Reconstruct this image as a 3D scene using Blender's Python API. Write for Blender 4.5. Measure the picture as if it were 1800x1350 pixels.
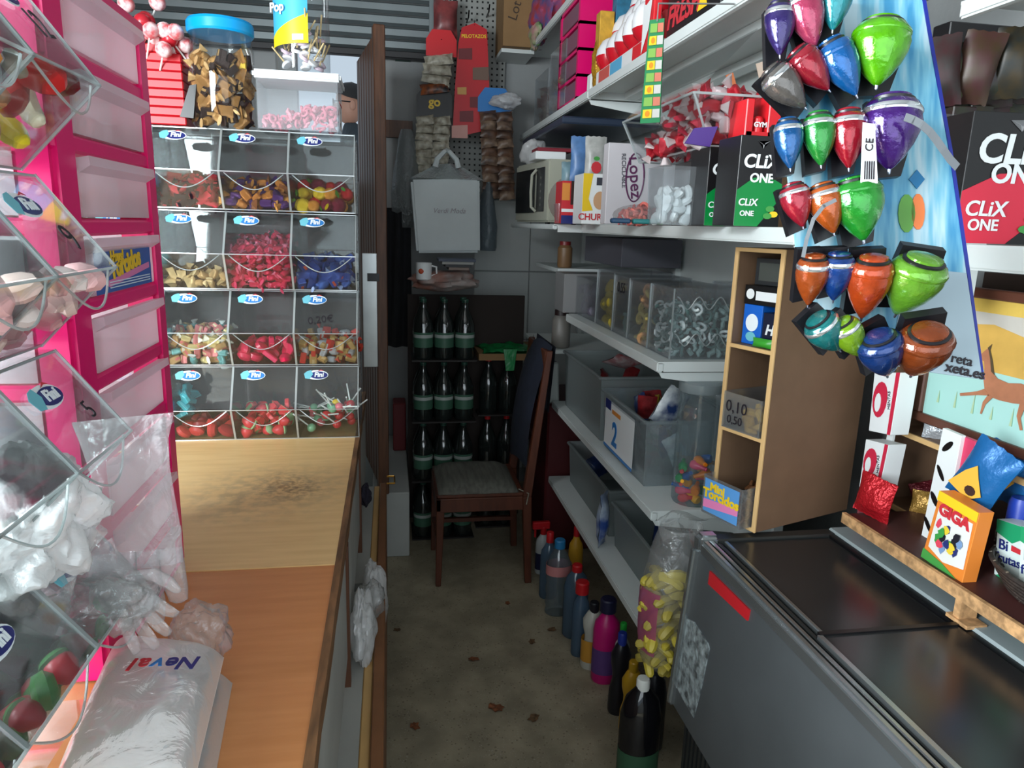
import bpy, bmesh, math, random
from mathutils import Vector, Matrix, Euler, noise
V = Vector
sc = bpy.context.scene
for o in list(bpy.data.objects): bpy.data.objects.remove(o)
C = sc.collection
random.seed(7)
R_ = random.Random(11)

# ---------------------------------------------------------------- camera
FPX, VPX, VPY, ROLL, CAMZ = 1250.0, 685.0, 390.0, .03, 1.63
_d = V((VPX-900, 675-VPY, -FPX)).normalized()
_e = V((VPX+1000-900, 675-VPY-1000*ROLL, -FPX))
_x = (_e-_e.dot(_d)*_d).normalized()
_z = _x.cross(_d)
RC = Matrix((_x, _d, _z))                       # camera space -> room space
CAM = V((0, 0, CAMZ))
cd = bpy.data.cameras.new('camera'); cam = bpy.data.objects.new('camera', cd); C.objects.link(cam)
cd.sensor_fit = 'HORIZONTAL'; cd.sensor_width = 36; cd.lens = 36*FPX/1800
cd.clip_start = .02; cd.clip_end = 60
cam.matrix_world = Matrix.Translation(CAM) @ RC.to_4x4()
sc.camera = cam
def AT(px, py, x=None, y=None, z=None):
    v = RC @ V((px-900, 675-py, -FPX))
    if x is not None: t = (x-CAM.x)/v.x
    elif y is not None: t = (y-CAM.y)/v.y
    else: t = (z-CAM.z)/v.z
    return CAM+v*t
def AD(px, py, d): return CAM+(RC @ V((px-900, 675-py, -FPX)))*(d/FPX)
def DEP(p): return -(RC.transposed() @ (V(p)-CAM)).z

# ---------------------------------------------------------------- light
w = bpy.data.worlds.new('daylight'); sc.world = w; w.use_nodes = True
bg = w.node_tree.nodes['Background']; bg.inputs[0].default_value = (.72, .86, 1, 1); bg.inputs[1].default_value = .75
def area(name, loc, tgt, sx, sy, power, col):
    l = bpy.data.lights.new(name, 'AREA'); l.shape = 'RECTANGLE'; l.size = sx; l.size_y = sy; l.energy = power; l.color = col
    o = bpy.data.objects.new(name, l); C.objects.link(o); o.location = loc
    o.rotation_euler = (V(tgt)-V(loc)).to_track_quat('-Z', 'Y').to_euler(); return o
area('shopfront_daylight', (.1, -1.25, 1.75), (.1, 1.6, 1.35), 2.6, 1.5, 30, (.86, .95, 1))
area('serving_window_daylight', (-1.6, .02, 1.8), (.75, 1.15, 1.45), 1.4, 1.4, 215, (.88, .96, 1))
vs = sc.view_settings; vs.view_transform = 'Standard'; vs.look = 'None'; vs.gamma = 1; vs.exposure = .0; vs.use_curve_mapping = False

# ---------------------------------------------------------------- materials
def S(r, g, b):
    f = lambda c: ((c/255+.055)/1.055)**2.4 if c > 10 else c/255/12.92
    return (f(r), f(g), f(b), 1)
_m = {}
def M(name, col=None, rough=.5, metal=0, nz=0, nscale=30, bump=0, bscale=80, coat=0, sub=0, trans=0, col2=None, stretch=None):
    if name in _m: return _m[name]
    m = bpy.data.materials.new(name); m.use_nodes = True; _m[name] = m
    n = m.node_tree.nodes; l = m.node_tree.links; b = n['Principled BSDF']
    b.inputs['Base Color'].default_value = col; b.inputs['Roughness'].default_value = rough; b.inputs['Metallic'].default_value = metal
    b.inputs['Coat Weight'].default_value = coat; b.inputs['Transmission Weight'].default_value = trans
    tc = n.new('ShaderNodeTexCoord'); src = tc.outputs['Object']
    if stretch:
        mp = n.new('ShaderNodeMapping'); mp.inputs['Scale'].default_value = stretch; l.new(src, mp.inputs[0]); src = mp.outputs[0]
    if nz or col2:
        t = n.new('ShaderNodeTexNoise'); t.inputs['Scale'].default_value = nscale; t.inputs['Detail'].default_value = 5; l.new(src, t.inputs['Vector'])
        r = n.new('ShaderNodeValToRGB'); r.color_ramp.elements[0].position = .35; r.color_ramp.elements[1].position = .65
        c0 = V(col[:3]); c2 = V(col2[:3]) if col2 else c0*(1-nz)
        r.color_ramp.elements[0].color = (*c2, 1); r.color_ramp.elements[1].color = (*c0, 1) if col2 else (*(c0*(1+nz*.5)), 1)
        l.new(t.outputs[0], r.inputs[0]); l.new(r.outputs[0], b.inputs['Base Color'])
    if bump:
        t = n.new('ShaderNodeTexNoise'); t.inputs['Scale'].default_value = bscale; t.inputs['Detail'].default_value = 3; l.new(src, t.inputs['Vector'])
        bp = n.new('ShaderNodeBump'); bp.inputs['Strength'].default_value = bump; bp.inputs['Distance'].default_value = .01
        l.new(t.outputs[0], bp.inputs['Height']); l.new(bp.outputs[0], b.inputs['Normal'])
    return m
def clear(name, tint=(.93, .96, .97), haze=.06, hazecol=(.8, .85, .88), rough=.04, gloss=.05, bump=0, bscale=40, gpow=.25):
    """see-through plastic: transparent + a little haze + mirror sheen rising at grazing angles"""
    if name in _m: return _m[name]
    m = bpy.data.materials.new(name); m.use_nodes = True; _m[name] = m
    n = m.node_tree.nodes; l = m.node_tree.links; n.remove(n['Principled BSDF']); out = n['Material Output']
    tr = n.new('ShaderNodeBsdfTransparent'); tr.inputs[0].default_value = (*tint, 1)
    df = n.new('ShaderNodeBsdfDiffuse'); df.inputs[0].default_value = (*hazecol, 1)
    tl = n.new('ShaderNodeBsdfTranslucent'); tl.inputs[0].default_value = (*hazecol, 1)
    dd = n.new('ShaderNodeMixShader'); dd.inputs[0].default_value = .5; l.new(df.outputs[0], dd.inputs[1]); l.new(tl.outputs[0], dd.inputs[2])
    gl = n.new('ShaderNodeBsdfGlossy'); gl.inputs['Roughness'].default_value = rough
    lw = n.new('ShaderNodeLayerWeight'); lw.inputs[0].default_value = gpow
    mr = n.new('ShaderNodeMapRange'); mr.inputs[3].default_value = gloss; mr.inputs[4].default_value = min(1, gloss+.4); l.new(lw.outputs['Fresnel'], mr.inputs[0])
    m1 = n.new('ShaderNodeMixShader'); m1.inputs[0].default_value = haze; l.new(tr.outputs[0], m1.inputs[1]); l.new(dd.outputs[0], m1.inputs[2])
    m2 = n.new('ShaderNodeMixShader'); l.new(mr.outputs[0], m2.inputs[0]); l.new(m1.outputs[0], m2.inputs[1]); l.new(gl.outputs[0], m2.inputs[2])
    if bump:
        tc = n.new('ShaderNodeTexCoord'); t = n.new('ShaderNodeTexNoise'); t.inputs['Scale'].default_value = bscale; t.inputs['Detail'].default_value = 4; t.inputs['Distortion'].default_value = 1
        l.new(tc.outputs['Object'], t.inputs['Vector'])
        bp = n.new('ShaderNodeBump'); bp.inputs['Strength'].default_value = bump; bp.inputs['Distance'].default_value = .02
        l.new(t.outputs[0], bp.inputs['Height'])
        for s in (df, gl, tl): l.new(bp.outputs[0], s.inputs['Normal'])
        l.new(bp.outputs[0], lw.inputs['Normal'])
    l.new(m2.outputs[0], out.inputs[0]); return m
ACR = lambda: clear('acrylic', tint=(.96, .98, .98), gloss=.03, haze=.010, hazecol=(.9, .95, .96))
EDGE = lambda: clear('acrylic_edge', tint=(.8, .86, .86), haze=.5, hazecol=(.85, .92, .92), gloss=.25, rough=.15)
FILM = lambda: clear('plastic_film', tint=(.97, .98, .98), haze=.16, hazecol=(.97, .98, .98), gloss=.05, rough=.14, bump=.35, bscale=34)
def col(name, r, g, b, rough=.5, **k): return M(name, S(r, g, b), rough, **k)
WHITE = lambda: col('white_print', 235, 238, 238, .45)
BLACK = lambda: col('black_plastic', 14, 14, 16, .35)

# ---------------------------------------------------------------- mesh builder
class MB:
    def __init__(s): s.v = []; s.f = []; s.mi = []; s.T = Matrix.Identity(4); s.m = 0
    def add(s, vs, fs):
        k = len(s.v); s.v += [s.T @ V(p) for p in vs]; s.f += [tuple(k+i for i in f) for f in fs]; s.mi += [s.m]*len(fs); return s
    def box(s, x0, y0, z0, x1, y1, z1):
        x0, x1 = sorted((x0, x1)); y0, y1 = sorted((y0, y1)); z0, z1 = sorted((z0, z1))
        return s.add([(x0,y0,z0),(x1,y0,z0),(x1,y1,z0),(x0,y1,z0),(x0,y0,z1),(x1,y0,z1),(x1,y1,z1),(x0,y1,z1)],
              [(0,3,2,1),(4,5,6,7),(0,1,5,4),(1,2,6,5),(2,3,7,6),(3,0,4,7)])
    def hexa(s, p):                              # eight corners, bottom four then top four
        return s.add(p, [(0,3,2,1),(4,5,6,7),(0,1,5,4),(1,2,6,5),(2,3,7,6),(3,0,4,7)])
    def prism(s, poly, vec):                     # planar polygon pushed along vec
        vec = V(vec); n = len(poly); a = [V(p) for p in poly]
        return s.add(a+[p+vec for p in a], [tuple(range(n))[::-1], tuple(range(n, 2*n))]+[(i,(i+1)%n,n+(i+1)%n,n+i) for i in range(n)])
    def lathe(s, prof, n=20, c=(0,0,0), sx=1, sy=1):
        c = V(c); vs = []; fs = []; m = len(prof)
        for r, z in prof:
            for i in range(n):
                a = 2*math.pi*i/n; vs.append(c+V((r*math.cos(a)*sx, r*math.sin(a)*sy, z)))
        for j in range(m-1):
            for i in range(n): fs.append((j*n+i, j*n+(i+1)%n, (j+1)*n+(i+1)%n, (j+1)*n+i))
        if prof[0][0] > 1e-5: fs.append(tuple(range(n))[::-1])
        if prof[-1][0] > 1e-5: fs.append(tuple(range((m-1)*n, m*n)))
        return s.add(vs, fs)
    def tube(s, pts, r, n=8):
        pts = [V(p) for p in pts]; vs = []; fs = []; m = len(pts)
        rr = r if isinstance(r, (list, tuple)) else [r]*m
        u = None
        for i, p in enumerate(pts):
            t = (pts[min(i+1, m-1)]-pts[max(i-1, 0)]).normalized()
            if u is None: u = t.orthogonal().normalized()
            u = (u-u.dot(t)*t).normalized(); w_ = t.cross(u)
            for k in range(n):
                a = 2*math.pi*k/n; vs.append(p+(u*math.cos(a)+w_*math.sin(a))*rr[i])
        for j in range(m-1):
            for i in range(n): fs.append((j*n+i, j*n+(i+1)%n, (j+1)*n+(i+1)%n, (j+1)*n+i))
        fs.append(tuple(range(n))[::-1]); fs.append(tuple(range((m-1)*n, m*n)))
        return s.add(vs, fs)
    def bar(s, a, b, w_, h, up=(0,0,1)):
        a, b = V(a), V(b); t = (b-a).normalized(); u = V(up); u = (u-u.dot(t)*t).normalized(); q = t.cross(u)*(w_/2); u = u*(h/2)
        return s.hexa([a-q-u, a+q-u, b+q-u, b-q-u, a-q+u, a+q+u, b+q+u, b-q+u])
    def ell(s, c, rx, ry, rz, n=12, m=8):
        return s.lathe([(math.sin(math.pi*j/m)*1.0, -math.cos(math.pi*j/m)*rz) for j in range(m+1)], n, c, rx, ry)
    def grid(s, fn, nx, ny, close=False):        # fn(u,v) -> point
        vs = [fn(i/nx, j/ny) for j in range(ny+1) for i in range(nx+1)]
        fs = [(j*(nx+1)+i, j*(nx+1)+i+1, (j+1)*(nx+1)+i+1, (j+1)*(nx+1)+i) for j in range(ny) for i in range(nx)]
        return s.add(vs, fs)
    def pouch(s, w_, h, t, nx=8, ny=8, crumple=.0, seed=0, crimp=.09, zig=True):
        """sealed bag lying in x/z, bulging in y; origin at its middle"""
        def fn(sg):
            def f(u, v):
                a = (2*u-1); b = (2*v-1); e = max(0, 1-abs(a)**3); g = 0 if abs(b) > 1-crimp*2 else (1-(abs(b)/(1-crimp*2))**2.2)
                y = sg*t/2*(e**.7)*(g**.6 if g > 0 else 0)
                x = a*w_/2*(1-.06*g); z = b*h/2
                if zig and abs(b) > .99: z += (.012*h if (int(u*nx+.5) % 2) else -.004*h)
                nn = noise.noise(V((x*25+seed, z*25, sg*3+seed)))*crumple
                return V((x+nn*.3, y+nn*sg+.0006*sg, z+nn*.3))
            return f
        s.grid(fn(-1), nx, ny)
        k = len(s.f); s.grid(fn(1), nx, ny)
        for i in range(k, len(s.f)): s.f[i] = s.f[i][::-1]
        return s
    def mesh(s, name, mats, off=V((0,0,0)), bevel=0, smooth=None, seg=1):
        me = bpy.data.meshes.new(name); me.from_pydata([tuple(p-off) for p in s.v], [], s.f)
        for m in (mats if isinstance(mats, (list, tuple)) else [mats]): me.materials.append(m)
        if len(set(s.mi)) > 1: me.polygons.foreach_set('material_index', s.mi)
        b = bmesh.new(); b.from_mesh(me); bmesh.ops.recalc_face_normals(b, faces=b.faces)
        if bevel: bmesh.ops.bevel(b, geom=[e for e in b.edges if len(e.link_faces) == 2 and e.calc_face_angle(0) > .5], offset=bevel, segments=seg, affect='EDGES', clamp_overlap=True)
        b.to_mesh(me); b.free()
        if smooth:
            me.polygons.foreach_set('use_smooth', [True]*len(me.polygons)); me.set_sharp_from_angle(angle=smooth if smooth is not True else .7)
        me.update(); return me
def link(o, parent=None, label=None, cat=None, group=None, kind=None):
    C.objects.link(o)
    if parent: o.parent = parent
    tag(o, label, cat, group, kind); return o
def tag(o, label=None, cat=None, group=None, kind=None):
    if label: o['label'] = label
    if cat: o['category'] = cat
    if group: o['group'] = group
    if kind: o['kind'] = kind
    return o
def thing(name, label, cat, loc, group=None):
    o = bpy.data.objects.new(name, None); o.location = loc; o.empty_display_size = .02
    return link(o, None, label, cat, group)
def base(p):
    while p.parent: p = p.parent
    return p.location
def part(name, mb, mat, root, bevel=0, smooth=None, label=None, seg=1, kind=None):
    """mb is in room coordinates"""
    o = bpy.data.objects.new(name, mb.mesh(name, mat, base(root), bevel, smooth, seg)); return link(o, root, label, None, None, kind)
def solo(name, mb, mat, label, cat, group=None, bevel=0, smooth=None, seg=1, kind=None):
    c = V((0,0,0))
    if mb.v:
        xs = [p.x for p in mb.v]; ys = [p.y for p in mb.v]; zs = [p.z for p in mb.v]
        c = V(((min(xs)+max(xs))/2, (min(ys)+max(ys))/2, min(zs)))
    o = bpy.data.objects.new(name, mb.mesh(name, mat, c, bevel, smooth, seg)); o.location = c
    return link(o, None, label, cat, group, kind)
def struct(name, mb, mat, bevel=0): return solo(name, mb, mat, None, None, None, bevel, kind='structure')
def frame(o, r, u):
    r = V(r).normalized(); u = V(u); u = (u-u.dot(r)*r).normalized(); n = r.cross(u)
    m = Matrix((r, u, n)).transposed().to_4x4(); m.translation = V(o); return m
_tc = {}
def text(s, mat, root, F, size, bold=0, shear=0, width=1, depth=.0006, lift=.001, name='lettering', align='CENTER', label=None):
    """flat lettering in the x/y plane of frame F"""
    key = (s, round(size, 5), round(bold, 4), shear, depth, align)
    if key not in _tc:
        cu = bpy.data.curves.new('t', 'FONT'); cu.body = s; cu.size = size; cu.align_x = align; cu.align_y = 'CENTER'
        cu.extrude = depth; cu.offset = bold*size; cu.shear = shear; cu.resolution_u = 4
        ob = bpy.data.objects.new('t', cu); C.objects.link(ob); bpy.context.view_layer.update()
        me0 = bpy.data.meshes.new_from_object(ob.evaluated_get(bpy.context.evaluated_depsgraph_get()))
        _tc[key] = ([v.co.copy() for v in me0.vertices], [tuple(p.vertices) for p in me0.polygons])
        bpy.data.objects.remove(ob); bpy.data.curves.remove(cu); bpy.data.meshes.remove(me0)
    vs, fs = _tc[key]; mb = MB(); mb.T = F @ Matrix.Translation((0, 0, lift)) @ Matrix.Diagonal((width, 1, 1, 1)); mb.add(vs, fs)
    me = bpy.data.meshes.new(name); b = base(root); me.from_pydata([tuple(p-b) for p in mb.v], [], mb.f); me.materials.append(mat)
    o = bpy.data.objects.new(name, me); return link(o, root, label)
def decal(name, root, mat, F, poly, lift=.0005, th=.0006, label=None):
    mb = MB(); mb.T = F; mb.prism([(x, y, lift) for x, y in poly], (0, 0, th)); return part(name, mb, mat, root, label=label)
def rect(x0, y0, x1, y1): return [(x0,y0),(x1,y0),(x1,y1),(x0,y1)]
def oval(cx, cy, rx, ry, n=20): return [(cx+rx*math.cos(2*math.pi*i/n), cy+ry*math.sin(2*math.pi*i/n)) for i in range(n)]
def xf(loc, rx=0, ry=0, rz=0, sc_=1): return Matrix.LocRotScale(V(loc), Euler((rx, ry, rz)), V((sc_,)*3) if not isinstance(sc_, tuple) else V(sc_))

# ---------------------------------------------------------------- small sweets: meshes shared by copies
def sweet(kind, mats, key):
    mb = MB()
    if kind == 'wrapped':
        mb.lathe([(0,-.5),(.3,-.44),(.36,-.2),(.36,.2),(.3,.44),(0,.5)], 8)
        mb.m = 1
        for sg in (-1, 1):
            mb.lathe([(.1,.42*sg),(.26,.72*sg),(.42,.95*sg)], 7, sx=1, sy=.35)
        return mb.mesh(key, mats, smooth=.9)
    if kind == 'block':
        mb.box(-.5,-.34,-.26,.5,.34,.26); mb.m = 1
        mb.box(-.52,-.18,-.28,.1,.18,.28)
        return mb.mesh(key, mats, bevel=.07)
    if kind == 'pack':
        mb.pouch(.95, 1.35, .42, 4, 6, .05, 3); return mb.mesh(key, mats, smooth=.8)
    if kind == 'ball':
        mb.lathe([(0,-.5),(.3,-.42),(.47,-.15),(.48,.12),(.34,.4),(.12,.5),(0,.5)], 10); mb.m = 1
        mb.lathe([(.05,.46),(.22,.62),(.3,.7)], 6, sx=1, sy=.4)
        return mb.mesh(key, mats, smooth=True)
    if kind == 'gummy':
        mb.lathe([(0,-.3),(.32,-.26),(.5,-.05),(.45,.2),(.2,.3),(0,.3)], 10, sx=1.15, sy=.8); return mb.mesh(key, mats, smooth=True)
    if kind == 'bean':
        mb.tube([(-.5,0,-.1),(-.42,0,.02),(-.2,0,.1),(.1,0,.12),(.36,0,.03),(.46,0,-.12)], [.08,.2,.26,.26,.2,.07], 8); return mb.mesh(key, mats, smooth=True)
    if kind == 'berry':
        mb.lathe([(0,-.55),(.2,-.45),(.42,-.1),(.44,.15),(.3,.34)], 10); mb.m = 1
        mb.lathe([(.36,.24),(.44,.32),(.3,.46),(0,.5)], 10); return mb.mesh(key, mats, smooth=True)
    if kind == 'wedge':
        mb.prism([(-.5,-.16,0),(.5,-.16,0),(.42,-.16,.35),(0,-.16,.62),(-.42,-.16,.35)], (0,.32,0)); mb.m = 1
        mb.box(-.53,-.17,-.12,.53,.17,.0); return mb.mesh(key, mats, bevel=.05)
    if kind == 'banana':
        mb.tube([(-.6,0,-.12),(-.5,0,-.05),(-.2,0,.08),(.2,0,.08),(.5,0,-.05),(.6,0,-.12)], [.10,.19,.22,.22,.19,.10], 7); return mb.mesh(key, mats, smooth=True)
    if kind == 'swirl':
        mb.tube([(.5*math.cos(a)*(1-.08*a), .5*math.sin(a)*(1-.08*a), .05*a) for a in [i*.55 for i in range(14)]], .13, 6); return mb.mesh(key, mats, smooth=True)
    if kind == 'lozenge':
        mb.ell((0,0,0), .5, .5, .3, 12, 8); return mb.mesh(key, mats, smooth=True)
    if kind == 'chip':
        mb.tube([(-.5,0,0),(-.15,.05,.12),(.15,-.05,-.06),(.5,0,.08)], [.12,.22,.22,.1], 6); return mb.mesh(key, mats, smooth=True)
def foil(name, r, g, b, rough=.22): return M(name, S(r, g, b), rough, .45, bump=.5, bscale=120)
def scatter(name, label, cat, group, meshes, pts, size, rnd, flat=False):
    for p in pts:
        o = bpy.data.objects.new(name, rnd.choice(meshes)); s = size*rnd.uniform(.85, 1.15); o.location = p; o.scale = (s,)*3
        o.rotation_euler = (rnd.uniform(-.5, .5), rnd.uniform(-.5, .5), rnd.uniform(0, 6.3)) if flat else (rnd.uniform(0, 6.3), rnd.uniform(0, 6.3), rnd.uniform(0, 6.3))
        link(o, None, label, cat, group)
def pile(x0, y0, z0, x1, y1, top, step, rnd, keep=1, skin=False):
    """points of a heap: top(x,y) is its height; skin keeps only what can show"""
    pts = []; nz = 0; z = z0+step*.5; k = 0
    while z < z0+1:
        any_ = False; y = y0+step*.5
        while y < y1-step*.35:
            x = x0+step*(.5 if k % 2 == 0 else .75)
            while x < x1-step*.35:
                if z < z0+top(x, y):
                    any_ = True
                    vis = not skin or z > z0+top(x, y)-step*1.5 or y < y0+step*1.2 or x < x0+step*1.2 or x > x1-step*1.3
                    if rnd.random() < keep and vis: pts.append(V((x+rnd.uniform(-.2, .2)*step, y+rnd.uniform(-.2, .2)*step, z+rnd.uniform(-.15, .15)*step)))
                x += step
            y += step
        if not any_: break
        z += step*.72; k += 1
    return pts
# ================================================================ the room
def floor_mat():
    m = M('terrazzo', S(150, 140, 118), .5, nz=.25, nscale=9)
    n = m.node_tree.nodes; l = m.node_tree.links; b = n['Principled BSDF']
    tc = n['Texture Coordinate']; src = b.inputs['Base Color'].links[0].from_socket
    for sc_, th, c in ((60, .30, (.10, .07, .04, 1)), (110, .26, (.45, .42, .36, 1))):
        v = n.new('ShaderNodeTexVoronoi'); v.inputs['Scale'].default_value = sc_; l.new(tc.outputs['Object'], v.inputs['Vector'])
        nz = n.new('ShaderNodeTexNoise'); nz.inputs['Scale'].default_value = 14; l.new(tc.outputs['Object'], nz.inputs['Vector'])
        lt = n.new('ShaderNodeMath'); lt.operation = 'LESS_THAN'; l.new(v.outputs['Distance'], lt.inputs[0])
        mu = n.new('ShaderNodeMath'); mu.operation = 'MULTIPLY'; l.new(nz.outputs[0], mu.inputs[0]); mu.inputs[1].default_value = th*1.2; l.new(mu.outputs[0], lt.inputs[1])
        fa = n.new('ShaderNodeMath'); fa.operation = 'MULTIPLY'; l.new(lt.outputs[0], fa.inputs[0]); fa.inputs[1].default_value = .55
        mx = n.new('ShaderNodeMixRGB'); l.new(fa.outputs[0], mx.inputs[0]); l.new(src, mx.inputs[1]); mx.inputs[2].default_value = c; src = mx.outputs[0]
    l.new(src, b.inputs['Base Color']); return m
PL = M('wall_plaster', S(156, 158, 158), .8, nz=.06, nscale=6, bump=.1, bscale=60)
struct('floor', MB().box(-1.75, -1.6, -.06, 1.6, 4.4, 0), floor_mat())
struct('ceiling', MB().box(-1.75, -1.6, 3.1, 1.6, 4.4, 3.16), col('ceiling_paint', 150, 150, 147, .9))
wb = MB(); OX0, OX1, OZ0, OZ1 = -.50, -.12, 1.85, 2.56
wb.box(-1.75, 4.32, 0, OX0, 4.42, 3.1).box(OX1, 4.32, 0, 1.6, 4.42, 3.1).box(OX0, 4.32, 0, OX1, 4.42, OZ0).box(OX0, 4.32, OZ1, OX1, 4.42, 3.1)
wall_back = struct('wall_back', wb, PL)
wl = MB(); wl.box(-1.75, -1.6, 0, -1.65, -.75, 3.1).box(-1.75, .8, 0, -1.65, 4.32, 3.1).box(-1.75, -.75, 0, -1.65, .8, .95).box(-1.75, -.75, 2.6, -1.65, .8, 3.1)
struct('wall_left', wl, PL)
wf = MB(); wf.box(-1.75, -1.66, 0, -1.3, -1.6, 3.1).box(1.5, -1.66, 0, 1.6, -1.6, 3.1).box(-1.3, -1.66, 2.6, 1.5, -1.6, 3.1).box(-1.3, -1.66, 0, 1.5, -1.6, .9)
struct('wall_front', wf, PL)
struct('wall_right', MB().box(1.5, -1.6, 0, 1.6, 4.32, 3.1), PL)
PNL = M('wall_panel_white', S(196, 200, 198), .55, nz=.04, nscale=5)
pm = None
for i in range(3):
    for j in range(4):
        x0 = .50+i*.34; z0 = .10+j*.42
        o = bpy.data.objects.new('panel', pm or MB().box(0, 0, 0, .335, .012, .414).mesh('panel', PNL, bevel=.003)); pm = o.data
        o.location = V((x0, 4.307, z0))-wall_back.location; link(o, wall_back)
# the street outside the hatch lies higher than the shop floor
struct('outside_pavement', MB().box(-2.2, 4.43, .60, 1.6, 7, .735), col('pavement_stone', 150, 148, 140, .9))

# dry leaves on the floor
LEAF = [M('dry_leaf_a', S(120, 70, 40), .8, nz=.4, nscale=90), M('dry_leaf_b', S(100, 74, 48), .8, nz=.4, nscale=90)]
def leafmesh(k):
    r = random.Random(k); n = 12; mb = MB(); vs = [V((0, 0, .004))]
    for i in range(n):
        a = 2*math.pi*i/n; q = (1 if i % 2 else .72)*(1+.3*math.cos(a))*r.uniform(.85, 1.1)
        vs.append(V((.026*q*math.cos(a), .018*q*math.sin(a), .002+.006*r.random())))
    mb.add(vs, [(0, i+1, (i+1) % n+1) for i in range(n)]); mb.add([v-V((0,0,.0012)) for v in vs], [(0, (i+1) % n+1, i+1) for i in range(n)])
    return mb.mesh('leaf', LEAF[k % 2])
lv = [(830,1160,'beside the middle of the aisle'),(935,1130,'left of the bottle row, nearest the spray bottle'),(875,1246,'in the middle of the near aisle, the reddest'),(940,1262,'just right of the reddest leaf'),(728,1276,'near the counter drawers'),(968,1108,'touching the bottle row'),(892,1062,'in front of the right chair leg'),(700,1108,'close to the counter, far end')]
for k, (px, py, wh) in enumerate(lv):
    o = bpy.data.objects.new('dry_leaf', leafmesh(k)); o.location = AT(px, py, z=0); o.rotation_euler = (0, 0, k*1.3); s = (.9, .8, 1.25, 1, .9, .8, .7, .7)[k]; o.scale = (s,)*3
    link(o, None, 'dry brown leaf on the floor '+wh, 'leaf', 'dry leaves on the floor')

# roller shutter above the hatch
SH = M('shutter_metal', S(132, 140, 142), .4, .6, nz=.12, nscale=3)
rs = thing('roller_shutter', 'grey metal roller shutter with horizontal slats above the hatch', 'shutter', (-.6, 4.25, 2.55))
for i in range(9):
    z = 2.545+i*.062; mb = MB()
    mb.prism([(-1.45,4.26,z),(-1.45,4.235,z+.012),(-1.45,4.235,z+.044),(-1.45,4.26,z+.056)], (1.67, 0, 0)); part('slat', mb, SH, rs)
part('bottom_bar', MB().box(-1.45, 4.225, 2.505, .22, 4.275, 2.54), col('shutter_dark', 40, 38, 40, .5), rs, bevel=.004)
part('guide_rail', MB().box(.22, 4.21, 2.3, .245, 4.30, 3.08), SH, rs)

# brown planked door, standing open along the aisle
BW = M('brown_wood', S(96, 60, 38), .45, nz=.35, nscale=8, stretch=(8, 8, .8))
dr = thing('door_1', 'brown wooden planked door standing open at the end of the counter', 'door', (-.02, 3.3, .36))
P0, P1 = V((-.012, 3.30, 0)), V((-.120, 3.95, 0)); dv = (P1-P0); dn = V((dv.y, -dv.x, 0)).normalized()
for i in range(7):
    a = P0+dv*(.09+.91*i/7); b = P0+dv*(.09+.91*(i+1)/7-.006)
    mb = MB(); mb.hexa([a-dn*.04+V((0,0,.36)), a+V((0,0,.36)), b+V((0,0,.36)), b-dn*.04+V((0,0,.36)), a-dn*.04+V((0,0,2.42)), a+V((0,0,2.42)), b+V((0,0,2.42)), b-dn*.04+V((0,0,2.42))])
    part('plank', mb, BW, dr, bevel=.008)
a, b = P0, P0+dv*.085
mb = MB(); mb.hexa([a-dn*.05+V((0,0,.34)), a+V((0,0,.34)), b+V((0,0,.34)), b-dn*.05+V((0,0,.34)), a-dn*.05+V((0,0,2.44)), a+V((0,0,2.44)), b+V((0,0,2.44)), b-dn*.05+V((0,0,2.44))])
part('edge_stile', mb, BW, dr, bevel=.004)
lp = MB(); q = AT(650, 445, y=3.24); q2 = AT(650, 645, y=3.24)
lp.box(q.x-.034, 3.235, q2.z, q.x+.03, 3.242, q.z)
plate = part('lock_plate', lp, M('brushed_steel', S(200, 205, 205), .3, .7, nz=.15, nscale=6), dr, bevel=.002, label='pale metal lock plate')
zc = q.z*.8+q2.z*.2
part('keyhole', MB().box(q.x-.012, 3.228, zc-.02, q.x+.04, 3.236, zc+.015), BLACK(), plate)

solo('white_step', MB().box(-.095, 3.32, 0, .085, 4.30, .338), M('step_white', S(170, 172, 168), .7, nz=.08, nscale=5), 'low white plastered step under the open brown door', 'step', bevel=.004)
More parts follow.
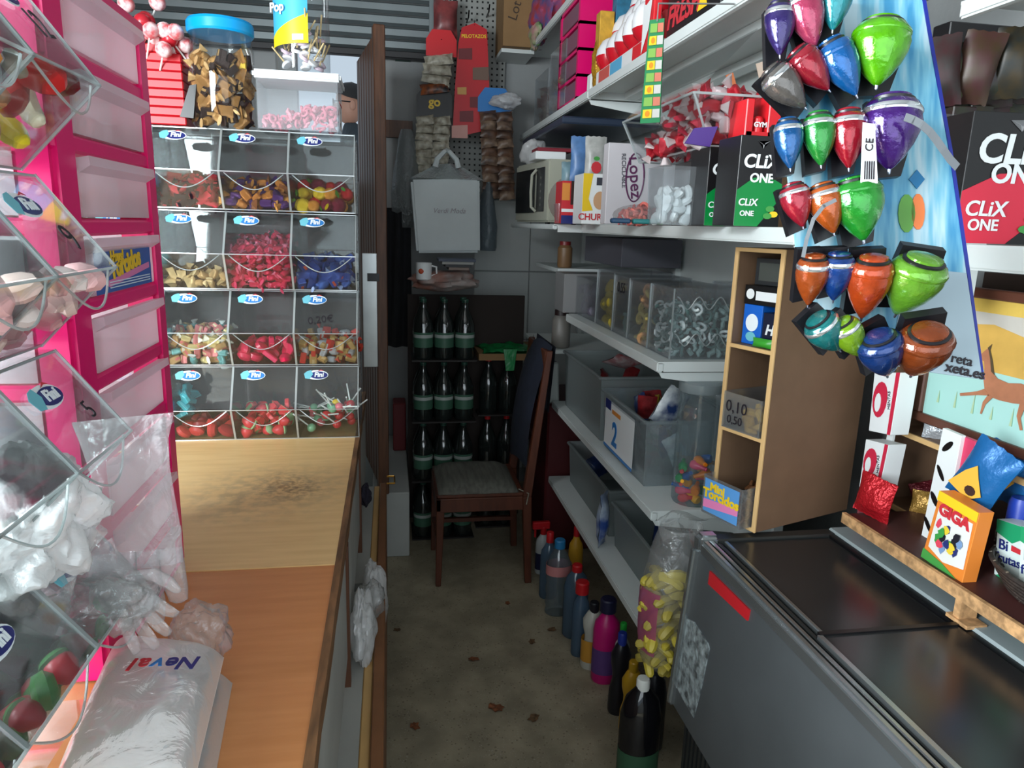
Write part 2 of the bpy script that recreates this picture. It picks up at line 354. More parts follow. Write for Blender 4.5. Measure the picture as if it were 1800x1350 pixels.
# ---------------------------------------------------------------- man outside the hatch
def person():
    head = AT(617, 184, y=4.9); H0 = head.z-.11-1.50
    root = thing('person', 'man with dark hair and glasses seen behind the clear tub', 'person', (head.x, 4.9, .735))
    sk = bpy.data.materials; SKIN = M('skin', S(190, 140, 118), .55, nz=.06, nscale=20)
    top = head.z; f = .735; leg = (top-.24-f)
    hips = f+leg*.58; sh = top-.30
    P = [(0,0,hips),(0,0,hips+.2),(0,0,sh),(0,0,top-.16),(0,.01,top-.1)]
    vs = [V((head.x, 4.9, 0))+V(p) for p in P]; rad = [.16,.145,.15,.062,.055]; ed = [(0,1),(1,2),(2,3),(3,4)]
    for s in (-1, 1):
        k = len(vs)
        for p, r in (((.0, .10*s, hips-.04), .095), ((-.02, .10*s, f+leg*.30), .062), ((.02, .10*s, f+.07), .042), ((-.13, .11*s, f+.035), .032)):
            vs.append(V((head.x, 4.9, 0))+V(p)); rad.append(r)
        ed += [(0,k),(k,k+1),(k+1,k+2),(k+2,k+3)]
        k = len(vs)
        for p, r in (((0, .20*s, sh-.02), .062), ((.03, .25*s, sh-.30), .044), ((-.06, .24*s, sh-.54), .03), ((-.10, .23*s, sh-.66), .026)):
            vs.append(V((head.x, 4.9, 0))+V(p)); rad.append(r)
        ed += [(2,k),(k,k+1),(k+1,k+2),(k+2,k+3)]
        for g in range(4):
            j = len(vs); vs += [vs[k+3]+V((-.04, (g-1.5)*.017, -.02)), vs[k+3]+V((-.06, (g-1.5)*.018, -.085+.008*abs(g-1.5)))]; rad += [.010,.008]; ed += [(k+3,j),(j,j+1)]
        j = len(vs); vs += [vs[k+3]+V((-.01, -.035*s, -.02)), vs[k+3]+V((-.03, -.05*s, -.055))]; rad += [.011,.009]; ed += [(k+3,j),(j,j+1)]
    me = bpy.data.meshes.new('body'); me.from_pydata([tuple(v-root.location) for v in vs], ed, []); o = bpy.data.objects.new('body', me)
    me.materials.append(M('dark_shirt', S(52, 60, 66), .8)); link(o, root)
    m = o.modifiers.new('skin', 'SKIN'); m2 = o.modifiers.new('sub', 'SUBSURF'); m2.levels = 1; m2.render_levels = 2
    for d, r in zip(me.skin_vertices[0].data, rad): d.radius = (r, r)
    me.skin_vertices[0].data[0].use_root = True
    # head in profile, looking along -x
    hb = MB(); hb.T = Matrix.Translation(head)
    def hf(u, v):
        a = 2*math.pi*u; t = math.pi*v; z = -math.cos(t); r = math.sin(t)**.85
        x = .098*r*math.cos(a); y = .074*r*math.sin(a); zz = .122*z
        if math.cos(a) < 0: x *= (1.0 if z > -.3 else 1-.25*(-.3-z))
        else: x *= (1.05 if z > -.2 else 1-.65*(-.2-z))
        fr = max(0, -math.cos(a))**8
        x -= fr*(.026*math.exp(-((z+.12)/.14)**2)+.010*math.exp(-((z+.48)/.10)**2)-.010*math.exp(-((z-.10)/.10)**2)+.012*math.exp(-((z+.85)/.15)**2))
        return V((x, y, zz))
    hb.grid(hf, 32, 24); hd = part('head', hb, SKIN, root, smooth=2)
    hr = MB(); hr.T = Matrix.Translation(head)
    def hh(u, v):
        a = 2*math.pi*u; front = (1-math.cos(a))/2; lo = .08+.40*front**1.5-(.35 if front < .3 else 0)*(1-front/.3)
        t = math.acos(max(-1, min(1, 1-v*(1-lo)))); r = math.sin(t)**.8
        return V((.108*r*math.cos(a)*1.0+.004, .083*r*math.sin(a), .134*math.cos(t)+.004*noise.noise(V((a*4, t*9, 1)))))
    hr.grid(hh, 32, 10); part('hair', hr, M('dark_hair', S(28, 24, 24), .6, bump=.4, bscale=200), root, smooth=2)
    for s in (-1, 1):
        part('ear', MB().ell(head+V((.012, .076*s, -.012)), .02, .01, .032), SKIN, hd, smooth=True)
        part('eye', MB().ell(head+V((-.088, .03*s, .006)), .012, .014, .01, 8, 6), col('eye_white', 220, 220, 220, .2), hd, smooth=True)
    part('mouth', MB().ell(head+V((-.094, 0, -.062)), .01, .026, .006, 8, 6), col('lips', 150, 84, 78, .5), hd, smooth=True)
    g = MB()
    for s in (-1, 1):
        g.tube([head+V((-.107, .035*s+.028*math.cos(a), .006+.02*math.sin(a))) for a in [i*math.pi/6 for i in range(13)]], .0032, 5)
        g.tube([head+V((-.107, .062*s, .008)), head+V((-.05, .078*s, .008)), head+V((.02, .08*s, .004))], .0035, 5)
    g.tube([head+V((-.108, -.01, .008)), head+V((-.11, .01, .008))], .003, 5); part('glasses', g, BLACK(), root)
person()

# ================================================================ counter
def wood_top(name, c0, c1, stain=None):
    m = M(name, c0, .38, nz=.0, nscale=5, col2=c1, stretch=(1.2, 9, 9), bump=.03, bscale=150)
    if stain:
        n = m.node_tree.nodes; l = m.node_tree.links; b = n['Principled BSDF']; src = b.inputs['Base Color'].links[0].from_socket
        ge = n.new('ShaderNodeNewGeometry')
        for (cx, cy, sx, sy, c, amt, ns) in stain:
            mp = n.new('ShaderNodeMapping'); mp.vector_type = 'TEXTURE'; mp.inputs['Location'].default_value = (cx, cy, .93); mp.inputs['Scale'].default_value = (sx, sy, 1); mp.inputs['Rotation'].default_value = (0, 0, .5); l.new(ge.outputs['Position'], mp.inputs[0])
            ln = n.new('ShaderNodeVectorMath'); ln.operation = 'LENGTH'; l.new(mp.outputs[0], ln.inputs[0])
            nz = n.new('ShaderNodeTexNoise'); nz.inputs['Scale'].default_value = ns; nz.inputs['Detail'].default_value = 6; l.new(ge.outputs['Position'], nz.inputs['Vector'])
            mr = n.new('ShaderNodeMapRange'); mr.inputs[1].default_value = 1; mr.inputs[2].default_value = .0; l.new(ln.outputs['Value'], mr.inputs[0])
            mu = n.new('ShaderNodeMath'); mu.operation = 'MULTIPLY'; l.new(mr.outputs[0], mu.inputs[0])
            r2 = n.new('ShaderNodeMapRange'); r2.inputs[1].default_value = .42; r2.inputs[2].default_value = .62; r2.inputs[4].default_value = amt; l.new(nz.outputs[0], r2.inputs[0]); l.new(r2.outputs[0], mu.inputs[1])
            mx = n.new('ShaderNodeMixRGB'); l.new(mu.outputs[0], mx.inputs[0]); l.new(src, mx.inputs[1]); mx.inputs[2].default_value = c; src = mx.outputs[0]
        l.new(src, b.inputs['Base Color'])
    return m
st = AT(510, 855, z=.93)
WT1 = wood_top('light_worktop', S(232, 194, 134), S(222, 182, 122), [(st.x, st.y, (.11), .15, S(84, 50, 30), .75, 70), (st.x-.06, st.y-.03, .3, .25, S(120, 110, 90), .55, 30)])
WT2 = wood_top('dark_worktop', S(206, 138, 84), S(196, 128, 74))
CARC = M('counter_grey', S(160, 160, 154), .6, nz=.1, nscale=5)
ct = thing('sales_counter', 'long wooden sales counter with grey drawers along the left side', 'counter', (-.5, 1.5, 0))
part('carcass', MB().box(-.95, .2, 0, -.125, 2.95, .895), CARC, ct)
YJ = 1.405
part('worktop', MB().box(-.97, YJ+.001, .895, -.118, 2.97, .93), WT1, ct, label='light wood worktop piece with a dark worn stain')
part('worktop', MB().box(-.97, .18, .895, -.118, YJ-.001, .928), WT2, ct, label='darker orange wood worktop piece')
EDG = M('worn_edging', S(120, 84, 52), .6, nz=.45, nscale=10, stretch=(6, 1, 6))
mb = MB(); n = 40
mb.grid(lambda u, v: V((-.118+.014*[0,1,1,0][min(3, int(v*3+.5))]+.0035*noise.noise(V((u*28, 0, 4)))*(1 if v*3 > .5 else 0), .18+2.79*u, [.931,.931,.888,.888][min(3, int(v*3+.5))]+.002*noise.noise(V((u*40, 3, 4))))), n, 3)
part('edging', mb, EDG, ct, label='worn brown edging strip')
def drawer(y0, y1, z0, z1, x0, x1, m, nm='drawer'): return part(nm, MB().box(x0, y0, z0, x1, y1, z1), m, ct, bevel=.003)
yd = AT(612, 1062, x=-.105).y
for y0, y1 in ((.22, yd-.015), (yd+.015, 2.30), (2.33, 2.94)): drawer(y0, y1, .60, .875, -.125, -.108, CARC)
for y0, y1 in ((yd-.012, yd+.012), (2.305, 2.325)): part('divider', MB().box(-.125, y0, .5, -.102, y1, .89), col('divider_brown', 92, 56, 36, .6), ct)
RIM = M('drawer_rim_wood', S(206, 164, 104), .5, nz=.1, nscale=6)
for k, (y0, y1) in enumerate(((.22, 1.15), (1.20, 2.04), (2.09, 2.94))):
    part('drawer_liner', MB().box(-.124, y0, .44, -.0745, y1, .519), CARC, ct)
    d = part('open_drawer', MB().box(-.074, y0, .44, -.050, y1, .52), RIM, ct, bevel=.003, label='pale wood side of a drawer left slightly open')
    part('drawer_front', MB().box(-.050, y0, .06, -.022, y1, .535), col('drawer_front_brown', 128, 84, 52, .5, nz=.2, nscale=6), d, bevel=.003)
hq = AT(682, 988, x=-.02); mb = MB(); yh = hq.y
mb.tube([(-.022, yh-.045, .50), (.012, yh-.045, .50), (.012, yh+.045, .50), (-.022, yh+.045, .50)], .004, 6)
part('handle', mb, M('brass', S(190, 140, 60), .3, .9), ct, label='brass drawer handle')

def crumple(name, label, cat, loc, r, mat, seed, amp=.35, sub=24, fr=2.2, group=None):
    """loose crushed bag: a folded closed sheet"""
    mb = MB()
    def fn(u, v):
        a = 2*math.pi*u; t = math.pi*v; d = V((math.sin(t)*math.cos(a), math.sin(t)*math.sin(a), -math.cos(t)))
        sv = V((seed,)*3); k = 1+amp*noise.noise(d*fr*.8+sv)*1.1+amp*.7*(.35-abs(noise.noise(d*fr*1.7+sv)))+amp*.3*(.3-abs(noise.noise(d*fr*4+sv)))
        return V((loc[0]+d.x*r[0]*k, loc[1]+d.y*r[1]*k, loc[2]+d.z*r[2]*k))
    mb.grid(fn, sub*2, sub); return solo(name, mb, mat, label, cat, group, smooth=1.0)
WBAG = lambda: clear('white_bag', tint=(.96, .97, .97), haze=.86, hazecol=(1, 1, 1), gloss=.05, rough=.2, bump=.3, bscale=30)
q = AT(640, 935, x=-.07); crumple('plastic_bag', 'crumpled white plastic bag tucked into the counter drawer, upper one', 'bag', (-.075, q.y, .60), (.03, .10, .09), WBAG(), 3)
q = AT(655, 1010, x=-.06); crumple('plastic_bag', 'crumpled white plastic bag hanging from the counter drawer, lower one beside the brass handle', 'bag', (-.055, q.y-.03, .50), (.035, .09, .10), WBAG(), 9)
q = AT(648, 1215, x=-.07); crumple('plastic_bag', 'small clear plastic bag on the nearest counter drawer', 'bag', (-.06, q.y, .60), (.035, .05, .05), FILM(), 5)
q = AT(644, 835, x=-.09); crumple('dark_rag', 'small dark cloth on the counter front below the candy rack', 'cloth', (-.095, q.y, .66), (.02, .03, .04), col('rag_dark', 30, 26, 40, .9), 6)
part_ = None

# ================================================================ acrylic candy bins
FB = col('logo_blue', 40, 120, 190, .4); FN = col('logo_navy', 30, 40, 110, .4); FW = col('logo_white', 236, 244, 248, .4); FT = col('logo_teal', 110, 190, 205, .4)
INK = col('marker_ink', 24, 14, 24, .6); FR = col('logo_red', 200, 50, 60, .4); FY = col('logo_yellow', 240, 200, 40, .4); FG = col('logo_green', 70, 150, 70, .4)
def candy_bin(label, O, U, N, w_, H, D, zn, s0, s1, logo=FB, group=None, note=None, logo_at=(.32, .78), lsz=1.0):
    """O front bottom left at the plane of the nose; U along the width, N outward"""
    U = V(U); N = V(N); Z = V((0,0,1)); O = V(O)
    P = lambda u, n, z: O+U*u+N*n+Z*z
    root = thing('candy_bin', label, 'candy bin', O+U*(w_/2)-N*(D/2), group)
    t = .003; g = .0015
    b = MB(); prof = [(-D, 0), (-s0, 0), (0, zn), (-s1, H-.004), (-D, H-.004)]
    for u in (g, w_-g-t): b.prism([P(u, n_, z_) for n_, z_ in prof], U*t)
    b.prism([P(g, -D, 0), P(g, -s0, 0), P(g, -s0, t), P(g, -D, t)], U*(w_-2*g))
    b.prism([P(g, -D, 0), P(g, -D+t, 0), P(g, -D+t, H-.004), P(g, -D, H-.004)], U*(w_-2*g))
    b.prism([P(g, -D, H-.007), P(g, -s1, H-.007), P(g, -s1, H-.004), P(g, -D, H-.004)], U*(w_-2*g))
    part('body', b, ACR(), root)
    fp = MB(); fp.prism([P(g, -s0, 0), P(g, 0, zn), P(g, -t, zn), P(g, -s0-t, 0)], U*(w_-2*g)); part('front_panel', fp, ACR(), root)
    # flap with a scooped lower edge
    A = P(g, -s1, H-.004); B = P(g, 0, zn+.004); dn = (B-A); L = dn.length; dn.normalize(); wid = w_-2*g
    F = frame(A+U*wid*0, U, -dn); nrm = V(F.col[2][:3])
    if nrm.dot(N) < 0: nrm = -nrm
    poly = [(0, 0), (wid, 0), (wid, -L)] + [(wid*(1-i/10), -L*(1-.0)) for i in range(1, 10)] + [(0, -L)]
    fl = MB(); fl.prism([A+U*x+dn*(-y) for x, y in poly], nrm*-.0025); flap = part('lid', fl, ACR(), root)
    arc = MB(); arc.tube([A+U*(wid*(.06+.88*i/14))+dn*(L*(1.06+.38*math.sin(math.pi*i/14)))-N*(.012+.02*math.sin(math.pi*i/14)) for i in range(15)], .0016, 5)
    part('scoop_edge', arc, EDGE(), root)
    e = MB()
    for u in (.0015, w_-.0015):
        for a, c in ((prof[1], prof[2]), (prof[2], prof[3])): e.bar(P(u, *a), P(u, *c), .003, .003, up=U)
    e.bar(P(0, 0, zn), P(w_, 0, zn), .0028, .0028); e.bar(P(0, -s0, .0015), P(w_, -s0, .0015), .003, .003); e.bar(P(0, -s1, H-.006), P(w_, -s1, H-.006), .003, .003)
    part('edge', e, EDGE(), root, label='bright polished acrylic edge')
    # brand sticker
    cx, cy = wid*logo_at[0], -L*(1-logo_at[1]); k = lsz
    if nrm.dot(V(F.col[2][:3])) < 0: F = frame(A, -U, -dn); cx = -cx
    sticker = decal('logo_sticker', root, FW, F, oval(cx, cy, .036*k, .0165*k), .0004)
    decal('logo_oval', sticker, logo, F, oval(cx+.006*k, cy-.001, .028*k, .0125*k), .0014, label='blue oval logo')
    decal('logo_splash', sticker, FT, F, [(cx-.036*k, cy-.012*k), (cx-.022*k, cy-.014*k), (cx-.012*k, cy+.002*k), (cx-.018*k, cy+.016*k), (cx-.03*k, cy+.013*k), (cx-.04*k, cy+.004*k)], .0018)
    decal('logo_swoosh', sticker, FR, F, [(cx+.002*k, cy+.012*k), (cx+.012*k, cy+.018*k), (cx+.022*k, cy+.013*k), (cx+.012*k, cy+.0145*k)], .002)
    text('Fini', FW, sticker, F @ Matrix.Translation((cx+.007*k, cy-.0005, .002)), .021*k, bold=.035, shear=.1)
    if note:
        for s_, x, y, sz, rot in note: text(s_, INK, root, F @ Matrix.Translation((x*(wid if cx > 0 else -wid), -L*(1-y), 0)) @ Matrix.Rotation(rot, 4, 'Z'), sz, bold=-.004)
    return root, P
def ramp_top(y0, y1, h0, h1): return lambda x, y: h0+(h1-h0)*max(0, min(1, (y-y0)/(y1-y0)))

# far rack: four rows, facing the camera
RX0, RX1, RY, RZ = -.690, -.104, 2.285, .93; CW = (RX1-RX0)/3; RH = .2405
W2 = lambda n, a, b: [foil(n+'_wrap', *a), foil(n+'_tail', *b)]
fill = {
 (3,0): ('wrapped_candy', 'small red and black wrapped candy in the top left bin of the far rack', [('wrapped', W2('redblack', (190,34,50), (40,24,34))), ('block', W2('blackred', (44,26,34), (204,60,70))), ('pack', W2('redpk', (214,60,74), (30,26,30)))], .030, (.05, .10)),
 (3,1): ('twist_candy', 'orange and purple twist candy in the top middle far bin', [('wrapped', W2('orangepurple', (206,130,60), (70,44,110))), ('wrapped', W2('purpleorange', (90,50,120), (220,150,70))), ('pack', W2('brownpk', (150,90,50), (40,26,30)))], .034, (.04, .11)),
 (3,2): ('fruit_candy', 'shiny red, yellow or orange fruit candy in the top right far bin', [('ball', [foil('fruit_red', 200,26,40), foil('fruit_leaf', 60,140,50)]), ('ball', [foil('fruit_yellow', 235,200,50), foil('fruit_leaf2', 80,150,40)]), ('ball', [foil('fruit_orange', 226,150,60), foil('fruit_leaf3', 70,150,50)]), ('ball', [foil('fruit_plum', 130,24,60), foil('fruit_leaf4', 190,170,40)])], .044, (.04, .10)),
 (2,0): ('toffee', 'cream and brown toffee in the left bin of the second row from the top', [('pack', W2('cream', (226,196,140), (120,80,40))), ('block', W2('darktoffee', (70,44,34), (210,180,130))), ('wrapped', W2('cream2', (214,176,120), (226,200,150)))], .032, (.035, .05)),
 (2,1): ('foil_candy', 'pinkish red foil candy heaped in the middle bin of the second row', [('wrapped', W2('pinkfoil', (222,40,84), (236,90,120))), ('wrapped', W2('redfoil', (190,20,60), (230,120,150)))], .027, (.11, .16)),
 (2,2): ('blue_candy', 'blue wrapped candy in the right bin of the second row from the top', [('pack', W2('bluepk', (60,90,170), (30,40,90))), ('wrapped', W2('bluewrap', (70,110,190), (150,170,210))), ('block', W2('blueorange', (50,80,160), (220,90,60)))], .036, (.06, .10)),
 (1,0): ('gold_candy_piece', 'gold, pink and teal wrapped candy in the left bin of the third row', [('wrapped', W2('gold', (232,214,150), (240,236,220))), ('block', W2('pinkgold', (224,130,130), (236,216,170))), ('wrapped', W2('tealw', (120,190,190), (220,230,226))), ('block', W2('tanw', (206,164,110), (230,120,120)))], .031, (.08, .12)),
 (1,1): ('gummy_candy', 'deep pink gummy candy in the middle bin of the third row', [('wedge', [col('pink_gum', 214,30,80,.35), col('pink_gum2', 226,60,104,.35)]), ('gummy', [col('pink_gum3', 200,24,70,.3)]*2)], .046, (.06, .06)),
 (1,2): ('striped_candy', 'red, white and gold candy in the right bin of the third row', [('block', W2('redw', (222,60,50), (230,230,226))), ('wrapped', W2('silverw', (196,200,204), (220,70,50))), ('block', W2('goldb', (206,166,100), (230,200,140)))], .032, (.06, .08)),
 (0,0): ('gummy_candy', 'dark red gummy candy in the bottom left bin of the far rack', [('gummy', [col('darkred_gum', 150,30,40,.35)]*2), ('gummy', [col('red_gum', 190,50,50,.35)]*2)], .048, (.03, .05)),
 (0,1): ('watermelon_gummy', 'red and green gummy candy in the bottom middle bin of the far rack', [('wedge', [col('melon_red', 214,54,60,.4), col('melon_green', 120,170,110,.4)]), ('berry', [col('berry_red', 210,50,60,.4), col('berry_leaf', 150,190,140,.4)])], .042, (.05, .10)),
}
bin_lab = lambda r, c: 'clear acrylic far rack candy bin, %s row, %s column' % (('bottom', 'third', 'second', 'top')[r], ('left', 'middle', 'right')[c])
for r in range(4):
    for c in range(-1, 3):
        O = (RX0+c*CW, RY-(.0 if r else .02), RZ+r*RH)
        note = [('0,20€', .42, .30, .034, .12)] if (r, c) == (1, 2) else None
        lab = bin_lab(r, c) if c >= 0 else 'far rack candy bin, %s row, half hidden behind the pink tower' % ('bottom', 'third', 'second', 'top')[r]
        candy_bin(lab, O, (1,0,0), (0,-1,0), CW, RH, .24, .11, .048, .075, FB if (r < 3 and (r, c) != (0, 2)) else FN, 'bins of the far candy rack', note)
        x0, x1 = O[0]+.006, O[0]+CW-.006; y0, y1 = O[1]+.05, O[1]+.225
        if (r, c) in fill:
            nm, lb, kinds, sz, (h0, h1) = fill[(r, c)]; rn = random.Random(r*7+c)
            ms = [sweet(k, m, nm) for k, m in kinds]
            scatter(nm, lb, 'candy', 'candy: '+lb, ms, pile(x0, y0, O[2]+.004, x1, y1, ramp_top(y0, y1, h0, h1), sz*.92, rn, skin=True), sz, rn)
        elif c == -1:
            rn = random.Random(r+40); ms = [sweet('gummy', [col('teal_gum', 60,170,180,.35)]*2, 'g'), sweet('bean', [col('blue_gum', 60,110,160,.4)]*2, 'g')]
            scatter('gummy_candy', 'teal gummy candy in the half hidden %s bin behind the pink tower' % ('bottom', 'third', 'second', 'top')[r], 'candy', 'teal gummies %d' % r, ms, pile(x0+.06, y0, O[2]+.004, x1, y1, ramp_top(y0, y1, .05, .09), .04, rn, skin=True), .042, rn)
        if (r, c) == (0, 0):
            rn = random.Random(5); ms = [sweet('wedge', [col('teal_gum', 60,170,180,.35)]*2, 'g')]
            scatter('gummy_candy', 'teal gummy candy at the left side of the bottom left far bin', 'candy', 'teal gummies left', ms, pile(x0, y0+.02, O[2]+.05, x0+.05, y1, lambda x, y: .10, .04, rn), .042, rn)
def lollipop(label, group, p, d, r, L, mball, mstick, name='lollipop', cat='lollipop', flat=False):
    d = V(d).normalized(); p = V(p); root = thing(name, label, cat, p, group)
    T = Matrix.Translation(p) @ d.to_track_quat('Z', 'Y').to_matrix().to_4x4()
    b = MB(); b.T = T
    if flat: b.lathe([(0,-r*.3),(r*.8,-r*.28),(r,0),(r*.8,r*.28),(0,r*.3)], 14)
    else: b.ell((0,0,0), r, r, r*.95, 12, 8)
    part('candy_head', b, mball, root, smooth=True)
    s = MB(); s.tube([p-d*r*.6, p-d*(r+L)], .0026, 6); part('stick', s, mstick, root)
    return root
STK = col('stick_white', 232, 234, 230, .5)
rn = random.Random(3); O = V((RX0+2*CW, RY, RZ))
bl = [col('lolly_red', 200,40,50,.2), col('lolly_green', 120,180,140,.2), col('lolly_yellow', 236,196,20,.2), col('lolly_pink', 230,110,120,.2)]
for k in range(26):
    p = O+V((rn.uniform(.03, CW-.03), rn.uniform(.055, .20), .025+.075*(k/26)))
    lollipop('lollipop with a white stick in the bottom right far bin' if k != 24 else 'yellow lollipop lying on top in the bottom right far bin', 'lollipops in the bottom right bin', p, (rn.uniform(-1, 1), rn.uniform(-.3, .8), rn.uniform(-.7, -.1)), .015, .06, bl[2] if k == 24 else bl[k % 2 if k % 5 else 3], STK)

solo('rack_backdrop', MB().box(RX0-CW, RY+.246, RZ+.001, RX1, RY+.262, RZ+4*RH-.01), M('rack_backdrop_brown', S(52, 40, 39), .5, nz=.15, nscale=5), 'added dark brown backdrop darkening the view through the far candy rack', 'board')  # backdrop added so that the view through the clear bins stays dark
# near rack: seen from its side, facing the aisle
NX, NW, NH = -.352, .172, .222
nz0 = 1.118; near_note = {(3,0): [('12', .62, .42, .05, .2)], (2,0): [('9', .62, .30, .05, .2)], (1,0): [('5', .70, .36, .036, .1)]}
rowname = ('bottom', 'third', 'second', 'top')
for r in range(4):
    for c in range(3):
        y1 = 1.012-c*NW
        lab = 'near left clear candy bin, %s row, %s' % (rowname[r], ('beside the pink tower', 'second from the pink tower', 'at the frame edge')[c])
        candy_bin(lab, (NX, y1-NW, nz0+r*NH-.105+.0), (0,1,0), (1,0,0), NW, NH, .22, .105, .10, .085, FN, 'bins of the near candy rack', near_note.get((r, c)), (.38, .64), 1.0)
part_plinth = solo('rack_plinth', MB().box(NX-.23, .49, .929, NX-.09, 1.012, 1.012), ACR(), 'clear acrylic base under the near candy rack', 'plinth')
def nearfill(r, c, nm, lb, kinds, sz, h0, h1, seed, keep=1):
    rn = random.Random(seed); y1 = 1.012-c*NW; z = nz0+r*NH-.105
    ms = [sweet(k, m, nm) for k, m in kinds]
    tp = lambda x, y: h0+(h1-h0)*max(0, min(1, (NX-.10-x)/.12))
    pts = pile(NX-.21, y1-NW+.004, z+.004, NX-.10, y1-.004, tp, sz*.9, rn, keep)
    for k in range(3):                       # the heap leans out over the sloping front
        for j in range(int(NW/sz)): 
            if rn.random() < keep: pts.append(V((NX-.085+k*sz*.62, y1-NW+sz*(j+.6), z+sz*.5+k*sz*.62+.02)))
    scatter(nm, lb, 'candy', 'candy: '+lb, ms, [p for p in pts if p.y < y1-sz*.4 and p.y > y1-NW+sz*.4], sz, rn)
G = lambda n, r, g, b: [col(n, r, g, b, .3, sub=.2)]*2
big = [('gummy', G('g_dark', 120,16,30)), ('gummy', G('g_yellow', 240,216,40)), ('bean', G('g_white', 226,220,190)), ('gummy', G('g_orange', 236,150,60)), ('bean', G('g_green', 60,150,50)), ('gummy', G('g_red', 200,40,40)), ('bean', G('g_peach', 240,170,120))]
nearfill(3, 0, 'fruit_gummy', 'large mixed colour fruit gummy in the top near bin beside the tower', big, .046, .07, .10, 1)
nearfill(3, 1, 'fruit_gummy', 'large mixed colour fruit gummy in the second near bin of the top row', big[:6], .046, .05, .08, 2)
hrt = [('gummy', G('h_pink', 244,190,190)), ('gummy', G('h_white', 244,228,222)), ('bean', G('h_red', 226,70,70)), ('gummy', G('h_pale', 240,210,200))]
nearfill(2, 0, 'heart_gummy', 'pale pink and red gummy in the second row near bin beside the tower', hrt, .042, .04, .06, 3)
nearfill(2, 1, 'heart_gummy', 'pale pink and red gummy in the second row near bin, second from the tower', hrt, .042, .05, .08, 4)
ber = [('berry', [col('bry_red', 190,40,56,.35), col('bry_leaf', 60,120,60,.5)]), ('berry', [col('bry_dark', 160,26,46,.35), col('bry_leaf2', 80,140,70,.5)]), ('gummy', G('bry_green', 70,130,70))]
nearfill(0, 0, 'berry_gummy', 'red strawberry gummy with green top in the bottom near bin beside the tower', ber, .042, .11, .15, 5)
nearfill(0, 1, 'berry_gummy', 'red strawberry gummy with green top in the bottom near bin, second from the tower', ber, .042, .11, .16, 6)
nearfill(0, 2, 'berry_gummy', 'red strawberry gummy with green top in the bottom near bin at the frame edge', ber, .042, .11, .16, 7)

# ================================================================ pink drawer tower
TX, TY0, TY1, TZ = -.425, 1.045, 1.46, .931; ND, DH = 9, .113
PK = M('pink_plastic', S(226, 0, 106), .35, nz=.06, nscale=4); 
DRW = clear('frosted_drawer', tint=(1, .96, .98), haze=.55, hazecol=(1, .95, .99), gloss=.04, rough=.3)
tw = thing('drawer_tower', 'tall bright pink plastic drawer tower with frosted drawers on the counter', 'drawer tower', (TX-.18, (TY0+TY1)/2, TZ))
f = MB(); dp = .36
for x, xw in ((TX-dp, .035), (TX-.055, .055)):
    for y, yw in ((TY0, .07), (TY1-.05, .05)): part('post', MB().box(x, y, TZ, x+xw, y+yw, TZ+ND*DH), PK, tw, bevel=.008, seg=2)
for k in range(ND+1):
    z = TZ+k*DH; f = MB(); f.box(TX-dp, TY0+.004, max(TZ, z-.012), TX-.002, TY1-.004, z+.012); part('tier', f, PK, tw, bevel=.004)
for k in range(ND):
    z = TZ+k*DH+.015; h = DH-.032
    d = MB(); a, b = TY0+.075, TY1-.055
    d.box(TX-.006, a, z, TX-.002, b, z+h); d.box(TX-dp+.02, TY0+.008, z, TX-.01, TY0+.011, z+h); d.box(TX-dp+.02, TY1-.011, z, TX-.01, TY1-.008, z+h); d.box(TX-dp+.02, a, z, TX-.006, b, z+.003)
    do = part('drawer', d, DRW, tw)
    l = MB(); l.prism([(TX-.002, a, z+h), (TX+.012, a, z+h+.003), (TX+.013, a, z+h-.010), (TX-.002, a, z+h-.020)], (0, b-a, 0)); part('drawer_lip', l, DRW, do)
    if k == 5:
        F = frame((TX-.002, (a+b)/2, z+h/2-.008), (0,1,0), (0,0,1)); ww = (b-a)*.44; hh = h*.40
        lb = decal('label', do, col('lbl_blue', 60, 96, 170, .4), F, rect(-ww, -hh, ww, hh), .001)
        decal('label_stripe', lb, col('lbl_pink', 226, 130, 180, .4), F, [(-ww*.8, -hh*.5), (ww*.9, hh*.15), (ww*.9, -hh*.15), (-ww*.6, -hh*.75)], .002)
        for j in range(3): decal('label_line', lb, col('lbl_white', 220, 230, 240, .4), F, rect(-ww*.6, -hh*(.55+.13*j), ww*.9, -hh*(.50+.13*j)), .0025)
        text('Hoys!', col('lbl_yellow', 240, 196, 40, .4), lb, F @ Matrix.Translation((-ww*.3, hh*.66, .002)), .024, bold=.03)
        text('Torcidos', col('lbl_yellow', 240, 196, 40, .4), lb, F @ Matrix.Translation((0, hh*.25, .002)) @ Matrix.Rotation(.12, 4, 'Z'), .042, bold=.04, width=.9)
rn = random.Random(21); ms = [sweet('bean', G('drawer_jelly', 240,120,120), 'j'), sweet('bean', G('drawer_jelly2', 240,190,140), 'j')]
for k, lb in ((6, 'coral jelly stick seen through the fourth drawer from the top of the pink tower'), (7, 'amber jelly stick at the bottom of the second drawer of the pink tower')):
    z = TZ+k*DH+.02
    scatter('jelly_stick', lb, 'candy', lb, ms, pile(TX-.28, TY0+.03, z, TX-.02, TY1-.05, lambda x, y: .03, .04, rn, .8), .045, rn)

# ================================================================ on top of the far rack
ZT = RZ+4*RH
def jar_profile(r, h, lip=.9): return [(r*.92, 0), (r, .01), (r, h*.82), (r*.93, h*.88), (r*lip, h*.90), (r*lip, h)]
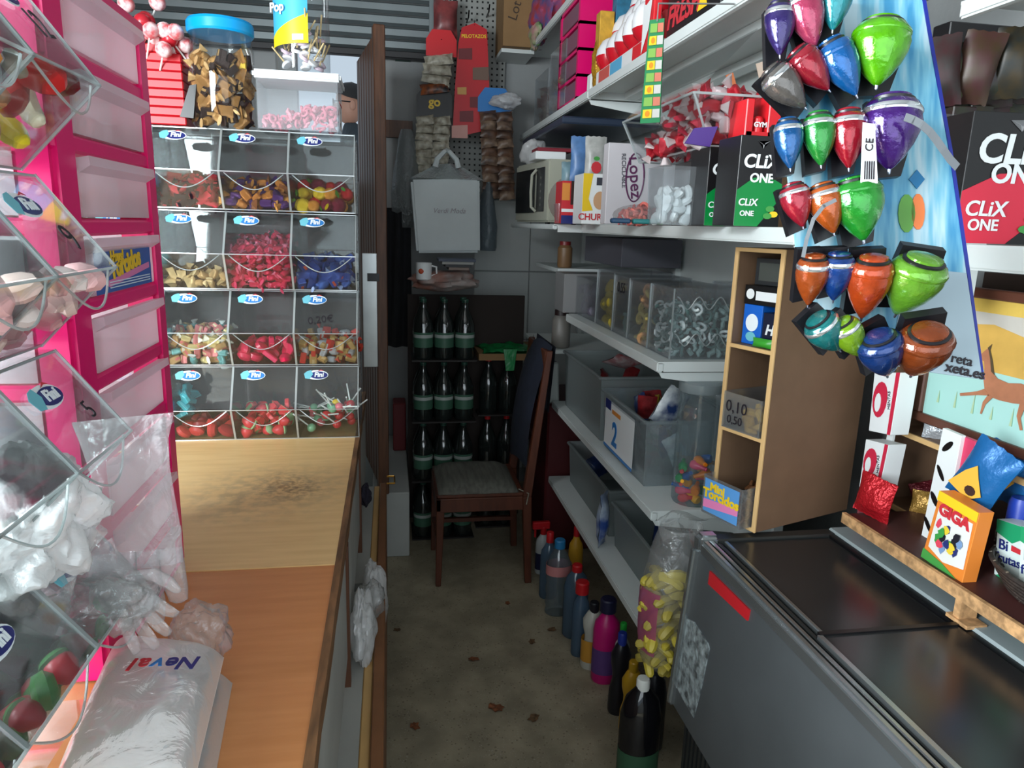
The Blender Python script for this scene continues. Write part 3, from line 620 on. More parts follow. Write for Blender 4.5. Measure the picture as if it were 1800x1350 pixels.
# toffee jar with blue lid
c = AT(395, 214, y=2.40); r = .092; zt = AT(395, 55, y=2.40).z
jr = thing('candy_jar', 'round clear jar with a bright blue lid full of brown wrapped toffees', 'jar', (c.x, 2.41, ZT))
h = zt-ZT
jb = MB(); jb.lathe(jar_profile(r, h, .93), 28, (c.x, 2.41, ZT)); part('jar_body', jb, ACR(), jr, smooth=True)
jl = MB(); jl.lathe([(r*.99, h-.012), (r*1.03, h-.006), (r*1.03, h+.018), (r*.98, h+.026), (r*.5, h+.028)], 28, (c.x, 2.41, ZT)); part('lid', jl, col('lid_blue', 0, 150, 214, .3), jr, smooth=.5)
part('label', MB().box(c.x+.058, 2.41-.052, ZT+h*.60, c.x+.075, 2.41-.036, ZT+h*.72), FY, jr)
rn = random.Random(8); ms = [sweet('wrapped', W2('toffee_a', (196,150,90), (214,176,120)), 'toffee'), sweet('pack', W2('toffee_b', (184,136,80), (120,80,46)), 'toffee'), sweet('block', W2('toffee_c', (60,44,40), (200,160,100)), 'toffee')]
pts = []
for k in range(15):
    z = ZT+.016+k*.0128
    for i in range(9):
        a = i*2*math.pi/9+k*.35; q = r*.80*rn.uniform(.86, 1)
        if math.sin(a) < .35: pts.append(V((c.x+q*math.cos(a), 2.41+q*math.sin(a), z+rn.uniform(-.005, .005))))
scatter('toffee', 'brown and gold wrapped toffee inside the blue lidded jar', 'candy', 'toffees in the jar', ms, [p for p in pts if p.z < ZT+h*.74], .036, rn)
# rectangular tub with white lid
a = AT(449, 212, y=2.345); b = AT(598, 207, y=2.345); zt = AT(520, 130, y=2.345).z
tb = thing('plastic_tub', 'clear rectangular tub with a white lid holding pink sour candy', 'tub', ((a.x+b.x)/2, 2.43, ZT))
def tub_walls(x0, y0, z0, x1, y1, z1, t=.003, fl=0):
    m = MB()
    def P(x, y, z):
        k = (z-z0)/(z1-z0)*fl; cx, cy = (x0+x1)/2, (y0+y1)/2
        return V((x+(k if x > cx else -k), y+(k if y > cy else -k), z))
    for (ax, ay, bx, by) in ((x0,y0,x1,y0),(x1,y0,x1,y1),(x1,y1,x0,y1),(x0,y1,x0,y0)):
        d = V((bx-ax, by-ay, 0)).normalized(); n_ = V((-d.y, d.x, 0))*t
        m.hexa([P(ax,ay,z0), P(bx,by,z0), P(bx,by,z0)+n_, P(ax,ay,z0)+n_, P(ax,ay,z1), P(bx,by,z1), P(bx,by,z1)+n_, P(ax,ay,z1)+n_])
    m.box(x0, y0, z0, x1, y1, z0+t); return m
TUBW = clear('tub_clear', tint=(.95, .97, .98), haze=.09, hazecol=(.95, .98, 1), gloss=.05, rough=.15)
part('tub_body', tub_walls(a.x+.006, 2.35, ZT+.001, b.x-.006, 2.53, zt), TUBW, tb)
LW = col('lid_white', 226, 232, 234, .4)
part('lid', MB().box(a.x-.004, 2.34, zt-.016, b.x+.004, 2.54, zt+.008), LW, tb, bevel=.006, seg=2)
F = frame((b.x-.006, 2.44, (ZT+zt)/2-.02), (0,1,0), (0,0,1)); lb = decal('label', tb, WHITE(), F, rect(-.06, -.045, .06, .035), .001)
decal('label_mark', lb, FR, F, rect(-.06, .030, .06, .035), .002); text('1', INK, lb, F @ Matrix.Translation((-.03, .01, .001)), .03); text('9', INK, lb, F @ Matrix.Translation((-.02, -.03, .001)), .02)
rn = random.Random(9); ms = [sweet('swirl', [col('pink_sour', 226,120,140,.6)]*2, 's'), sweet('chip', [col('pink_sour2', 236,150,164,.6)]*2, 's')]
scatter('sour_candy', 'pink sour candy heaped in the white lidded tub', 'candy', 'pink sour candies', ms, pile(a.x+.012, 2.36, ZT+.005, b.x-.012, 2.50, lambda x, y: .03+.05*max(0, min(1, (x-a.x-.06)/.1)), .024, rn, skin=True), .030, rn)
# tall jar with blue and yellow label, cut by the frame
c2 = AT(533, 118, y=2.44); r2 = .082; z2 = zt+.009; h2 = .30
j2 = thing('candy_jar', 'tall clear jar with a blue and yellow label standing on the white lidded tub', 'jar', (c2.x, 2.44, z2))
jb = MB(); jb.lathe(jar_profile(r2, h2), 28, (c2.x, 2.44, z2)); part('jar_body', jb, ACR(), j2, smooth=True)
jl = MB(); jl.lathe([(r2*.96, h2-.01), (r2, h2), (r2, h2+.02), (r2*.6, h2+.024)], 28, (c2.x, 2.44, z2)); part('lid', jl, col('lid_blue', 0, 150, 214, .3), j2, smooth=.5)
def curved_label(rr, a0, a1, za, zb, zc, zd, nm, mat, root, cx, cy, lift=.001, n=14):
    m = MB(); m.grid(lambda u, v: V((cx+(rr+lift)*math.cos(a0+(a1-a0)*u), cy+(rr+lift)*math.sin(a0+(a1-a0)*u), (za+(zb-za)*u)*(1-v)+(zc+(zd-zc)*u)*v)), n, 2)
    return part(nm, m, mat, root, smooth=True)
A0, A1 = math.radians(-165), math.radians(-72)
lb = curved_label(r2, A0, A1, z2+.075, z2+.085, z2+.24, z2+.24, 'label', col('jar_label_blue', 70, 176, 220, .4), j2, c2.x, 2.44)
curved_label(r2, A0, A1, z2+.072, z2+.082, z2+.100, z2+.165, 'label_band', col('jar_label_yellow', 240, 214, 30, .4), lb, c2.x, 2.44, .002)
curved_label(r2, math.radians(-104), math.radians(-82), z2+.088, z2+.09, z2+.104, z2+.106, 'label_barcode', WHITE(), lb, c2.x, 2.44, .003)
at_ = math.radians(-128); F = frame((c2.x+(r2+.006)*math.cos(at_), 2.44+(r2+.006)*math.sin(at_), z2+.17), (-math.sin(at_), math.cos(at_), 0), (0,0,1))
text('Pop', FW, lb, F @ Matrix.Translation((-.012, .008, 0)), .036, bold=.03); text('Pok', FW, lb, F @ Matrix.Translation((-.012, .046, 0)), .036, bold=.03)
rn = random.Random(10); wl_ = [col('loz_white', 236,234,236,.25), col('loz_pink', 232,206,220,.3)]
for k in range(26):
    a_ = rn.uniform(math.pi*.95, 2.05*math.pi); q = r2*.72*math.sqrt(rn.uniform(.5, 1)); p = V((c2.x+q*math.cos(a_), 2.44+q*math.sin(a_), z2+.018+.10*(k/26)))
    lollipop('white and pink lozenge lollipop inside the tall labelled jar', 'lozenge lollipops in the tall jar', p, (rn.uniform(-.5, .5), rn.uniform(-.3, .5), rn.uniform(-1.2, -.5)), .017, .055, wl_[k % 2 if k % 3 else 0], col('stick_tan', 206, 180, 130, .6), flat=True)
# red lollipop stand
sx = AT(290, 225, y=2.42).x
ls = thing('lollipop_stand', 'red stepped lollipop stand behind the pink tower', 'stand', (sx, 2.42, ZT))
RD = M('stand_red', S(196, 24, 36), .4, nz=.1, nscale=5)
for k in range(9):
    z = ZT+.001+k*.026; part('step', MB().box(sx-.085+.002*k, 2.37+.006*k, z, sx+.075-.002*k, 2.52, z+.0245), RD, ls, bevel=.003)
rn = random.Random(12); lm = [M('wrap_red', S(206,50,60), .3, col2=S(240,220,220), nscale=45), M('wrap_redwhite', S(240,214,214), .3, col2=S(200,50,60), nscale=40), col('wrap_deep', 180,30,44,.3)]
for k in range(34):
    p = V((sx+rn.uniform(-.09, .075), 2.40+rn.uniform(-.03, .06), ZT+.17+.12*rn.random()+.002*k))
    lollipop('red and white wrapped lollipop on the red stand', 'lollipops on the red stand', p, (rn.uniform(-.7, .7), -.6, 1.0), .024, .07, lm[k % 3], STK)
solo('dark_card', MB().prism([AT(*p, y=2.352) for p in ((316,205),(340,208),(345,148),(333,150))], (0, .012, 0)), BLACK(), 'dark card leaning beside the toffee jar', 'card')

# ================================================================ gloves, bags and packets at the near left
GLV = clear('glove_film', tint=(.97, .97, .98), haze=.2, hazecol=(1, 1, 1), gloss=.03, rough=.12, bump=.2, bscale=40)
def glove(label, px, py, d, ang, s, spread, mir=1, thumb=True):
    o = AD(px, py, d); T = Matrix.Translation(o) @ RC.to_4x4() @ Matrix.Rotation(ang, 4, 'Z') @ Matrix.Diagonal((s*mir, s, s, 1))
    m = MB(); m.T = T                                     # x right, y up, z to viewer; fingers point down
    def tubeflat(pts, wd, th):
        n = 12; rows = []
        for j, (p, w_) in enumerate(zip(pts, wd)):
            for i in range(n):
                a = 2*math.pi*i/n; q = V((p[0]+w_*math.cos(a), p[1], p[2]+th*math.sin(a)*(w_/max(wd))+.004*noise.noise(V((p[0]*60+i, p[1]*60, px)))))
                rows.append(q)
        k = len(pts); m.add(rows, [(j*n+i, j*n+(i+1)%n, (j+1)*n+(i+1)%n, (j+1)*n+i) for j in range(k-1) for i in range(n)]+[tuple(range((k-1)*n, k*n))])
    tubeflat([(.0,.075,0),(.0,.05,0),(.002,.02,0),(.0,-.01,0),(0,-.045,0),(0,-.075,0)], [.052,.044,.04,.045,.048,.046], .014)
    for g in range(4):
        x = -.035+.0235*g; L = (.062,.078,.074,.055)[g]; sp = (g-1.5)*spread
        tubeflat([(x,-.06,0),(x+sp*.2,-.06-L*.35,.003),(x+sp*.6,-.06-L*.7,.002),(x+sp,-.06-L*.95,0),(x+sp,-.06-L,0)], [.0115,.0125,.0125,.009,.003], .006)
    if thumb: tubeflat([(.03,0,0),(.062,-.02,.002),(.078,-.055,0),(.082,-.08,0),(.083,-.085,0)], [.016,.016,.013,.008,.003], .007)
    return solo('plastic_glove', m, GLV, label, 'glove', 'disposable gloves', smooth=1.2)
glove('clear disposable glove hanging down in front of the pink tower', 228, 865, .96, .10, 1.35, .002, 1, False)
glove('clear disposable glove draped towards the bottom left, left of the hanging one', 78, 1000, .88, -.45, 1.0, .004, -1, False)
glove('clear disposable glove lying lowest, just above the white packets', 205, 1030, .93, .7, .7, .01)
p = AD(70, 900, .86); crumple('plastic_bag', 'crumpled bright white bag in front of the near candy bins', 'bag', p, (.062, .05, .07), WBAG(), 17, .5, 48, 1.8)
p = AD(20, 975, .84); crumple('plastic_bag', 'crumpled white bag at the left frame edge below the bright one', 'bag', p, (.05, .045, .05), WBAG(), 23, .5, 44, 1.8)
p = AD(180, 1060, .92); crumple('plastic_bag', 'small clear bag scrap between the gloves and the white packets', 'bag', p, (.055, .04, .03), FILM(), 31, .5, 40, 2)
# stacked packets
PKT = clear('packet_film', tint=(.95, .96, .97), haze=.92, hazecol=(1, 1, 1), gloss=.06, rough=.16, bump=.3, bscale=18)
GLS = clear('packet_grey', tint=(.86, .89, .9), haze=.6, hazecol=(.82, .86, .88), gloss=.06, rough=.2, bump=.3, bscale=18)
def packet(label, corners, z0, th, mat, seed, txt=None):
    """soft plastic packet over a quadrilateral footprint"""
    c_ = [V((*q, 0)) for q in corners]; m = MB()
    def fn(top):
        def f(u, v):
            p = (c_[0]*(1-u)+c_[1]*u)*(1-v)+(c_[3]*(1-u)+c_[2]*u)*v
            e = (1-abs(2*u-1)**4)*(1-abs(2*v-1)**4); nz_ = noise.noise(V((p.x*14+seed, p.y*14, seed)))*.012+noise.noise(V((p.x*40+seed, p.y*40, seed)))*.004
            return V((p.x, p.y, z0+(th*e**.45+nz_*e if top else .001)))
        return f
    m.grid(fn(True), 26, 26); m.grid(fn(False), 8, 8)
    return solo('paper_packet', m, mat, label, 'packet', 'white packets on the counter', smooth=1.2)
def gp(*a): q = AT(*a, z=.94); return (q.x, q.y)
packet('greyish clear wrapped packet lying lowest on the counter at the near left', [gp(110, 1500), gp(350, 1500), gp(408, 1190), gp(190, 1150)], .929, .055, GLS, 4)
def gq(px, py): q = AT(px, py, z=1.01); return (q.x, q.y)
pk = packet('white plastic packet with blue printed name lying on top at the near left', [gq(70, 1400), gq(325, 1400), gq(392, 1130), gq(205, 1105)], .985, .05, PKT, 12)
o = AT(262, 1166, z=1.045); F = frame(o, V(RC @ V((-1, -.03, 0))), V((0, -1, 0)))
for s_, x_, mt in (('N', -.052, FN), ('e', -.030, FN), ('v', -.011, FB), ('a', .008, FR), ('l', .022, FR)): text(s_, mt, pk, F @ Matrix.Translation((x_, 0, 0)), .036, bold=.02, lift=.0)
crumple('plastic_bag', 'loose clear wrap standing behind the white packet on the counter', 'bag', AT(350, 1120, z=1.0), (.04, .05, .045), FILM(), 41, .4, 26, 2.4)
# ================================================================ shelving along the right wall
SHF = M('shelf_white', S(214, 220, 218), .4, nz=.05, nscale=4)
SX, SB = .752, 1.17
def shelf(label, x0, x1, y0, y1, ztop, lip=.032, bracket=True, under=False):
    root = thing('metal_shelf', label, 'shelf', ((x0+x1)/2, (y0+y1)/2, ztop-.03))
    part('board', MB().box(x0+.002, y0, ztop-.006, x1, y1, ztop), SHF, root)
    part('front_lip', MB().box(x0, y0, ztop-lip, x0+.02, y1, ztop-.0005), SHF, root, bevel=.004, seg=2)
    part('side_flange', MB().box(x0+.02, y0, ztop-.03, x1, y0+.004, ztop-.006), SHF, root)
    if bracket:
        m = MB(); n = 10; pts = [(x0+.01, ztop-.034), (x1, ztop-.034), (x1, ztop-.16), (x1-.05, ztop-.155)]
        pts += [(x1-.05-(x1-x0-.06)*.35*(i/5), ztop-.155+.075*math.sin(i/5*math.pi/2)) for i in range(1, 6)] + [(x0+.02, ztop-.05)]
        m.prism([(a, y0+.01, b) for a, b in pts], (0, .004, 0)); part('bracket', m, SHF, root)
    if under:
        for xx in (x0+.14, x0+.30): part('stiffener', MB().box(xx, y0+.02, ztop-.03, xx+.05, y1-.02, ztop-.007), SHF, root)
    return root
shelf('white metal shelf holding the clear sweet boxes, second below eye level', SX, SB, 1.90, 3.0, 1.262)
shelf('white metal shelf holding the tub numbered two and the balloon jar', SX, SB, 1.86, 3.2, .822)
shelf('lowest white metal shelf just above the bottle row', SX, SB, 1.80, 3.2, .445)
shelf('bright white shelf at eye level under the green gum boxes', SX, SB, 1.265, 2.815, 1.642)
shelf('narrow white shelf under the microwave', .64, SB, 2.83, 3.85, 1.640, lip=.02, bracket=False)
shelf('upper white shelf under the surprise egg display', SX, SB, .75, 2.81, 2.145, under=True)
shelf('upper white shelf under the small pink drawer unit', SX, SB, 2.82, 4.30, 2.145)
shelf('topmost white shelf reaching the top of the frame', SX, SB, 2.2, 4.30, 2.58, bracket=False)
bp = thing('shelf_back_panel', 'white metal back panel of the shelving along the right wall', 'panel', (1.18, 3, 0))
part('sheet', MB().box(1.172, 1.86, 0, 1.18, 2.812, 2.62), SHF, bp); part('sheet', MB().box(1.172, 2.818, 0, 1.18, 4.30, 2.62), SHF, bp)
for y in (1.875, 2.80, 4.28): part('upright', MB().box(1.15, y-.015, 0, 1.172, y+.015, 2.64), SHF, bp)
# near shelf on the wall for the red gum boxes
nsx = AD(1685, 430, 1.16)
shelf('white shelf under the red gum box at the right frame edge', nsx.x, 1.5, .35, nsx.y, 1.622, lip=.04, bracket=False)

# ---------------------------------------------------------------- boxes with print
def carton(name, label, cat, x0, y0, z0, x1, y1, z1, mat, group=None, bevel=.002):
    root = thing(name, label, cat, ((x0+x1)/2, (y0+y1)/2, z0), group)
    part('carton', MB().box(x0, y0, z0, x1, y1, z1), mat, root, bevel=bevel); return root
def FRONT(x0, x1, y, z0, z1):                       # frame on a face that looks to -y, unit = metres, origin at its middle
    return frame(((x0+x1)/2, y, (z0+z1)/2), (1,0,0), (0,0,1))
def SIDE(x, y0, y1, z0, z1): return frame((x, (y0+y1)/2, (z0+z1)/2), (0,-1,0), (0,0,1))   # face that looks to -x
def px_front(l, t, r, b, Y):
    a = AT((l+r)/2, b, y=Y); c_ = AT((l+r)/2, t, y=Y); return AT(l, b, y=Y).x, AT(r, b, y=Y).x, a.z, c_.z
def gumbox(label, x0, x1, y, z0, z1, dp, main, accent, small=True, turn=0):
    T = Matrix.Translation(((x0+x1)/2, y, z0)) @ Matrix.Rotation(turn, 4, 'Z'); w_ = (x1-x0)/2; h = z1-z0
    root = thing('gum_box', label, 'gum box', ((x0+x1)/2, y, z0))
    m = MB(); m.T = T; m.box(-w_, 0, 0, w_, dp, h); part('carton', m, main, root, bevel=.001)
    F = T @ frame((0, 0, h/2), (1,0,0), (0,0,1)); hh = h/2
    lo = decal('lower_panel', root, accent, F, [(-w_, -hh), (w_, -hh), (w_, -.02*h), (w_*.4, .06*h), (-w_*.3, .04*h), (-w_, -.10*h)])
    decal('black_wedge', lo, BLACK(), F, [(w_*.05, -hh), (w_, -hh), (w_, -.17*h)], .0012)
    for k, (a_, b_) in enumerate(((.55, -.30), (.72, -.36), (.45, -.38))): decal('leaf_print', lo, FG if k != 1 else FY, F, oval(w_*a_, h*b_, w_*.2, h*.035, 10), .002+.0004*k)
    s = w_*2
    text('CLiX', WHITE(), root, F @ Matrix.Translation((-.02*s, .215*h, 0)), s*.37, bold=.026, shear=.1, lift=.0016)
    text('ONE', WHITE(), root, F @ Matrix.Translation((.02*s, .035*h, 0)), s*.25, bold=.028, shear=.05, lift=.0022)
    decal('colour_drop', root, col('drop_orange', 226, 90, 40, .4), F, oval(w_*.82, .225*h, w_*.10, h*.07, 10), .0012)
    text('CLiX', WHITE(), root, F @ Matrix.Translation((-.24*s, -.235*h, 0)), s*.20, bold=.018, shear=.1, lift=.0026)
    text('ONE', WHITE(), root, F @ Matrix.Translation((-.24*s, -.36*h, 0)), s*.15, bold=.02, lift=.0026)
    decal('bird_mark', root, col('gum_grey', 150, 150, 152, .5), F, [(-w_*.25, .44*h), (0, .40*h), (w_*.3, .45*h), (w_*.05, .42*h), (0, .36*h), (-w_*.04, .41*h)], .0012)
    return root
GB = col('gum_black', 22, 20, 22, .35); GG = col('gum_green', 10, 130, 60, .35); GRD = col('gum_red', 214, 40, 66, .35)
x0, x1, z0, z1 = px_front(1290, 238, 1368, 384, 1.40)
gumbox('black and green gum box on the eye level shelf, the larger nearer one', x0, x1, 1.40, 1.643, z1, .10, GB, GG)
x0, x1, z0, z1 = px_front(1238, 258, 1284, 384, 1.55)
gumbox('black and green gum box half hidden behind the larger one', x0, x1+.03, 1.55, 1.643, z1, .10, GB, GG)
a = AD(1684, 410, 1.13); b = AD(1684, 200, 1.13)
gumbox('large black and red gum box on the right shelf', a.x, a.x+.165, a.y, 1.624, b.z, .09, GB, GRD, turn=-.08)
# clear sleeve beside the red gum box, dark packs above
m = MB(); q = AD(1668, 412, 1.17); q2 = AD(1668, 190, 1.17)
cs = thing('clear_display_box', 'empty clear display box beside the red gum box', 'display box', (q.x, q.y, 1.624))
q3 = AD(1700, 412, 1.17)
part('walls', tub_walls(q.x-.006, q.y+.095, 1.625, q3.x+.1, q.y+.17, q2.z), ACR(), cs)
rn = random.Random(4)
DK = [M('snack_dark_%d' % k, S(*c_), .4, .1, nscale=34, col2=S(c_[1]+24, c_[2]+14, c_[0]*.5+8)) for k, c_ in enumerate(((56, 20, 24), (34, 36, 46), (60, 44, 24), (44, 18, 30), (28, 32, 30)))]
desc = ['maroon', 'slate blue', 'mustard', 'plum', 'grey green']
for k in range(4):
    q = AD(1668+44*k, 300, 1.36); carton('snack_carton', 'dark carton above the red gum box, %s' % ('nearest the tops card', 'second from the tops card', 'third from the tops card', 'cut by the frame')[k], 'carton', q.x-.01, q.y+.02*k, 1.623, q.x+.040, q.y+.10+.02*k, AD(1690, 190-6*k, 1.36).z, DK[(k+3) % 5])
for k in range(6):
    q = AD(1652+32*k, 128-4*k+14*(k % 2), 1.33+.02*(k % 2)); pb = MB(); pb.T = xf(q, .1, .15*(k % 3-1), -.5+.2*(k % 2)); pb.pouch(.070, .125, .035, 8, 8, .004, k)
    solo('snack_bag', pb, DK[k % 5], 'dark %s snack bag standing on the dark cartons at the upper right' % (desc+['brown red'])[k], 'snack bag', 'dark snack bags top right', smooth=.9)
carton('snack_carton', 'added broad black box darkening the back of the upper right shelf', 'carton', AD(1640, 250, 1.5).x, AD(1640, 250, 1.5).y, 1.623, 1.49, AD(1640, 250, 1.5).y+.05, AD(1700, 50, 1.5).z, GB)  # black box added to darken the bright wall behind the snack bags
q = AD(1700, 36, 1.30)
shelf('grey shelf edge at the top right corner above the dark snack bags', q.x-.02, 1.5, .45, q.y, q.z+.03, lip=.03, bracket=False)
# ---------------------------------------------------------------- eye level shelf
# white sweet cup
x0, x1, z0, z1 = px_front(1158, 292, 1234, 384, 1.62)
cp = thing('plastic_cup', 'square clear plastic cup of white sweets left of the green gum boxes', 'cup', ((x0+x1)/2, 1.66, 1.643))
part('cup_body', tub_walls(x0+.006, 1.62, 1.643, x1-.006, 1.71, z1, .002, .005), TUBW, cp)
rn = random.Random(31); ms = [sweet('gummy', [col('sweet_white', 240,244,244,.35)]*2, 'w')]
scatter('white_sweet', 'white sweet in the square plastic cup', 'candy', 'white sweets in the cup', ms, pile(x0+.008, 1.625, 1.646, x1-.008, 1.705, lambda x, y: .085, .026, rn, skin=True), .032, rn)
# big white carton
x0, x1, z0, z1 = px_front(1063, 252, 1150, 388, 2.12)
bc = carton('cardboard_box', 'large white cardboard box behind the white sweet cup', 'box', x0, 2.12, 1.643, 1.12, 2.17, z1, M('white_card', S(196, 192, 196), .7, nz=.05, nscale=4))
F = FRONT(x0, 1.12, 2.12, 1.643, z1); w_ = 1.12-x0
text('Lopez', col('print_plum', 90, 40, 80, .5), bc, frame(AT(1116, 312, y=2.12), (1,0,0), (0,0,1)) @ Matrix.Rotation(-1.45, 4, 'Z'), .05, bold=.01)
ring = MB(); ring.T = frame(AT(1116, 312, y=2.12), (1,0,0), (0,0,1)); ring.tube([(.028*math.cos(a_), .07*math.sin(a_), .001) for a_ in [i*math.pi/12 for i in range(25)]], .0022, 5); part('logo_ring', ring, col('print_plum', 90, 40, 80, .5), bc)
text('RECICLABLE', col('print_grey', 60, 60, 70, .5), bc, frame(AT(1096, 300, y=2.12), (1,0,0), (0,0,1)) @ Matrix.Rotation(-1.5, 4, 'Z'), .018)
# sour red pile and small items in front of the carton
rn = random.Random(33); ms = [sweet('swirl', [col('coral_sour', 214,110,100,.6)]*2, 's'), sweet('chip', [col('coral_sour2', 196,90,90,.6)]*2, 's')]
q = AT(1125, 384, y=1.95)
cb = thing('candy_bag', 'clear open bag of coral sour candy lying before the white cardboard box', 'bag', (q.x, 1.95, 1.643))
m = MB(); m.T = Matrix.Translation((q.x, 1.97, 1.668)); m.ell((0,0,0), .07, .08, .03, 18, 10); part('bag_film', m, FILM(), cb, smooth=True)
scatter('sour_candy_stick', 'coral sour candy in the clear bag before the white box', 'candy', 'coral sours', ms, pile(q.x-.05, 1.91, 1.645, q.x+.05, 2.03, lambda x, y: .05-.5*abs(x-q.x), .022, rn), .028, rn)
for k, (l, r_, c_, nm) in enumerate(((1072, 1105, (20,60,90), 'dark blue'), (1110, 1140, (30,110,110), 'teal'), (1142, 1162, (120,200,80), 'lime green'))):
    a, b, za, zb = px_front(l, 376, r_, 386, 1.72); solo('lighter', MB().box(a, 1.70, 1.643, b, 1.722, 1.655), col('lighter_%d' % k, *c_, .3), nm+' lighter lying at the front of the eye level shelf', 'lighter', bevel=.003)
# churro boxes and cup, microwave
MWB = M('microwave_body', S(176, 176, 160), .45, nz=.04, nscale=5)
mw = thing('microwave', 'old cream microwave with a dark door at the far end of the shelf', 'microwave', (.80, 3.42, 1.641))
Pm = [V((.640, 3.72, 0)), V((.700, 3.22, 0))]; du = (Pm[1]-Pm[0]).normalized(); dn_ = V((du.y, -du.x, 0)); 
if dn_.x > 0: dn_ = -dn_
mz0, mz1 = 1.650, 1.925; back = -dn_*.36
m = MB(); A, B = Pm[0]+dn_*0, Pm[1]; m.hexa([A+V((0,0,mz0)), B+V((0,0,mz0)), B+back+V((0,0,mz0)), A+back+V((0,0,mz0)), A+V((0,0,mz1)), B+V((0,0,mz1)), B+back+V((0,0,mz1)), A+back+V((0,0,mz1))])
part('housing', m, MWB, mw, bevel=.008, seg=2)
F = frame((Pm[0]+Pm[1])/2+V((0,0,(mz0+mz1)/2))+dn_*.001, du, (0,0,1)); L2 = (Pm[1]-Pm[0]).length/2
decal('door_glass', mw, M('dark_glass', S(26, 26, 28), .15), F, rect(-L2*.92, -.095, L2*.25, .105), .001, .004, label='dark door window')
decal('control_panel', mw, M('panel_dark', S(36, 36, 38), .3), F, rect(L2*.38, -.09, L2*.80, .105), .001, .003)
m = MB(); m.T = F; m.tube([(L2*.40, -.09, .006), (L2*.32, -.07, .022), (L2*.30, 0, .024), (L2*.32, .075, .022), (L2*.40, .10, .006)], .007, 8); part('handle', m, MWB, mw, smooth=True)
for k in range(5): decal('button', mw, col('mw_button', 120, 118, 110, .4), F, oval(L2*.62, -.06+.03*k, .006, .006, 8), .004)
for k, (dx, dy) in enumerate(((.05, -.03), (.05, -.3))):
    part('foot', MB().lathe([(.012, 0), (.012, .012)], 10, (.72+k*.2, 3.3+.3*k, 1.641)), BLACK(), mw)
a, b, za, zb = px_front(1022, 305, 1064, 388, 2.55)
cb = carton('churro_box', 'yellow and white churro box with a round face print beside the white carton', 'box', a, 2.55, 1.643, b+.05, 2.68, zb, WHITE())
F = FRONT(a, b, 2.55, 1.643, zb); hw, hh = (b-a)/2, (zb-1.643)/2
decal('yellow_print', cb, FY, F, [(-hw, hh), (-hw*.2, hh), (-hw*.5, 0), (-hw*.1, -hh*.45), (-hw, -hh*.5)])
decal('face_print', cb, col('face_tan', 206, 160, 120, .5), F, oval(hw*.45, -hh*.05, hw*.55, hh*.36), .001)
text('CHURRO', FR, cb, F @ Matrix.Translation((hw*.2, -hh*.72, 0)), .032, bold=.02, lift=.0015)
decal('barcode', cb, col('print_grey', 60, 60, 70, .5), F, rect(hw*.1, hh*.55, hw*.8, hh*.85), .001)
a, b, za, zb = px_front(986, 318, 1020, 386, 2.75)
cb = carton('snack_box', 'red, white and blue snack box left of the churro box', 'box', a, 2.75, 1.643, b, 2.86, zb, col('box_red', 200, 40, 50, .5))
F = FRONT(a, b, 2.75, 1.643, zb); hw, hh = (b-a)/2, (zb-1.643)/2
decal('blue_band', cb, FN, F, rect(-hw, -hh, hw, -hh*.6)); decal('white_band', cb, WHITE(), F, rect(-hw, -hh*.45, hw, -hh*.3)); decal('orange_band', cb, col('orange_print', 220, 140, 60, .5), F, rect(-hw, hh*.1, -hw*.2, hh*.9)); decal('dark_stick', cb, col('choc', 50, 30, 26, .5), F, rect(-.1*hw, -.1*hh, hw*.4, hh), .002)
a, b, za, zb = px_front(974, 358, 996, 394, 2.80); m = MB(); m.lathe([(.020, 0), (.024, .01), (.03, zb-1.643), (.027, zb-1.643), (.02, .012), (0, .012)], 16, ((a+b)/2, 2.80, 1.643)); solo('glass_cup', m, TUBW, 'small clear cup in front of the microwave', 'cup', smooth=.6)
q = AT(1004, 350, y=3.06); m = MB(); m.T = Matrix.Translation((q.x, 3.06, 1.643+.10)) @ Matrix.Rotation(1.45, 4, 'X') @ Matrix.Rotation(-.5, 4, 'Y'); m.lathe([(.05, -.004), (.095, .006), (.1, .01), (.05, .0), (0, 0)], 24); solo('plate', m, col('plate_brown', 96, 84, 72, .5), 'brown plate standing on edge beside the microwave', 'plate', smooth=.6)
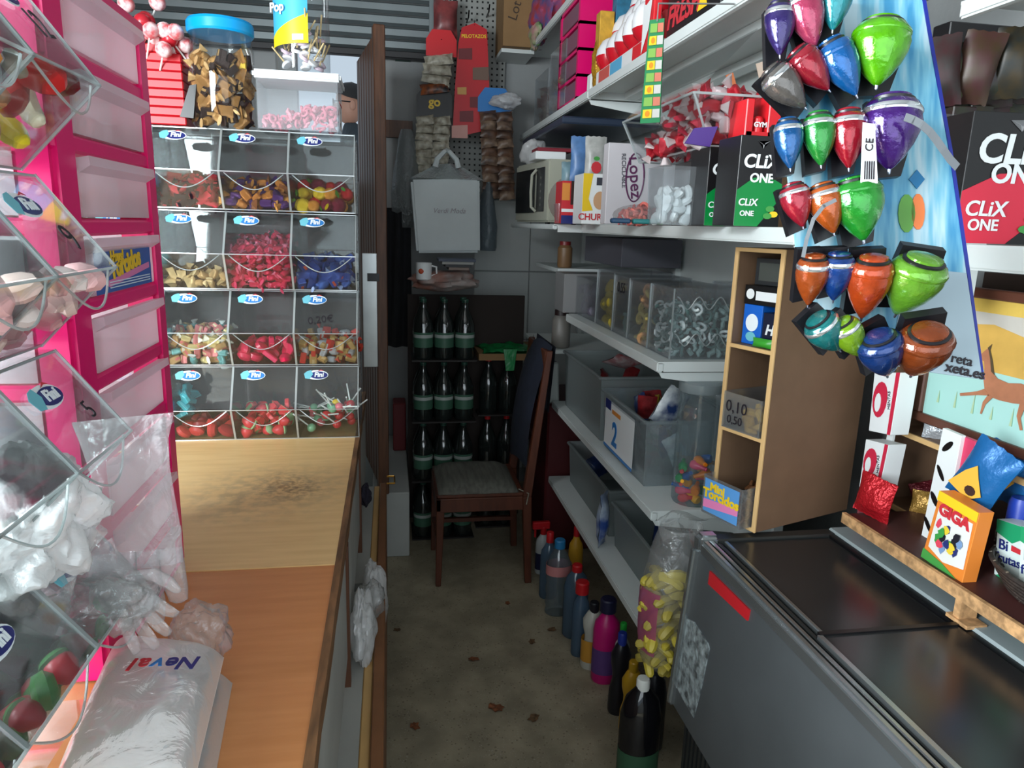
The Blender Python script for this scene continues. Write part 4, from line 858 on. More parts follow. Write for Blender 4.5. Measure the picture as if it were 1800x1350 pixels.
# things on and above the microwave
zt_ = mz1+.001
a, b, za, zb = px_front(940, 268, 982, 278, 3.30); solo('white_box', MB().box(a, 3.28, zt_, b+.03, 3.44, zt_+.035), WHITE(), 'flat white box lying on the microwave', 'box', bevel=.003)
solo('notebook', MB().box(a+.01, 3.29, zt_+.036, b+.06, 3.43, zt_+.052), col('nb_red', 130, 30, 44, .5), 'dark red notebook on the flat white box', 'notebook', bevel=.002)
crumple('plastic_bag', 'crumpled pale bag at the left end on the microwave', 'bag', (.70, 3.60, zt_+.055), (.06, .08, .06), WBAG(), 51, .3, 20, 2.2)
solo('tray', MB().box(.70, 3.0, 2.045, 1.12, 3.9, 2.075), col('tray_blue', 40, 52, 72, .4), 'dark blue flat tray wedged under the upper shelf above the microwave', 'tray', bevel=.006)
for k, (l, t, r_, b_, Y, c_, lab) in enumerate(((1000, 240, 1040, 330, 2.78, (80,120,170), 'blue and white packet standing on the churro boxes'), (1025, 240, 1062, 330, 2.70, (176,176,172), 'pale packet with a red print beside the blue packet'), (985, 285, 1022, 335, 2.85, (110,140,150), 'pale blue clear packet above the red snack box'))):
    a, b, za, zb = px_front(l, t, r_, b_, Y); m = MB(); m.T = Matrix.Translation(((a+b)/2, Y, max((za+zb)/2, 1.643+.09+ (zb-za)/2))); m.pouch(b-a, zb-za, .04, 8, 8, .005, k*3)
    o = solo('snack_packet', m, M('pkt_%d' % k, S(*c_), .35, nz=.25, nscale=25), lab, 'packet', 'packets above the churro boxes', smooth=.9)
    if k == 1:
        F = FRONT(a, b, Y-.021, za, zb)
        decal('red_print', o, FR, F, oval(0, -.02, .02, .022, 10)); decal('green_print', o, FG, F, oval(.0, .012, .012, .008, 8))
# clear bin with red wrapped candy overhanging the cartons
q0 = AT(1095, 205, y=1.98); q1 = AT(1215, 268, y=1.60); q2 = AT(1310, 205, y=1.60)
cbx0, cbx1, cby0, cby1, cz0 = .70, .93, 1.56, 2.02, 1.815
ob = thing('candy_bin_open', 'open clear candy bin of red sweets resting above the gum boxes', 'candy bin', (.82, 1.8, cz0))
m = MB(); t = .004
P8 = lambda z, k: [V((cbx0-k, cby0-k*.4, z)), V((cbx1, cby0-k*.4, z)), V((cbx1, cby1, z)), V((cbx0-k, cby1, z))]
lo, hi = P8(cz0, 0), P8(cz0+.105, .055)
for i in range(4):
    j = (i+1) % 4; n_ = V((0,0,0)); c_ = (lo[0]+lo[2])/2; inn = [(c_-p).normalized()*t for p in (lo[i], lo[j])]
    m.hexa([lo[i], lo[j], lo[j]+inn[1], lo[i]+inn[0], hi[i], hi[j], hi[j]+inn[1], hi[i]+inn[0]])
m.add(lo+[p+V((0,0,.003)) for p in lo], [(0,1,2,3),(4,5,6,7)]); part('bin_walls', m, ACR(), ob)
e = MB()
for i in range(4): e.bar(hi[i], hi[(i+1) % 4], .005, .005); e.bar(lo[i], lo[(i+1) % 4], .004, .004); e.bar(lo[i], hi[i], .004, .004, up=(1,0,0))
part('edge', e, EDGE(), ob, label='bright polished acrylic edge')
m = MB(); m.hexa([hi[0]+V((.0,0,.0)), hi[0]+V((.004,0,0)), hi[3]+V((.004,0,0)), hi[3], hi[0]+V((.13,0,.135)), hi[0]+V((.134,0,.135)), hi[3]+V((.134,0,.135)), hi[3]+V((.13,0,.135))]); part('lid', m, ACR(), ob)
rn = random.Random(35); ms = [sweet('wrapped', W2('redwrap', (200,34,50), (240,226,226)), 'r'), sweet('pack', W2('redpk2', (214,60,74), (230,226,226)), 'r'), sweet('wrapped', W2('whitewrap', (232,214,216), (206,60,80)), 'r')]
scatter('red_candy', 'red and white wrapped candy in the open clear bin above the gum boxes', 'candy', 'red candies in the open bin', ms, pile(cbx0-.02, cby0+.01, cz0+.004, cbx1-.02, cby1-.06, lambda x, y: .05+.08*(y < 1.8), .033, rn, skin=True), .040, rn)
q = AT(1255, 250, y=1.53); solo('purple_packet', MB().prism([AT(*p, y=1.53) for p in ((1205,252),(1248,258),(1262,222),(1222,225))], (0, .008, 0)), col('purple_pkt', 80, 50, 130, .35), 'purple printed packet in the front of the open clear bin', 'packet')
# support under that bin: the box stack behind the gum boxes
carton('storage_box', 'grey box behind the gum boxes carrying the open candy bin', 'box', .80, 1.74, 1.643, 1.1, 2.0, cz0-.001, M('grey_card', S(120, 120, 122), .7))
# red stand with lighters
a = AT(1320, 228, y=1.52); zz = AT(1340, 165, y=1.52).z
rsd = thing('lighter_stand', 'red stand holding two red tubes beside the spinning tops', 'stand', (a.x+.05, 1.55, 1.835))
SR = col('stand_bright_red', 214, 30, 40, .35)
zb_ = AT(1340, 232, y=1.50).z
for l, r_, t_ in ((1312, 1326, 172), (1352, 1374, 165)): part('side', MB().box(AT(l,200,y=1.5).x, 1.5, zb_-.01, AT(r_,200,y=1.5).x, 1.58, AT(l,t_,y=1.5).z), SR, rsd, bevel=.002)
part('tray', MB().box(AT(1312,230,y=1.5).x, 1.5, zb_-.012, AT(1374,230,y=1.5).x, 1.58, zb_), SR, rsd)
for k, (px, t_) in enumerate(((1333, 205), (1344, 178))):
    q = AT(px, 225, y=1.51+.03*k); h = AT(px, t_, y=1.51+.03*k).z-zb_; m = MB(); m.lathe([(.011, 0), (.011, h*.85), (.007, h), (0, h)], 12, (q.x, 1.515+.03*k, zb_+.0005)); tb_ = solo('red_tube', m, SR, 'red tube with a white print in the red stand, %s' % ('shorter front one', 'taller back one')[k], 'tube', smooth=.6)
    text('GYM', WHITE(), tb_, frame((q.x, 1.503+.03*k, zb_+h*.45), (1,0,0), (0,0,1)), .014, bold=.03)
carton('storage_box', 'brown box behind the red lighter stand', 'box', .86, 1.60, 1.643, 1.10, 1.735, zb_-.014, M('brown_card', S(150, 116, 84), .7))
for k, (px, py, px2, py2, c_, nm) in enumerate(((1282, 130, 1302, 205, (230,130,80), 'orange'), (1335, 110, 1348, 170, (226,200,180), 'pale'))):
    solo('paper_strip', MB().bar(AT(px2, py2, y=1.66), AT(px, py, y=1.66), .018, .003, up=(0,1,0)), col('strip_%d' % k, *c_, .6), nm+' card strip sticking up behind the open candy bin', 'card strip')
# hanging price strip with fruit print
p0 = AT(1133, 218, y=1.55); ps = thing('hanging_strip', 'long green and yellow printed strip hanging from the upper shelf', 'strip', (p0.x+.02, 1.55, p0.z))
tl, tr, br, bl_ = AT(1143, 35, y=1.55), AT(1168, 32, y=1.55), AT(1160, 215, y=1.55), AT(1126, 217, y=1.55)
m = MB(); m.prism([tl, tr, br, bl_], (0, .004, 0)); part('card', m, col('strip_green', 40, 130, 80, .45), ps)
part('side_edge', MB().prism([tr+V((.001,0,0)), tr+V((.010,.03,0)), br+V((.010,.03,0)), br+V((.001,0,0))], (0, .002, 0)), BLACK(), ps)
for k in range(8):
    v0, v1 = .04+.118*k, .04+.118*k+.085; L_ = lambda u, v: (tl*(1-u)+tr*u)*(1-v)+(bl_*(1-u)+br*u)*v+V((0,-.0015,0))
    for (u0, u1, mt, nm) in ((.06, .52, FY if k % 2 else col('strip_lime', 130, 176, 80, .45), 'fruit_print'), (.56, .94, col('strip_coral', 206, 120, 96, .45) if k % 2 == 0 else col('strip_grey', 200, 196, 190, .45), 'label_print')):
        part(nm, MB().prism([L_(u0, v0), L_(u1, v0), L_(u1, v1), L_(u0, v1)], (0, .001, 0)), mt, ps)
    if k % 2: part('orange_dot', MB().prism([L_(.28+.12*math.cos(t_), (v0+v1)/2+.03*math.sin(t_))-V((0,.001,0)) for t_ in [i*.785 for i in range(8)]], (0, .0008, 0)), col('strip_orange', 240, 140, 30, .45), ps)
part('hook', MB().tube([tl*.5+tr*.5+V((0,0,-.005)), tl*.5+tr*.5+V((0,.0,.03)), V((SX-.004, 1.6, 2.118))], .0018, 6), col('hook_wire', 120, 120, 120, .3), ps)
# ---------------------------------------------------------------- upper shelf
a = AT(1165, 60, x=SX+.02); bk = carton('candy_carton', 'black carton with red lettering at the near end of the upper shelf', 'carton', SX+.03, a.y-.35, 2.146, SX+.25, a.y, 2.27, GB)
F = SIDE(SX+.03, a.y-.35, a.y, 2.146, 2.27); text('FRESH', FR, bk, F @ Matrix.Translation((-.06, .0, 0)), .08, bold=.03, shear=.2)
decal('yellow_mark', bk, FY, F, [(.04, -.03), (.10, -.03), (.07, .03)], .001)
crumple('plastic_bag', 'pink and white bag at the top on the near upper shelf', 'bag', (SX+.16, 1.45, 2.20), (.09, .12, .055), col('bag_pinkwhite', 220, 190, 200, .4, nz=.3, nscale=14), 61, .3, 20)
# surprise egg display
eg = thing('egg_display', 'red and white surprise egg display on the upper shelf', 'display', (SX+.12, 2.4, 2.146))
ya, yb = AT(1140, 120, x=SX).y, AT(1035, 165, x=SX).y
part('tray', MB().box(SX+.02, ya+.09, 2.146, SX+.30, yb-.02, 2.20), WHITE(), eg, bevel=.002)
for k, c_ in enumerate(((206,90,80), (90,170,210), (226,226,226))):
    y0_ = yb-.05-(k+1)*.14; part('tray_print', MB().box(SX+.0185, y0_, 2.152, SX+.0195, y0_+.13, 2.196), col('tray_pr_%d' % k, *c_, .5), eg)
part('red_panel', MB().box(SX+.005, ya, 2.146, SX+.03, ya+.085, 2.47), SR, eg, bevel=.003)
F = SIDE(SX+.004, ya, ya+.085, 2.146, 2.47)
decal('panel_window', eg, col('panel_grey', 110, 112, 118, .4), F, [(-.036, .02), (-.006, -.02), (-.006, .08), (-.036, .10)], .001)
decal('white_print', eg, WHITE(), F, [(-.0425, -.16), (.01, -.10), (.03, -.02), (-.02, -.03), (-.0425, -.02)], .001)
part('red_foot', MB().box(SX+.003, ya+.085, 2.146, SX+.012, ya+.17, 2.185), SR, eg)
EGW, EGR = col('egg_white', 232, 232, 234, .25), col('egg_red', 196, 24, 40, .25)
em = MB(); em.lathe([(0, 0), (.022, .004), (.036, .022), (.040, .038)], 14); em.m = 1; em.lathe([(.040, .038), (.038, .058), (.026, .084), (.010, .096), (0, .098)], 14); em.m = 0
egm = em.mesh('egg', [EGR, EGW], smooth=True)
for tier in range(4):
    for k in range(5):
        y_ = ya+.17+k*.11; o = bpy.data.objects.new('surprise_egg', egm); o.location = (SX+.055+.06*tier, y_+.02*(tier % 2), 2.201+.09*tier); o.scale = (1.25,)*3; o.rotation_euler = (.0, -.15, k)
        link(o, None, 'white and red surprise egg, %s tier, %s from the red panel' % (('front', 'second', 'third', 'back')[tier], ('first', 'second', 'third', 'fourth', 'fifth')[k]), 'egg', 'surprise eggs %d' % tier)
part('step', MB().box(SX+.085, ya+.12, 2.20, SX+.30, yb-.03, 2.289), SR, eg); part('step', MB().box(SX+.145, ya+.12, 2.289, SX+.30, yb-.03, 2.379), SR, eg); part('step', MB().box(SX+.205, ya+.12, 2.379, SX+.30, yb-.03, 2.469), SR, eg)
crumple('candy_bag', 'gold foil bag squeezed between the egg display and the pink drawers', 'bag', (SX+.04, yb+.01, 2.235), (.03, .03, .09), foil('gold_bag', 190, 140, 40), 71, .3, 18)
carton('narrow_box', 'narrow white box under the gold foil bag', 'box', SX+.015, yb+.04, 2.146, SX+.10, yb+.09, 2.21, WHITE())
# packets standing between the eggs and the pink unit
for k, (xa, xb, hh_, c_, nm_) in enumerate(((.775, .83, .27, (196,150,50), 'gold'), (.835, .90, .33, (40,110,140), 'blue green'), (.905, .99, .40, (176,172,170), 'pale grey'))):
    carton('tall_carton', 'tall %s carton wedged between the egg display and the pink drawers' % nm_, 'carton', xa, 2.775, 2.146, xb, 2.83, 2.146+hh_, M('tallc_%d' % k, S(*c_), .45, nz=.35, nscale=25))
# pink drawer unit
y0_, y1_ = AT(1014, 150, x=SX+.01).y, AT(981, 150, x=SX+.01).y
pd = thing('drawer_unit', 'small pink plastic drawer unit with four drawers on the upper shelf', 'drawer unit', (SX+.12, (y0_+y1_)/2, 2.146))
m = MB(); hz = .40
for k in range(5): m.box(SX+.01, y0_, 2.146+k*hz/4-(.0 if k == 0 else .012), SX+.25, y1_, 2.146+k*hz/4+(.012 if k == 0 else 0))
m.box(SX+.01, y0_, 2.146, SX+.25, y0_+.025, 2.146+hz).box(SX+.01, y1_-.025, 2.146, SX+.25, y1_, 2.146+hz); part('frame', m, PK, pd)
for k in range(4): part('drawer', MB().box(SX+.014, y0_+.027, 2.146+k*hz/4+.013, SX+.02, y1_-.027, 2.146+(k+1)*hz/4-.02), clear('pink_frost', tint=(.8, .5, .65), haze=.5, hazecol=(.55, .3, .42), gloss=.05, rough=.3), pd)
# clear boxes with packs
for k in range(2):
    y0_ = 3.25+.36*k; cx = thing('clear_box', 'tall clear box of pale sweets %s' % ('beside the pink drawer unit', 'at the far end of the upper shelf')[k], 'box', (SX+.1, y0_+.15, 2.146))
    part('walls', tub_walls(SX+.01, y0_, 2.147, SX+.25, y0_+.32, 2.43-.05*k), TUBW, cx)
    rn = random.Random(80+k); ms = [sweet('pack', W2('palepk', (190,176,160), (150,60,60)), 'p'), sweet('pack', W2('palepk2', (150,90,80), (150,60,60)), 'p')]
    scatter('wrapped_sweet', 'pale wrapped sweet in the tall clear box %s' % ('beside the pink drawers', 'at the far shelf end')[k], 'candy', 'sweets in tall box %d' % k, ms, pile(SX+.02, y0_+.01, 2.151, SX+.14, y0_+.31, lambda x, y: .2, .06, rn, skin=True), .055, rn)
crumple('toy_bundle', 'multicoloured toy bundle at the far end of the topmost shelf', 'toys', AT(960, 30, x=SX+.06), (.07, .25, .11), M('toy_mix', S(200, 60, 50), .5, col2=S(60, 90, 150), nscale=12), 81, .4, 22)
crumple('green_bag', 'green and pink bag hanging under the topmost shelf end', 'bag', AT(942, 62, x=SX+.01), (.03, .10, .06), M('bag_greenpink', S(90, 170, 90), .5, col2=S(200, 150, 150), nscale=14), 82, .4, 20)
x0, x1, z0, z1 = px_front(884, -30, 936, 82, 4.0)
cd_ = carton('cardboard_box', 'brown cardboard box at the top right of the pegboard', 'box', x0, 4.0, z0, x1+.02, 4.29, z1, M('kraft_card', S(140, 108, 70), .8, nz=.1, nscale=6))
text('Lot', col('print_dark', 60, 44, 30, .6), cd_, FRONT(x0, x1, 4.0, z0, z1) @ Matrix.Translation((-.02, .02, 0)) @ Matrix.Rotation(1.3, 4, 'Z'), .07)
part('wall_bracket', MB().box(x0, 4.05, z0-.02, x1+.02, 4.31, z0-.001), SHF, cd_)

# ---------------------------------------------------------------- clear sweet boxes on the second shelf
Z2 = 1.263
def sweetbox(label, y0, y1, x0, x1, h, kinds, sz, fillh, seed, nm, lb, note=None, wavy=False):
    root = thing('sweet_box', label, 'sweet box', ((x0+x1)/2, (y0+y1)/2, Z2))
    part('walls', tub_walls(x0, y0, Z2+.0005, x1, y1, Z2+h), TUBW, root)
    part('lid', MB().box(x0-.002, y0-.002, Z2+h-.001, x1+.002, y1+.002, Z2+h+.003), TUBW, root)
    e = MB()
    for x_ in (x0, x1):
        for y_ in (y0, y1): e.bar((x_, y_, Z2), (x_, y_, Z2+h), .004, .004, up=(1,0,0))
    part('edge', e, EDGE(), root)
    if wavy:
        for zz in (.80, .28):
            w_ = MB(); w_.tube([(x0+.01+(x1-x0-.02)*i/30, y0-.001, Z2+h*zz+.018*math.cos(i*.63)) for i in range(31)], .002, 5); part('wave_relief', w_, EDGE(), root)
    if note: text(note, INK, root, SIDE(x0, y0, y1, Z2, Z2+h) @ Matrix.Translation((0, h*.3, 0)), .05)
    rn = random.Random(seed); ms = [sweet(k, m, nm) for k, m in kinds]
    scatter(nm, lb, 'candy', 'candy: '+lb, ms, [p for p in pile(x0+.006, y0+.006, Z2+.004, x1-.006, y1-.006, lambda x, y: fillh, sz*.86, rn) if p.x < x0+sz*1.5 or p.y < y0+sz*1.5 or p.z > Z2+fillh-sz], sz, rn)
Yx = lambda px: AT(px, 560, x=.80).y
ws = [('swirl', [col('licorice_pale', 240,248,246,.5)]*2), ('chip', [col('licorice_grey', 150,176,172,.5)]*2), ('swirl', [col('licorice_dark', 90,120,116,.5)]*2)]
yA, yB, yC, yD, yE, yF = Yx(1182), Yx(1140), Yx(1103), Yx(1076), Yx(1046), Yx(1005)
sweetbox('clear box of grey green curled sweets nearest the wooden box on the second shelf', yA, yB-.004, .80, 1.02, .205, ws, .033, .150, 1, 'curled_sweet', 'grey green curled sweet in the nearest clear box', wavy=True)
sweetbox('clear box of ring sweets second from the near end of the second shelf', yB, yC-.004, .80, 1.02, .20, [('swirl', [col('ring_yellow', 226,206,120,.5)]*2), ('swirl', [col('ring_orange', 214,160,110,.5)]*2)], .046, .17, 2, 'ring_sweet', 'yellow and orange ring sweet in the second clear box')
sweetbox('clear box with a handwritten price third along the second shelf', yC, yD-.004, .80, 1.02, .205, [('chip', [col('sw_green', 120,150,140,.5)]*2)], .05, .07, 3, 'green_sweet', 'dull green sweet in the third clear box', '0,55')
sweetbox('clear box of yellow sweets fourth along the second shelf', yD, yE-.004, .80, 1.02, .21, [('gummy', [col('sw_yellow', 196,176,60,.5)]*2)], .05, .16, 4, 'yellow_sweet', 'yellow sweet in the fourth clear box')
sweetbox('clear box of purple grey sweets at the far end of the second shelf', yE, yF-.004, .80, 1.02, .16, [('gummy', [col('sw_purple', 110,104,120,.5)]*2)], .06, .12, 5, 'purple_sweet', 'dull purple sweet in the fifth clear box')
sweetbox('second clear box of grey green curled sweets behind the wooden box', yA+.002, yB+.05, 1.03, 1.16, .21, ws, .030, .15, 6, 'curled_sweet', 'grey green curled sweet in the box by the wall')
carton('storage_box', 'dark grey box stacked on the clear boxes under the eye level shelf', 'box', .90, yE+.02, Z2+.218, 1.15, yF+.2, Z2+.33, col('box_slate', 84, 84, 92, .6))
# far end of that shelf
for k, (px, py, w_, h_, c_, cap, lab) in enumerate(((985, 610, .045, .18, (120,116,110), (40,26,26), 'grey jar with a dark red lid beside the green bag'), (992, 470, .035, .12, (120,90,60), (120,30,30), 'brown bottle with a red cap under the microwave shelf'))):
    q = AT(px, py, y=3.3); m = MB(); root = thing('jar', lab, 'jar', (q.x, 3.3, q.z))
    m.lathe([(w_*.9, 0), (w_, .01), (w_, h_*.75), (w_*.7, h_*.86)], 16, (q.x, 3.3, q.z)); part('body', m, col('jarc_%d' % k, *c_, .4), root, smooth=.6)
    m = MB(); m.lathe([(w_*.76, h_*.86), (w_*.76, h_), (0, h_)], 16, (q.x, 3.3, q.z)); part('cap', m, col('jarcap_%d' % k, *cap, .4), root, smooth=.6)
q = AT(985, 610, y=3.3)
solo('side_shelf', MB().box(.72, 3.22, q.z-.02, 1.165, 3.75, q.z-.001), SHF, 'short white shelf carrying the jar with the dark red lid', 'shelf', bevel=.002)
q = AT(992, 470, y=3.3); solo('side_shelf', MB().box(.76, 3.22, q.z-.02, 1.165, 3.75, q.z-.001), SHF, 'short white shelf carrying the brown bottle', 'shelf', bevel=.002)
q = AT(985, 545, y=3.25); carton('storage_tub', 'grey box at the far end beside the clear sweet boxes', 'box', .745, 3.03, 1.263, 1.02, 3.2, 1.263+.17, col('tub_grey', 130, 130, 130, .5))
# ---------------------------------------------------------------- tubs on the third and fourth shelves
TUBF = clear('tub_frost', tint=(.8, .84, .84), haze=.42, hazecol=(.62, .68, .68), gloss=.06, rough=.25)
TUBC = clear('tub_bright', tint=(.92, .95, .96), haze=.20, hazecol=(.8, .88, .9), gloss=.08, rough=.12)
def tub(label, x0, y0, z0, x1, y1, h, mat=None, name='storage_tub'):
    root = thing(name, label, 'tub', ((x0+x1)/2, (y0+y1)/2, z0))
    part('tub_body', tub_walls(x0, y0, z0, x1, y1, z0+h, .003, .010), mat or TUBF, root)
    m = MB()
    for (ax, ay, bx, by) in ((x0,y0,x1,y0),(x1,y0,x1,y1),(x1,y1,x0,y1),(x0,y1,x0,y0)):
        f = lambda x, y: (x+(.014 if x > (x0+x1)/2 else -.014), y+(.014 if y > (y0+y1)/2 else -.014), z0+h)
        m.bar(f(ax, ay), f(bx, by), .014, .012)
    part('rim', m, mat or TUBF, root, bevel=.003); return root
Z3, Z4 = .823, .446
Y3 = lambda px, py: AT(px, py, x=.80).y
yn, ym = 2.06, 2.50
t2 = tub('clear tub labelled with a blue 2 and filled with snack packets', .80, yn, Z3, 1.10, ym, .215, TUBC)
F = SIDE(.795, yn+.10, ym-.02, Z3, Z3+.215); hw = (ym-yn-.12)/2
lb = decal('label', t2, WHITE(), F, rect(-hw, -.085, hw, .085), .003); decal('label_band', lb, FB, F, rect(-hw, -.095, hw, -.085), .004); decal('label_corner', lb, FN, F, rect(-hw, .05, -hw*.6, .085), .004); decal('label_bar', lb, col('orange_print', 220, 140, 60, .5), F, rect(-hw*.5, .045, hw*.1, .06), .004)
text('2', FB, lb, F @ Matrix.Translation((-hw*.25, -.03, .003)), .12, bold=.03)
rn = random.Random(50); pcol = [('snow', (210,220,224)), ('navy', (40,60,110)), ('grey', (140,146,150)), ('olive', (120,124,100)), ('red', (150,40,44)), ('yellow', (200,170,50))]
def packs(n, x0, y0, z0, x1, y1, h, label, seed, sel, size=(.07, .12), group=None):
    rn = random.Random(seed)
    for k in range(n):
        nm, c_ = pcol[sel[k % len(sel)]]; m = MB(); w_, h_ = size[0]*rn.uniform(.8, 1.15), size[1]*rn.uniform(.8, 1.1)
        m.T = xf((rn.uniform(x0+.05, x1-.05), y0+.04+(y1-y0-.08)*(k+.5)/n, z0+h*rn.uniform(.5, .8)), rn.uniform(-.5, .5), rn.uniform(-.6, .6), rn.uniform(0, 3.1)); m.pouch(w_, h_, .03, 7, 7, .006, k+seed)
        solo('snack_packet', m, M('pack_'+nm, S(*c_), .3, nz=.45, nscale=30, bump=.2), '%s snack packet %s, %s from the near end' % (nm, label, ('first', 'second', 'third', 'fourth', 'fifth', 'sixth', 'seventh', 'eighth', 'ninth')[k]), 'packet', group or 'packets '+label, smooth=.9)
packs(9, .80, yn, Z3+.01, 1.10, ym, .13, 'in the clear tub labelled 2', 3, (0, 1, 2, 3, 0, 2))
m = MB(); q = AT(1180, 690, y=2.12); m.T = xf((q.x, 2.12, Z3+.245), .2, .5, .4); m.pouch(.11, .13, .05, 9, 9, .008, 4); o = solo('snack_packet', m, M('pack_whiteblue', S(226, 230, 230), .25, col2=S(40, 60, 110), nscale=16), 'white and navy packet sticking out of the tub labelled 2', 'packet', smooth=.9)
packs(4, .82, 2.25, Z3+.12, 1.05, ym, .1, 'at the back of tub 2', 9, (4, 5, 1))
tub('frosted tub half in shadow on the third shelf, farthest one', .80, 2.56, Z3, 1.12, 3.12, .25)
packs(4, .82, 2.6, Z3+.02, 1.1, 3.1, .2, 'in the farthest tub of the third shelf', 15, (4, 2, 4))
q = AT(1095, 632, y=2.72); m = MB(); m.T = xf((q.x, 2.72, q.z-.01), 1.1, .3, .3); m.pouch(.13, .11, .03, 8, 8, .006, 5); solo('snack_packet', m, M('pack_redwhite', S(150, 50, 56), .35, col2=S(190, 176, 176), nscale=22), 'red and pale packet resting on the farthest tub rim', 'packet', smooth=.9)
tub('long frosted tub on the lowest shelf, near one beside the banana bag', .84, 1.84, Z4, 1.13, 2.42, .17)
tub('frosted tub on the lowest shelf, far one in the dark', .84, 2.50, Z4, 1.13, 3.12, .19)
packs(5, .84, 1.84, Z4+.01, 1.13, 2.42, .12, 'in the near tub of the lowest shelf', 25, (1, 2, 1, 4))
packs(4, .84, 2.5, Z4+.02, 1.13, 3.12, .15, 'in the far tub of the lowest shelf', 35, (1, 5, 4))
q = AT(1060, 948, z=Z4); m = MB(); m.T = xf((.79, AT(1058, 945, x=.79).y, Z4+.105), 0, 0, .9); m.pouch(.07, .21, .045, 8, 10, .006, 7); o = solo('tall_packet', m, M('pack_bluewhite', S(196, 210, 220), .3, col2=S(40, 70, 140), nscale=14), 'tall blue and white packet standing on the lowest shelf edge', 'packet', smooth=.9)
# balloon jar
jx, jy = .905, 1.93
bj = thing('balloon_jar', 'tall clear jar with a grey lid and coloured balloons at its bottom', 'jar', (jx, jy, Z3))
hj = .365; rj = .062
m = MB(); m.lathe(jar_profile(rj, hj, .97), 24, (jx, jy, Z3)); part('jar_body', m, clear('jar_blue', tint=(.86, .93, .95), haze=.12, hazecol=(.7, .82, .86), gloss=.08), bj, smooth=.6)
m = MB(); m.lathe([(rj*1.0, hj-.02), (rj*1.05, hj-.015), (rj*1.05, hj+.008), (rj*.95, hj+.014), (0, hj+.014)], 24, (jx, jy, Z3)); part('lid', m, clear('jar_lid', tint=(.7, .76, .78), haze=.6, hazecol=(.6, .68, .7), gloss=.1, rough=.2), bj, smooth=.6)
bcol = [('red', (214,40,50)), ('yellow', (240,170,30)), ('green', (30,150,80)), ('pink', (226,70,110)), ('blue', (30,90,160)), ('orange', (236,130,30))]
rn = random.Random(60)
for k in range(18):
    nm, c_ = bcol[k % 6]; a_ = rn.uniform(math.pi*.8, math.pi*2.1); q = V((jx+.036*math.cos(a_), jy+.036*math.sin(a_), Z3+.018+.007*k)); d_ = V((rn.uniform(-1, 1), rn.uniform(-1, 1), rn.uniform(-.3, .3))).normalized()
    m = MB(); m.tube([q-d_*.022, q-d_*.014, q, q+d_*.014, q+d_*.03], [.012, .015, .013, .007, .006], 9); solo('balloon', m, col('balloon_'+nm, *c_, .35), nm+' deflated balloon in the tall clear jar', 'balloon', 'balloons in the jar', smooth=True)
# ================================================================ bottles on the floor along the shelf
def bottle(label, px, pyb, pyt, wpx, prof, body, cap, lab=None, name='bottle', capr=.42, dx=0, trig=False):
    q = AT(px, pyb, z=0); sc_ = DEP(q)/FPX; r = wpx*sc_/2; q.y += r; h = AT(px, pyt, y=q.y).z
    root = thing(name, label, 'bottle', (q.x, q.y, 0), 'bottles on the floor')
    c = (q.x, q.y, 0)
    P = {'slim': [(.9,0),(1,.03),(1,.62),(.9,.72),(.5,.80),(.40,.84),(.40,.88)], 'water': [(.85,0),(.98,.02),(.9,.1),(1,.16),(.9,.25),(1,.33),(.92,.42),(1,.55),(.95,.68),(.6,.82),(.32,.88),(.32,.92)],
         'jug': [(.85,0),(1,.03),(1,.55),(1,.7),(.8,.83),(.35,.92),(.3,.94)], 'hour': [(.9,0),(1,.04),(.95,.3),(.72,.42),(.72,.5),(.9,.62),(.95,.74),(.6,.84),(.4,.88)]}[prof]
    m = MB(); m.lathe([(a*r, b*h) for a, b in P], 20, c, 1, .8); part('body', m, body, root, smooth=.7)
    m = MB(); z0 = P[-1][1]*h
    m.lathe([(capr*r, z0-.01), (capr*r, h*.985), (capr*r*.85, h)], 14, c); cp_ = part('cap', m, cap, root, smooth=.5)
    if trig:
        m = MB(); m.box(q.x-.055, q.y-.012, h-.012, q.x+.03, q.y+.012, h+.025).box(q.x-.045, q.y-.006, h-.055, q.x-.035, q.y+.006, h-.01); part('trigger', m, cap, root, bevel=.004)
    if lab:
        m = MB(); za, zb, mt = lab
        m.lathe([(r*1.01, h*za), (r*1.01, h*zb)], 20, c, 1, .8); m.f = [f for f in m.f if len(f) == 4]; m.mi = [0]*len(m.f); part('label', m, mt, root, smooth=True)
    return root
RC_ = col('cap_red', 190, 26, 34, .4); BLU = clear('bottle_blue', tint=(.45, .6, .75), haze=.45, hazecol=(.22, .36, .52), gloss=.06, rough=.1); CLR = clear('bottle_clear', tint=(.8, .88, .92), haze=.18, hazecol=(.5, .62, .7), gloss=.08)
bottle('white spray bottle with a red trigger at the far end of the bottle row', 955, 1012, 925, 26, 'slim', col('bt_white', 190, 196, 196, .4), RC_, (.1, .45, col('bt_navy', 30, 36, 70, .4)), trig=True)
bottle('blue bottle with a red cap behind the clear water bottle', 966, 1056, 935, 32, 'slim', BLU, RC_)
bottle('yellow bottle with a red cap half hidden under the lowest shelf', 1012, 1040, 925, 26, 'slim', col('bt_yellow', 200, 150, 40, .4), RC_)
bottle('clear ribbed water bottle with a light blue cap', 984, 1088, 948, 46, 'water', CLR, col('cap_sky', 40, 120, 170, .4), (.55, .68, col('lbl_rose', 200, 130, 130, .5)))
bottle('wide pale blue bottle with a red cap in the middle of the row', 1014, 1128, 992, 44, 'jug', BLU, RC_)
bottle('slim blue bottle with a big red cap in front of the wide blue one', 1021, 1158, 1022, 30, 'slim', BLU, RC_, capr=.8)
bottle('white bottle with an orange label and white cap', 1044, 1182, 1058, 40, 'hour', col('bt_cream', 186, 186, 176, .4), col('cap_dark', 24, 26, 34, .4), (.12, .45, col('lbl_orange', 196, 140, 50, .5)))
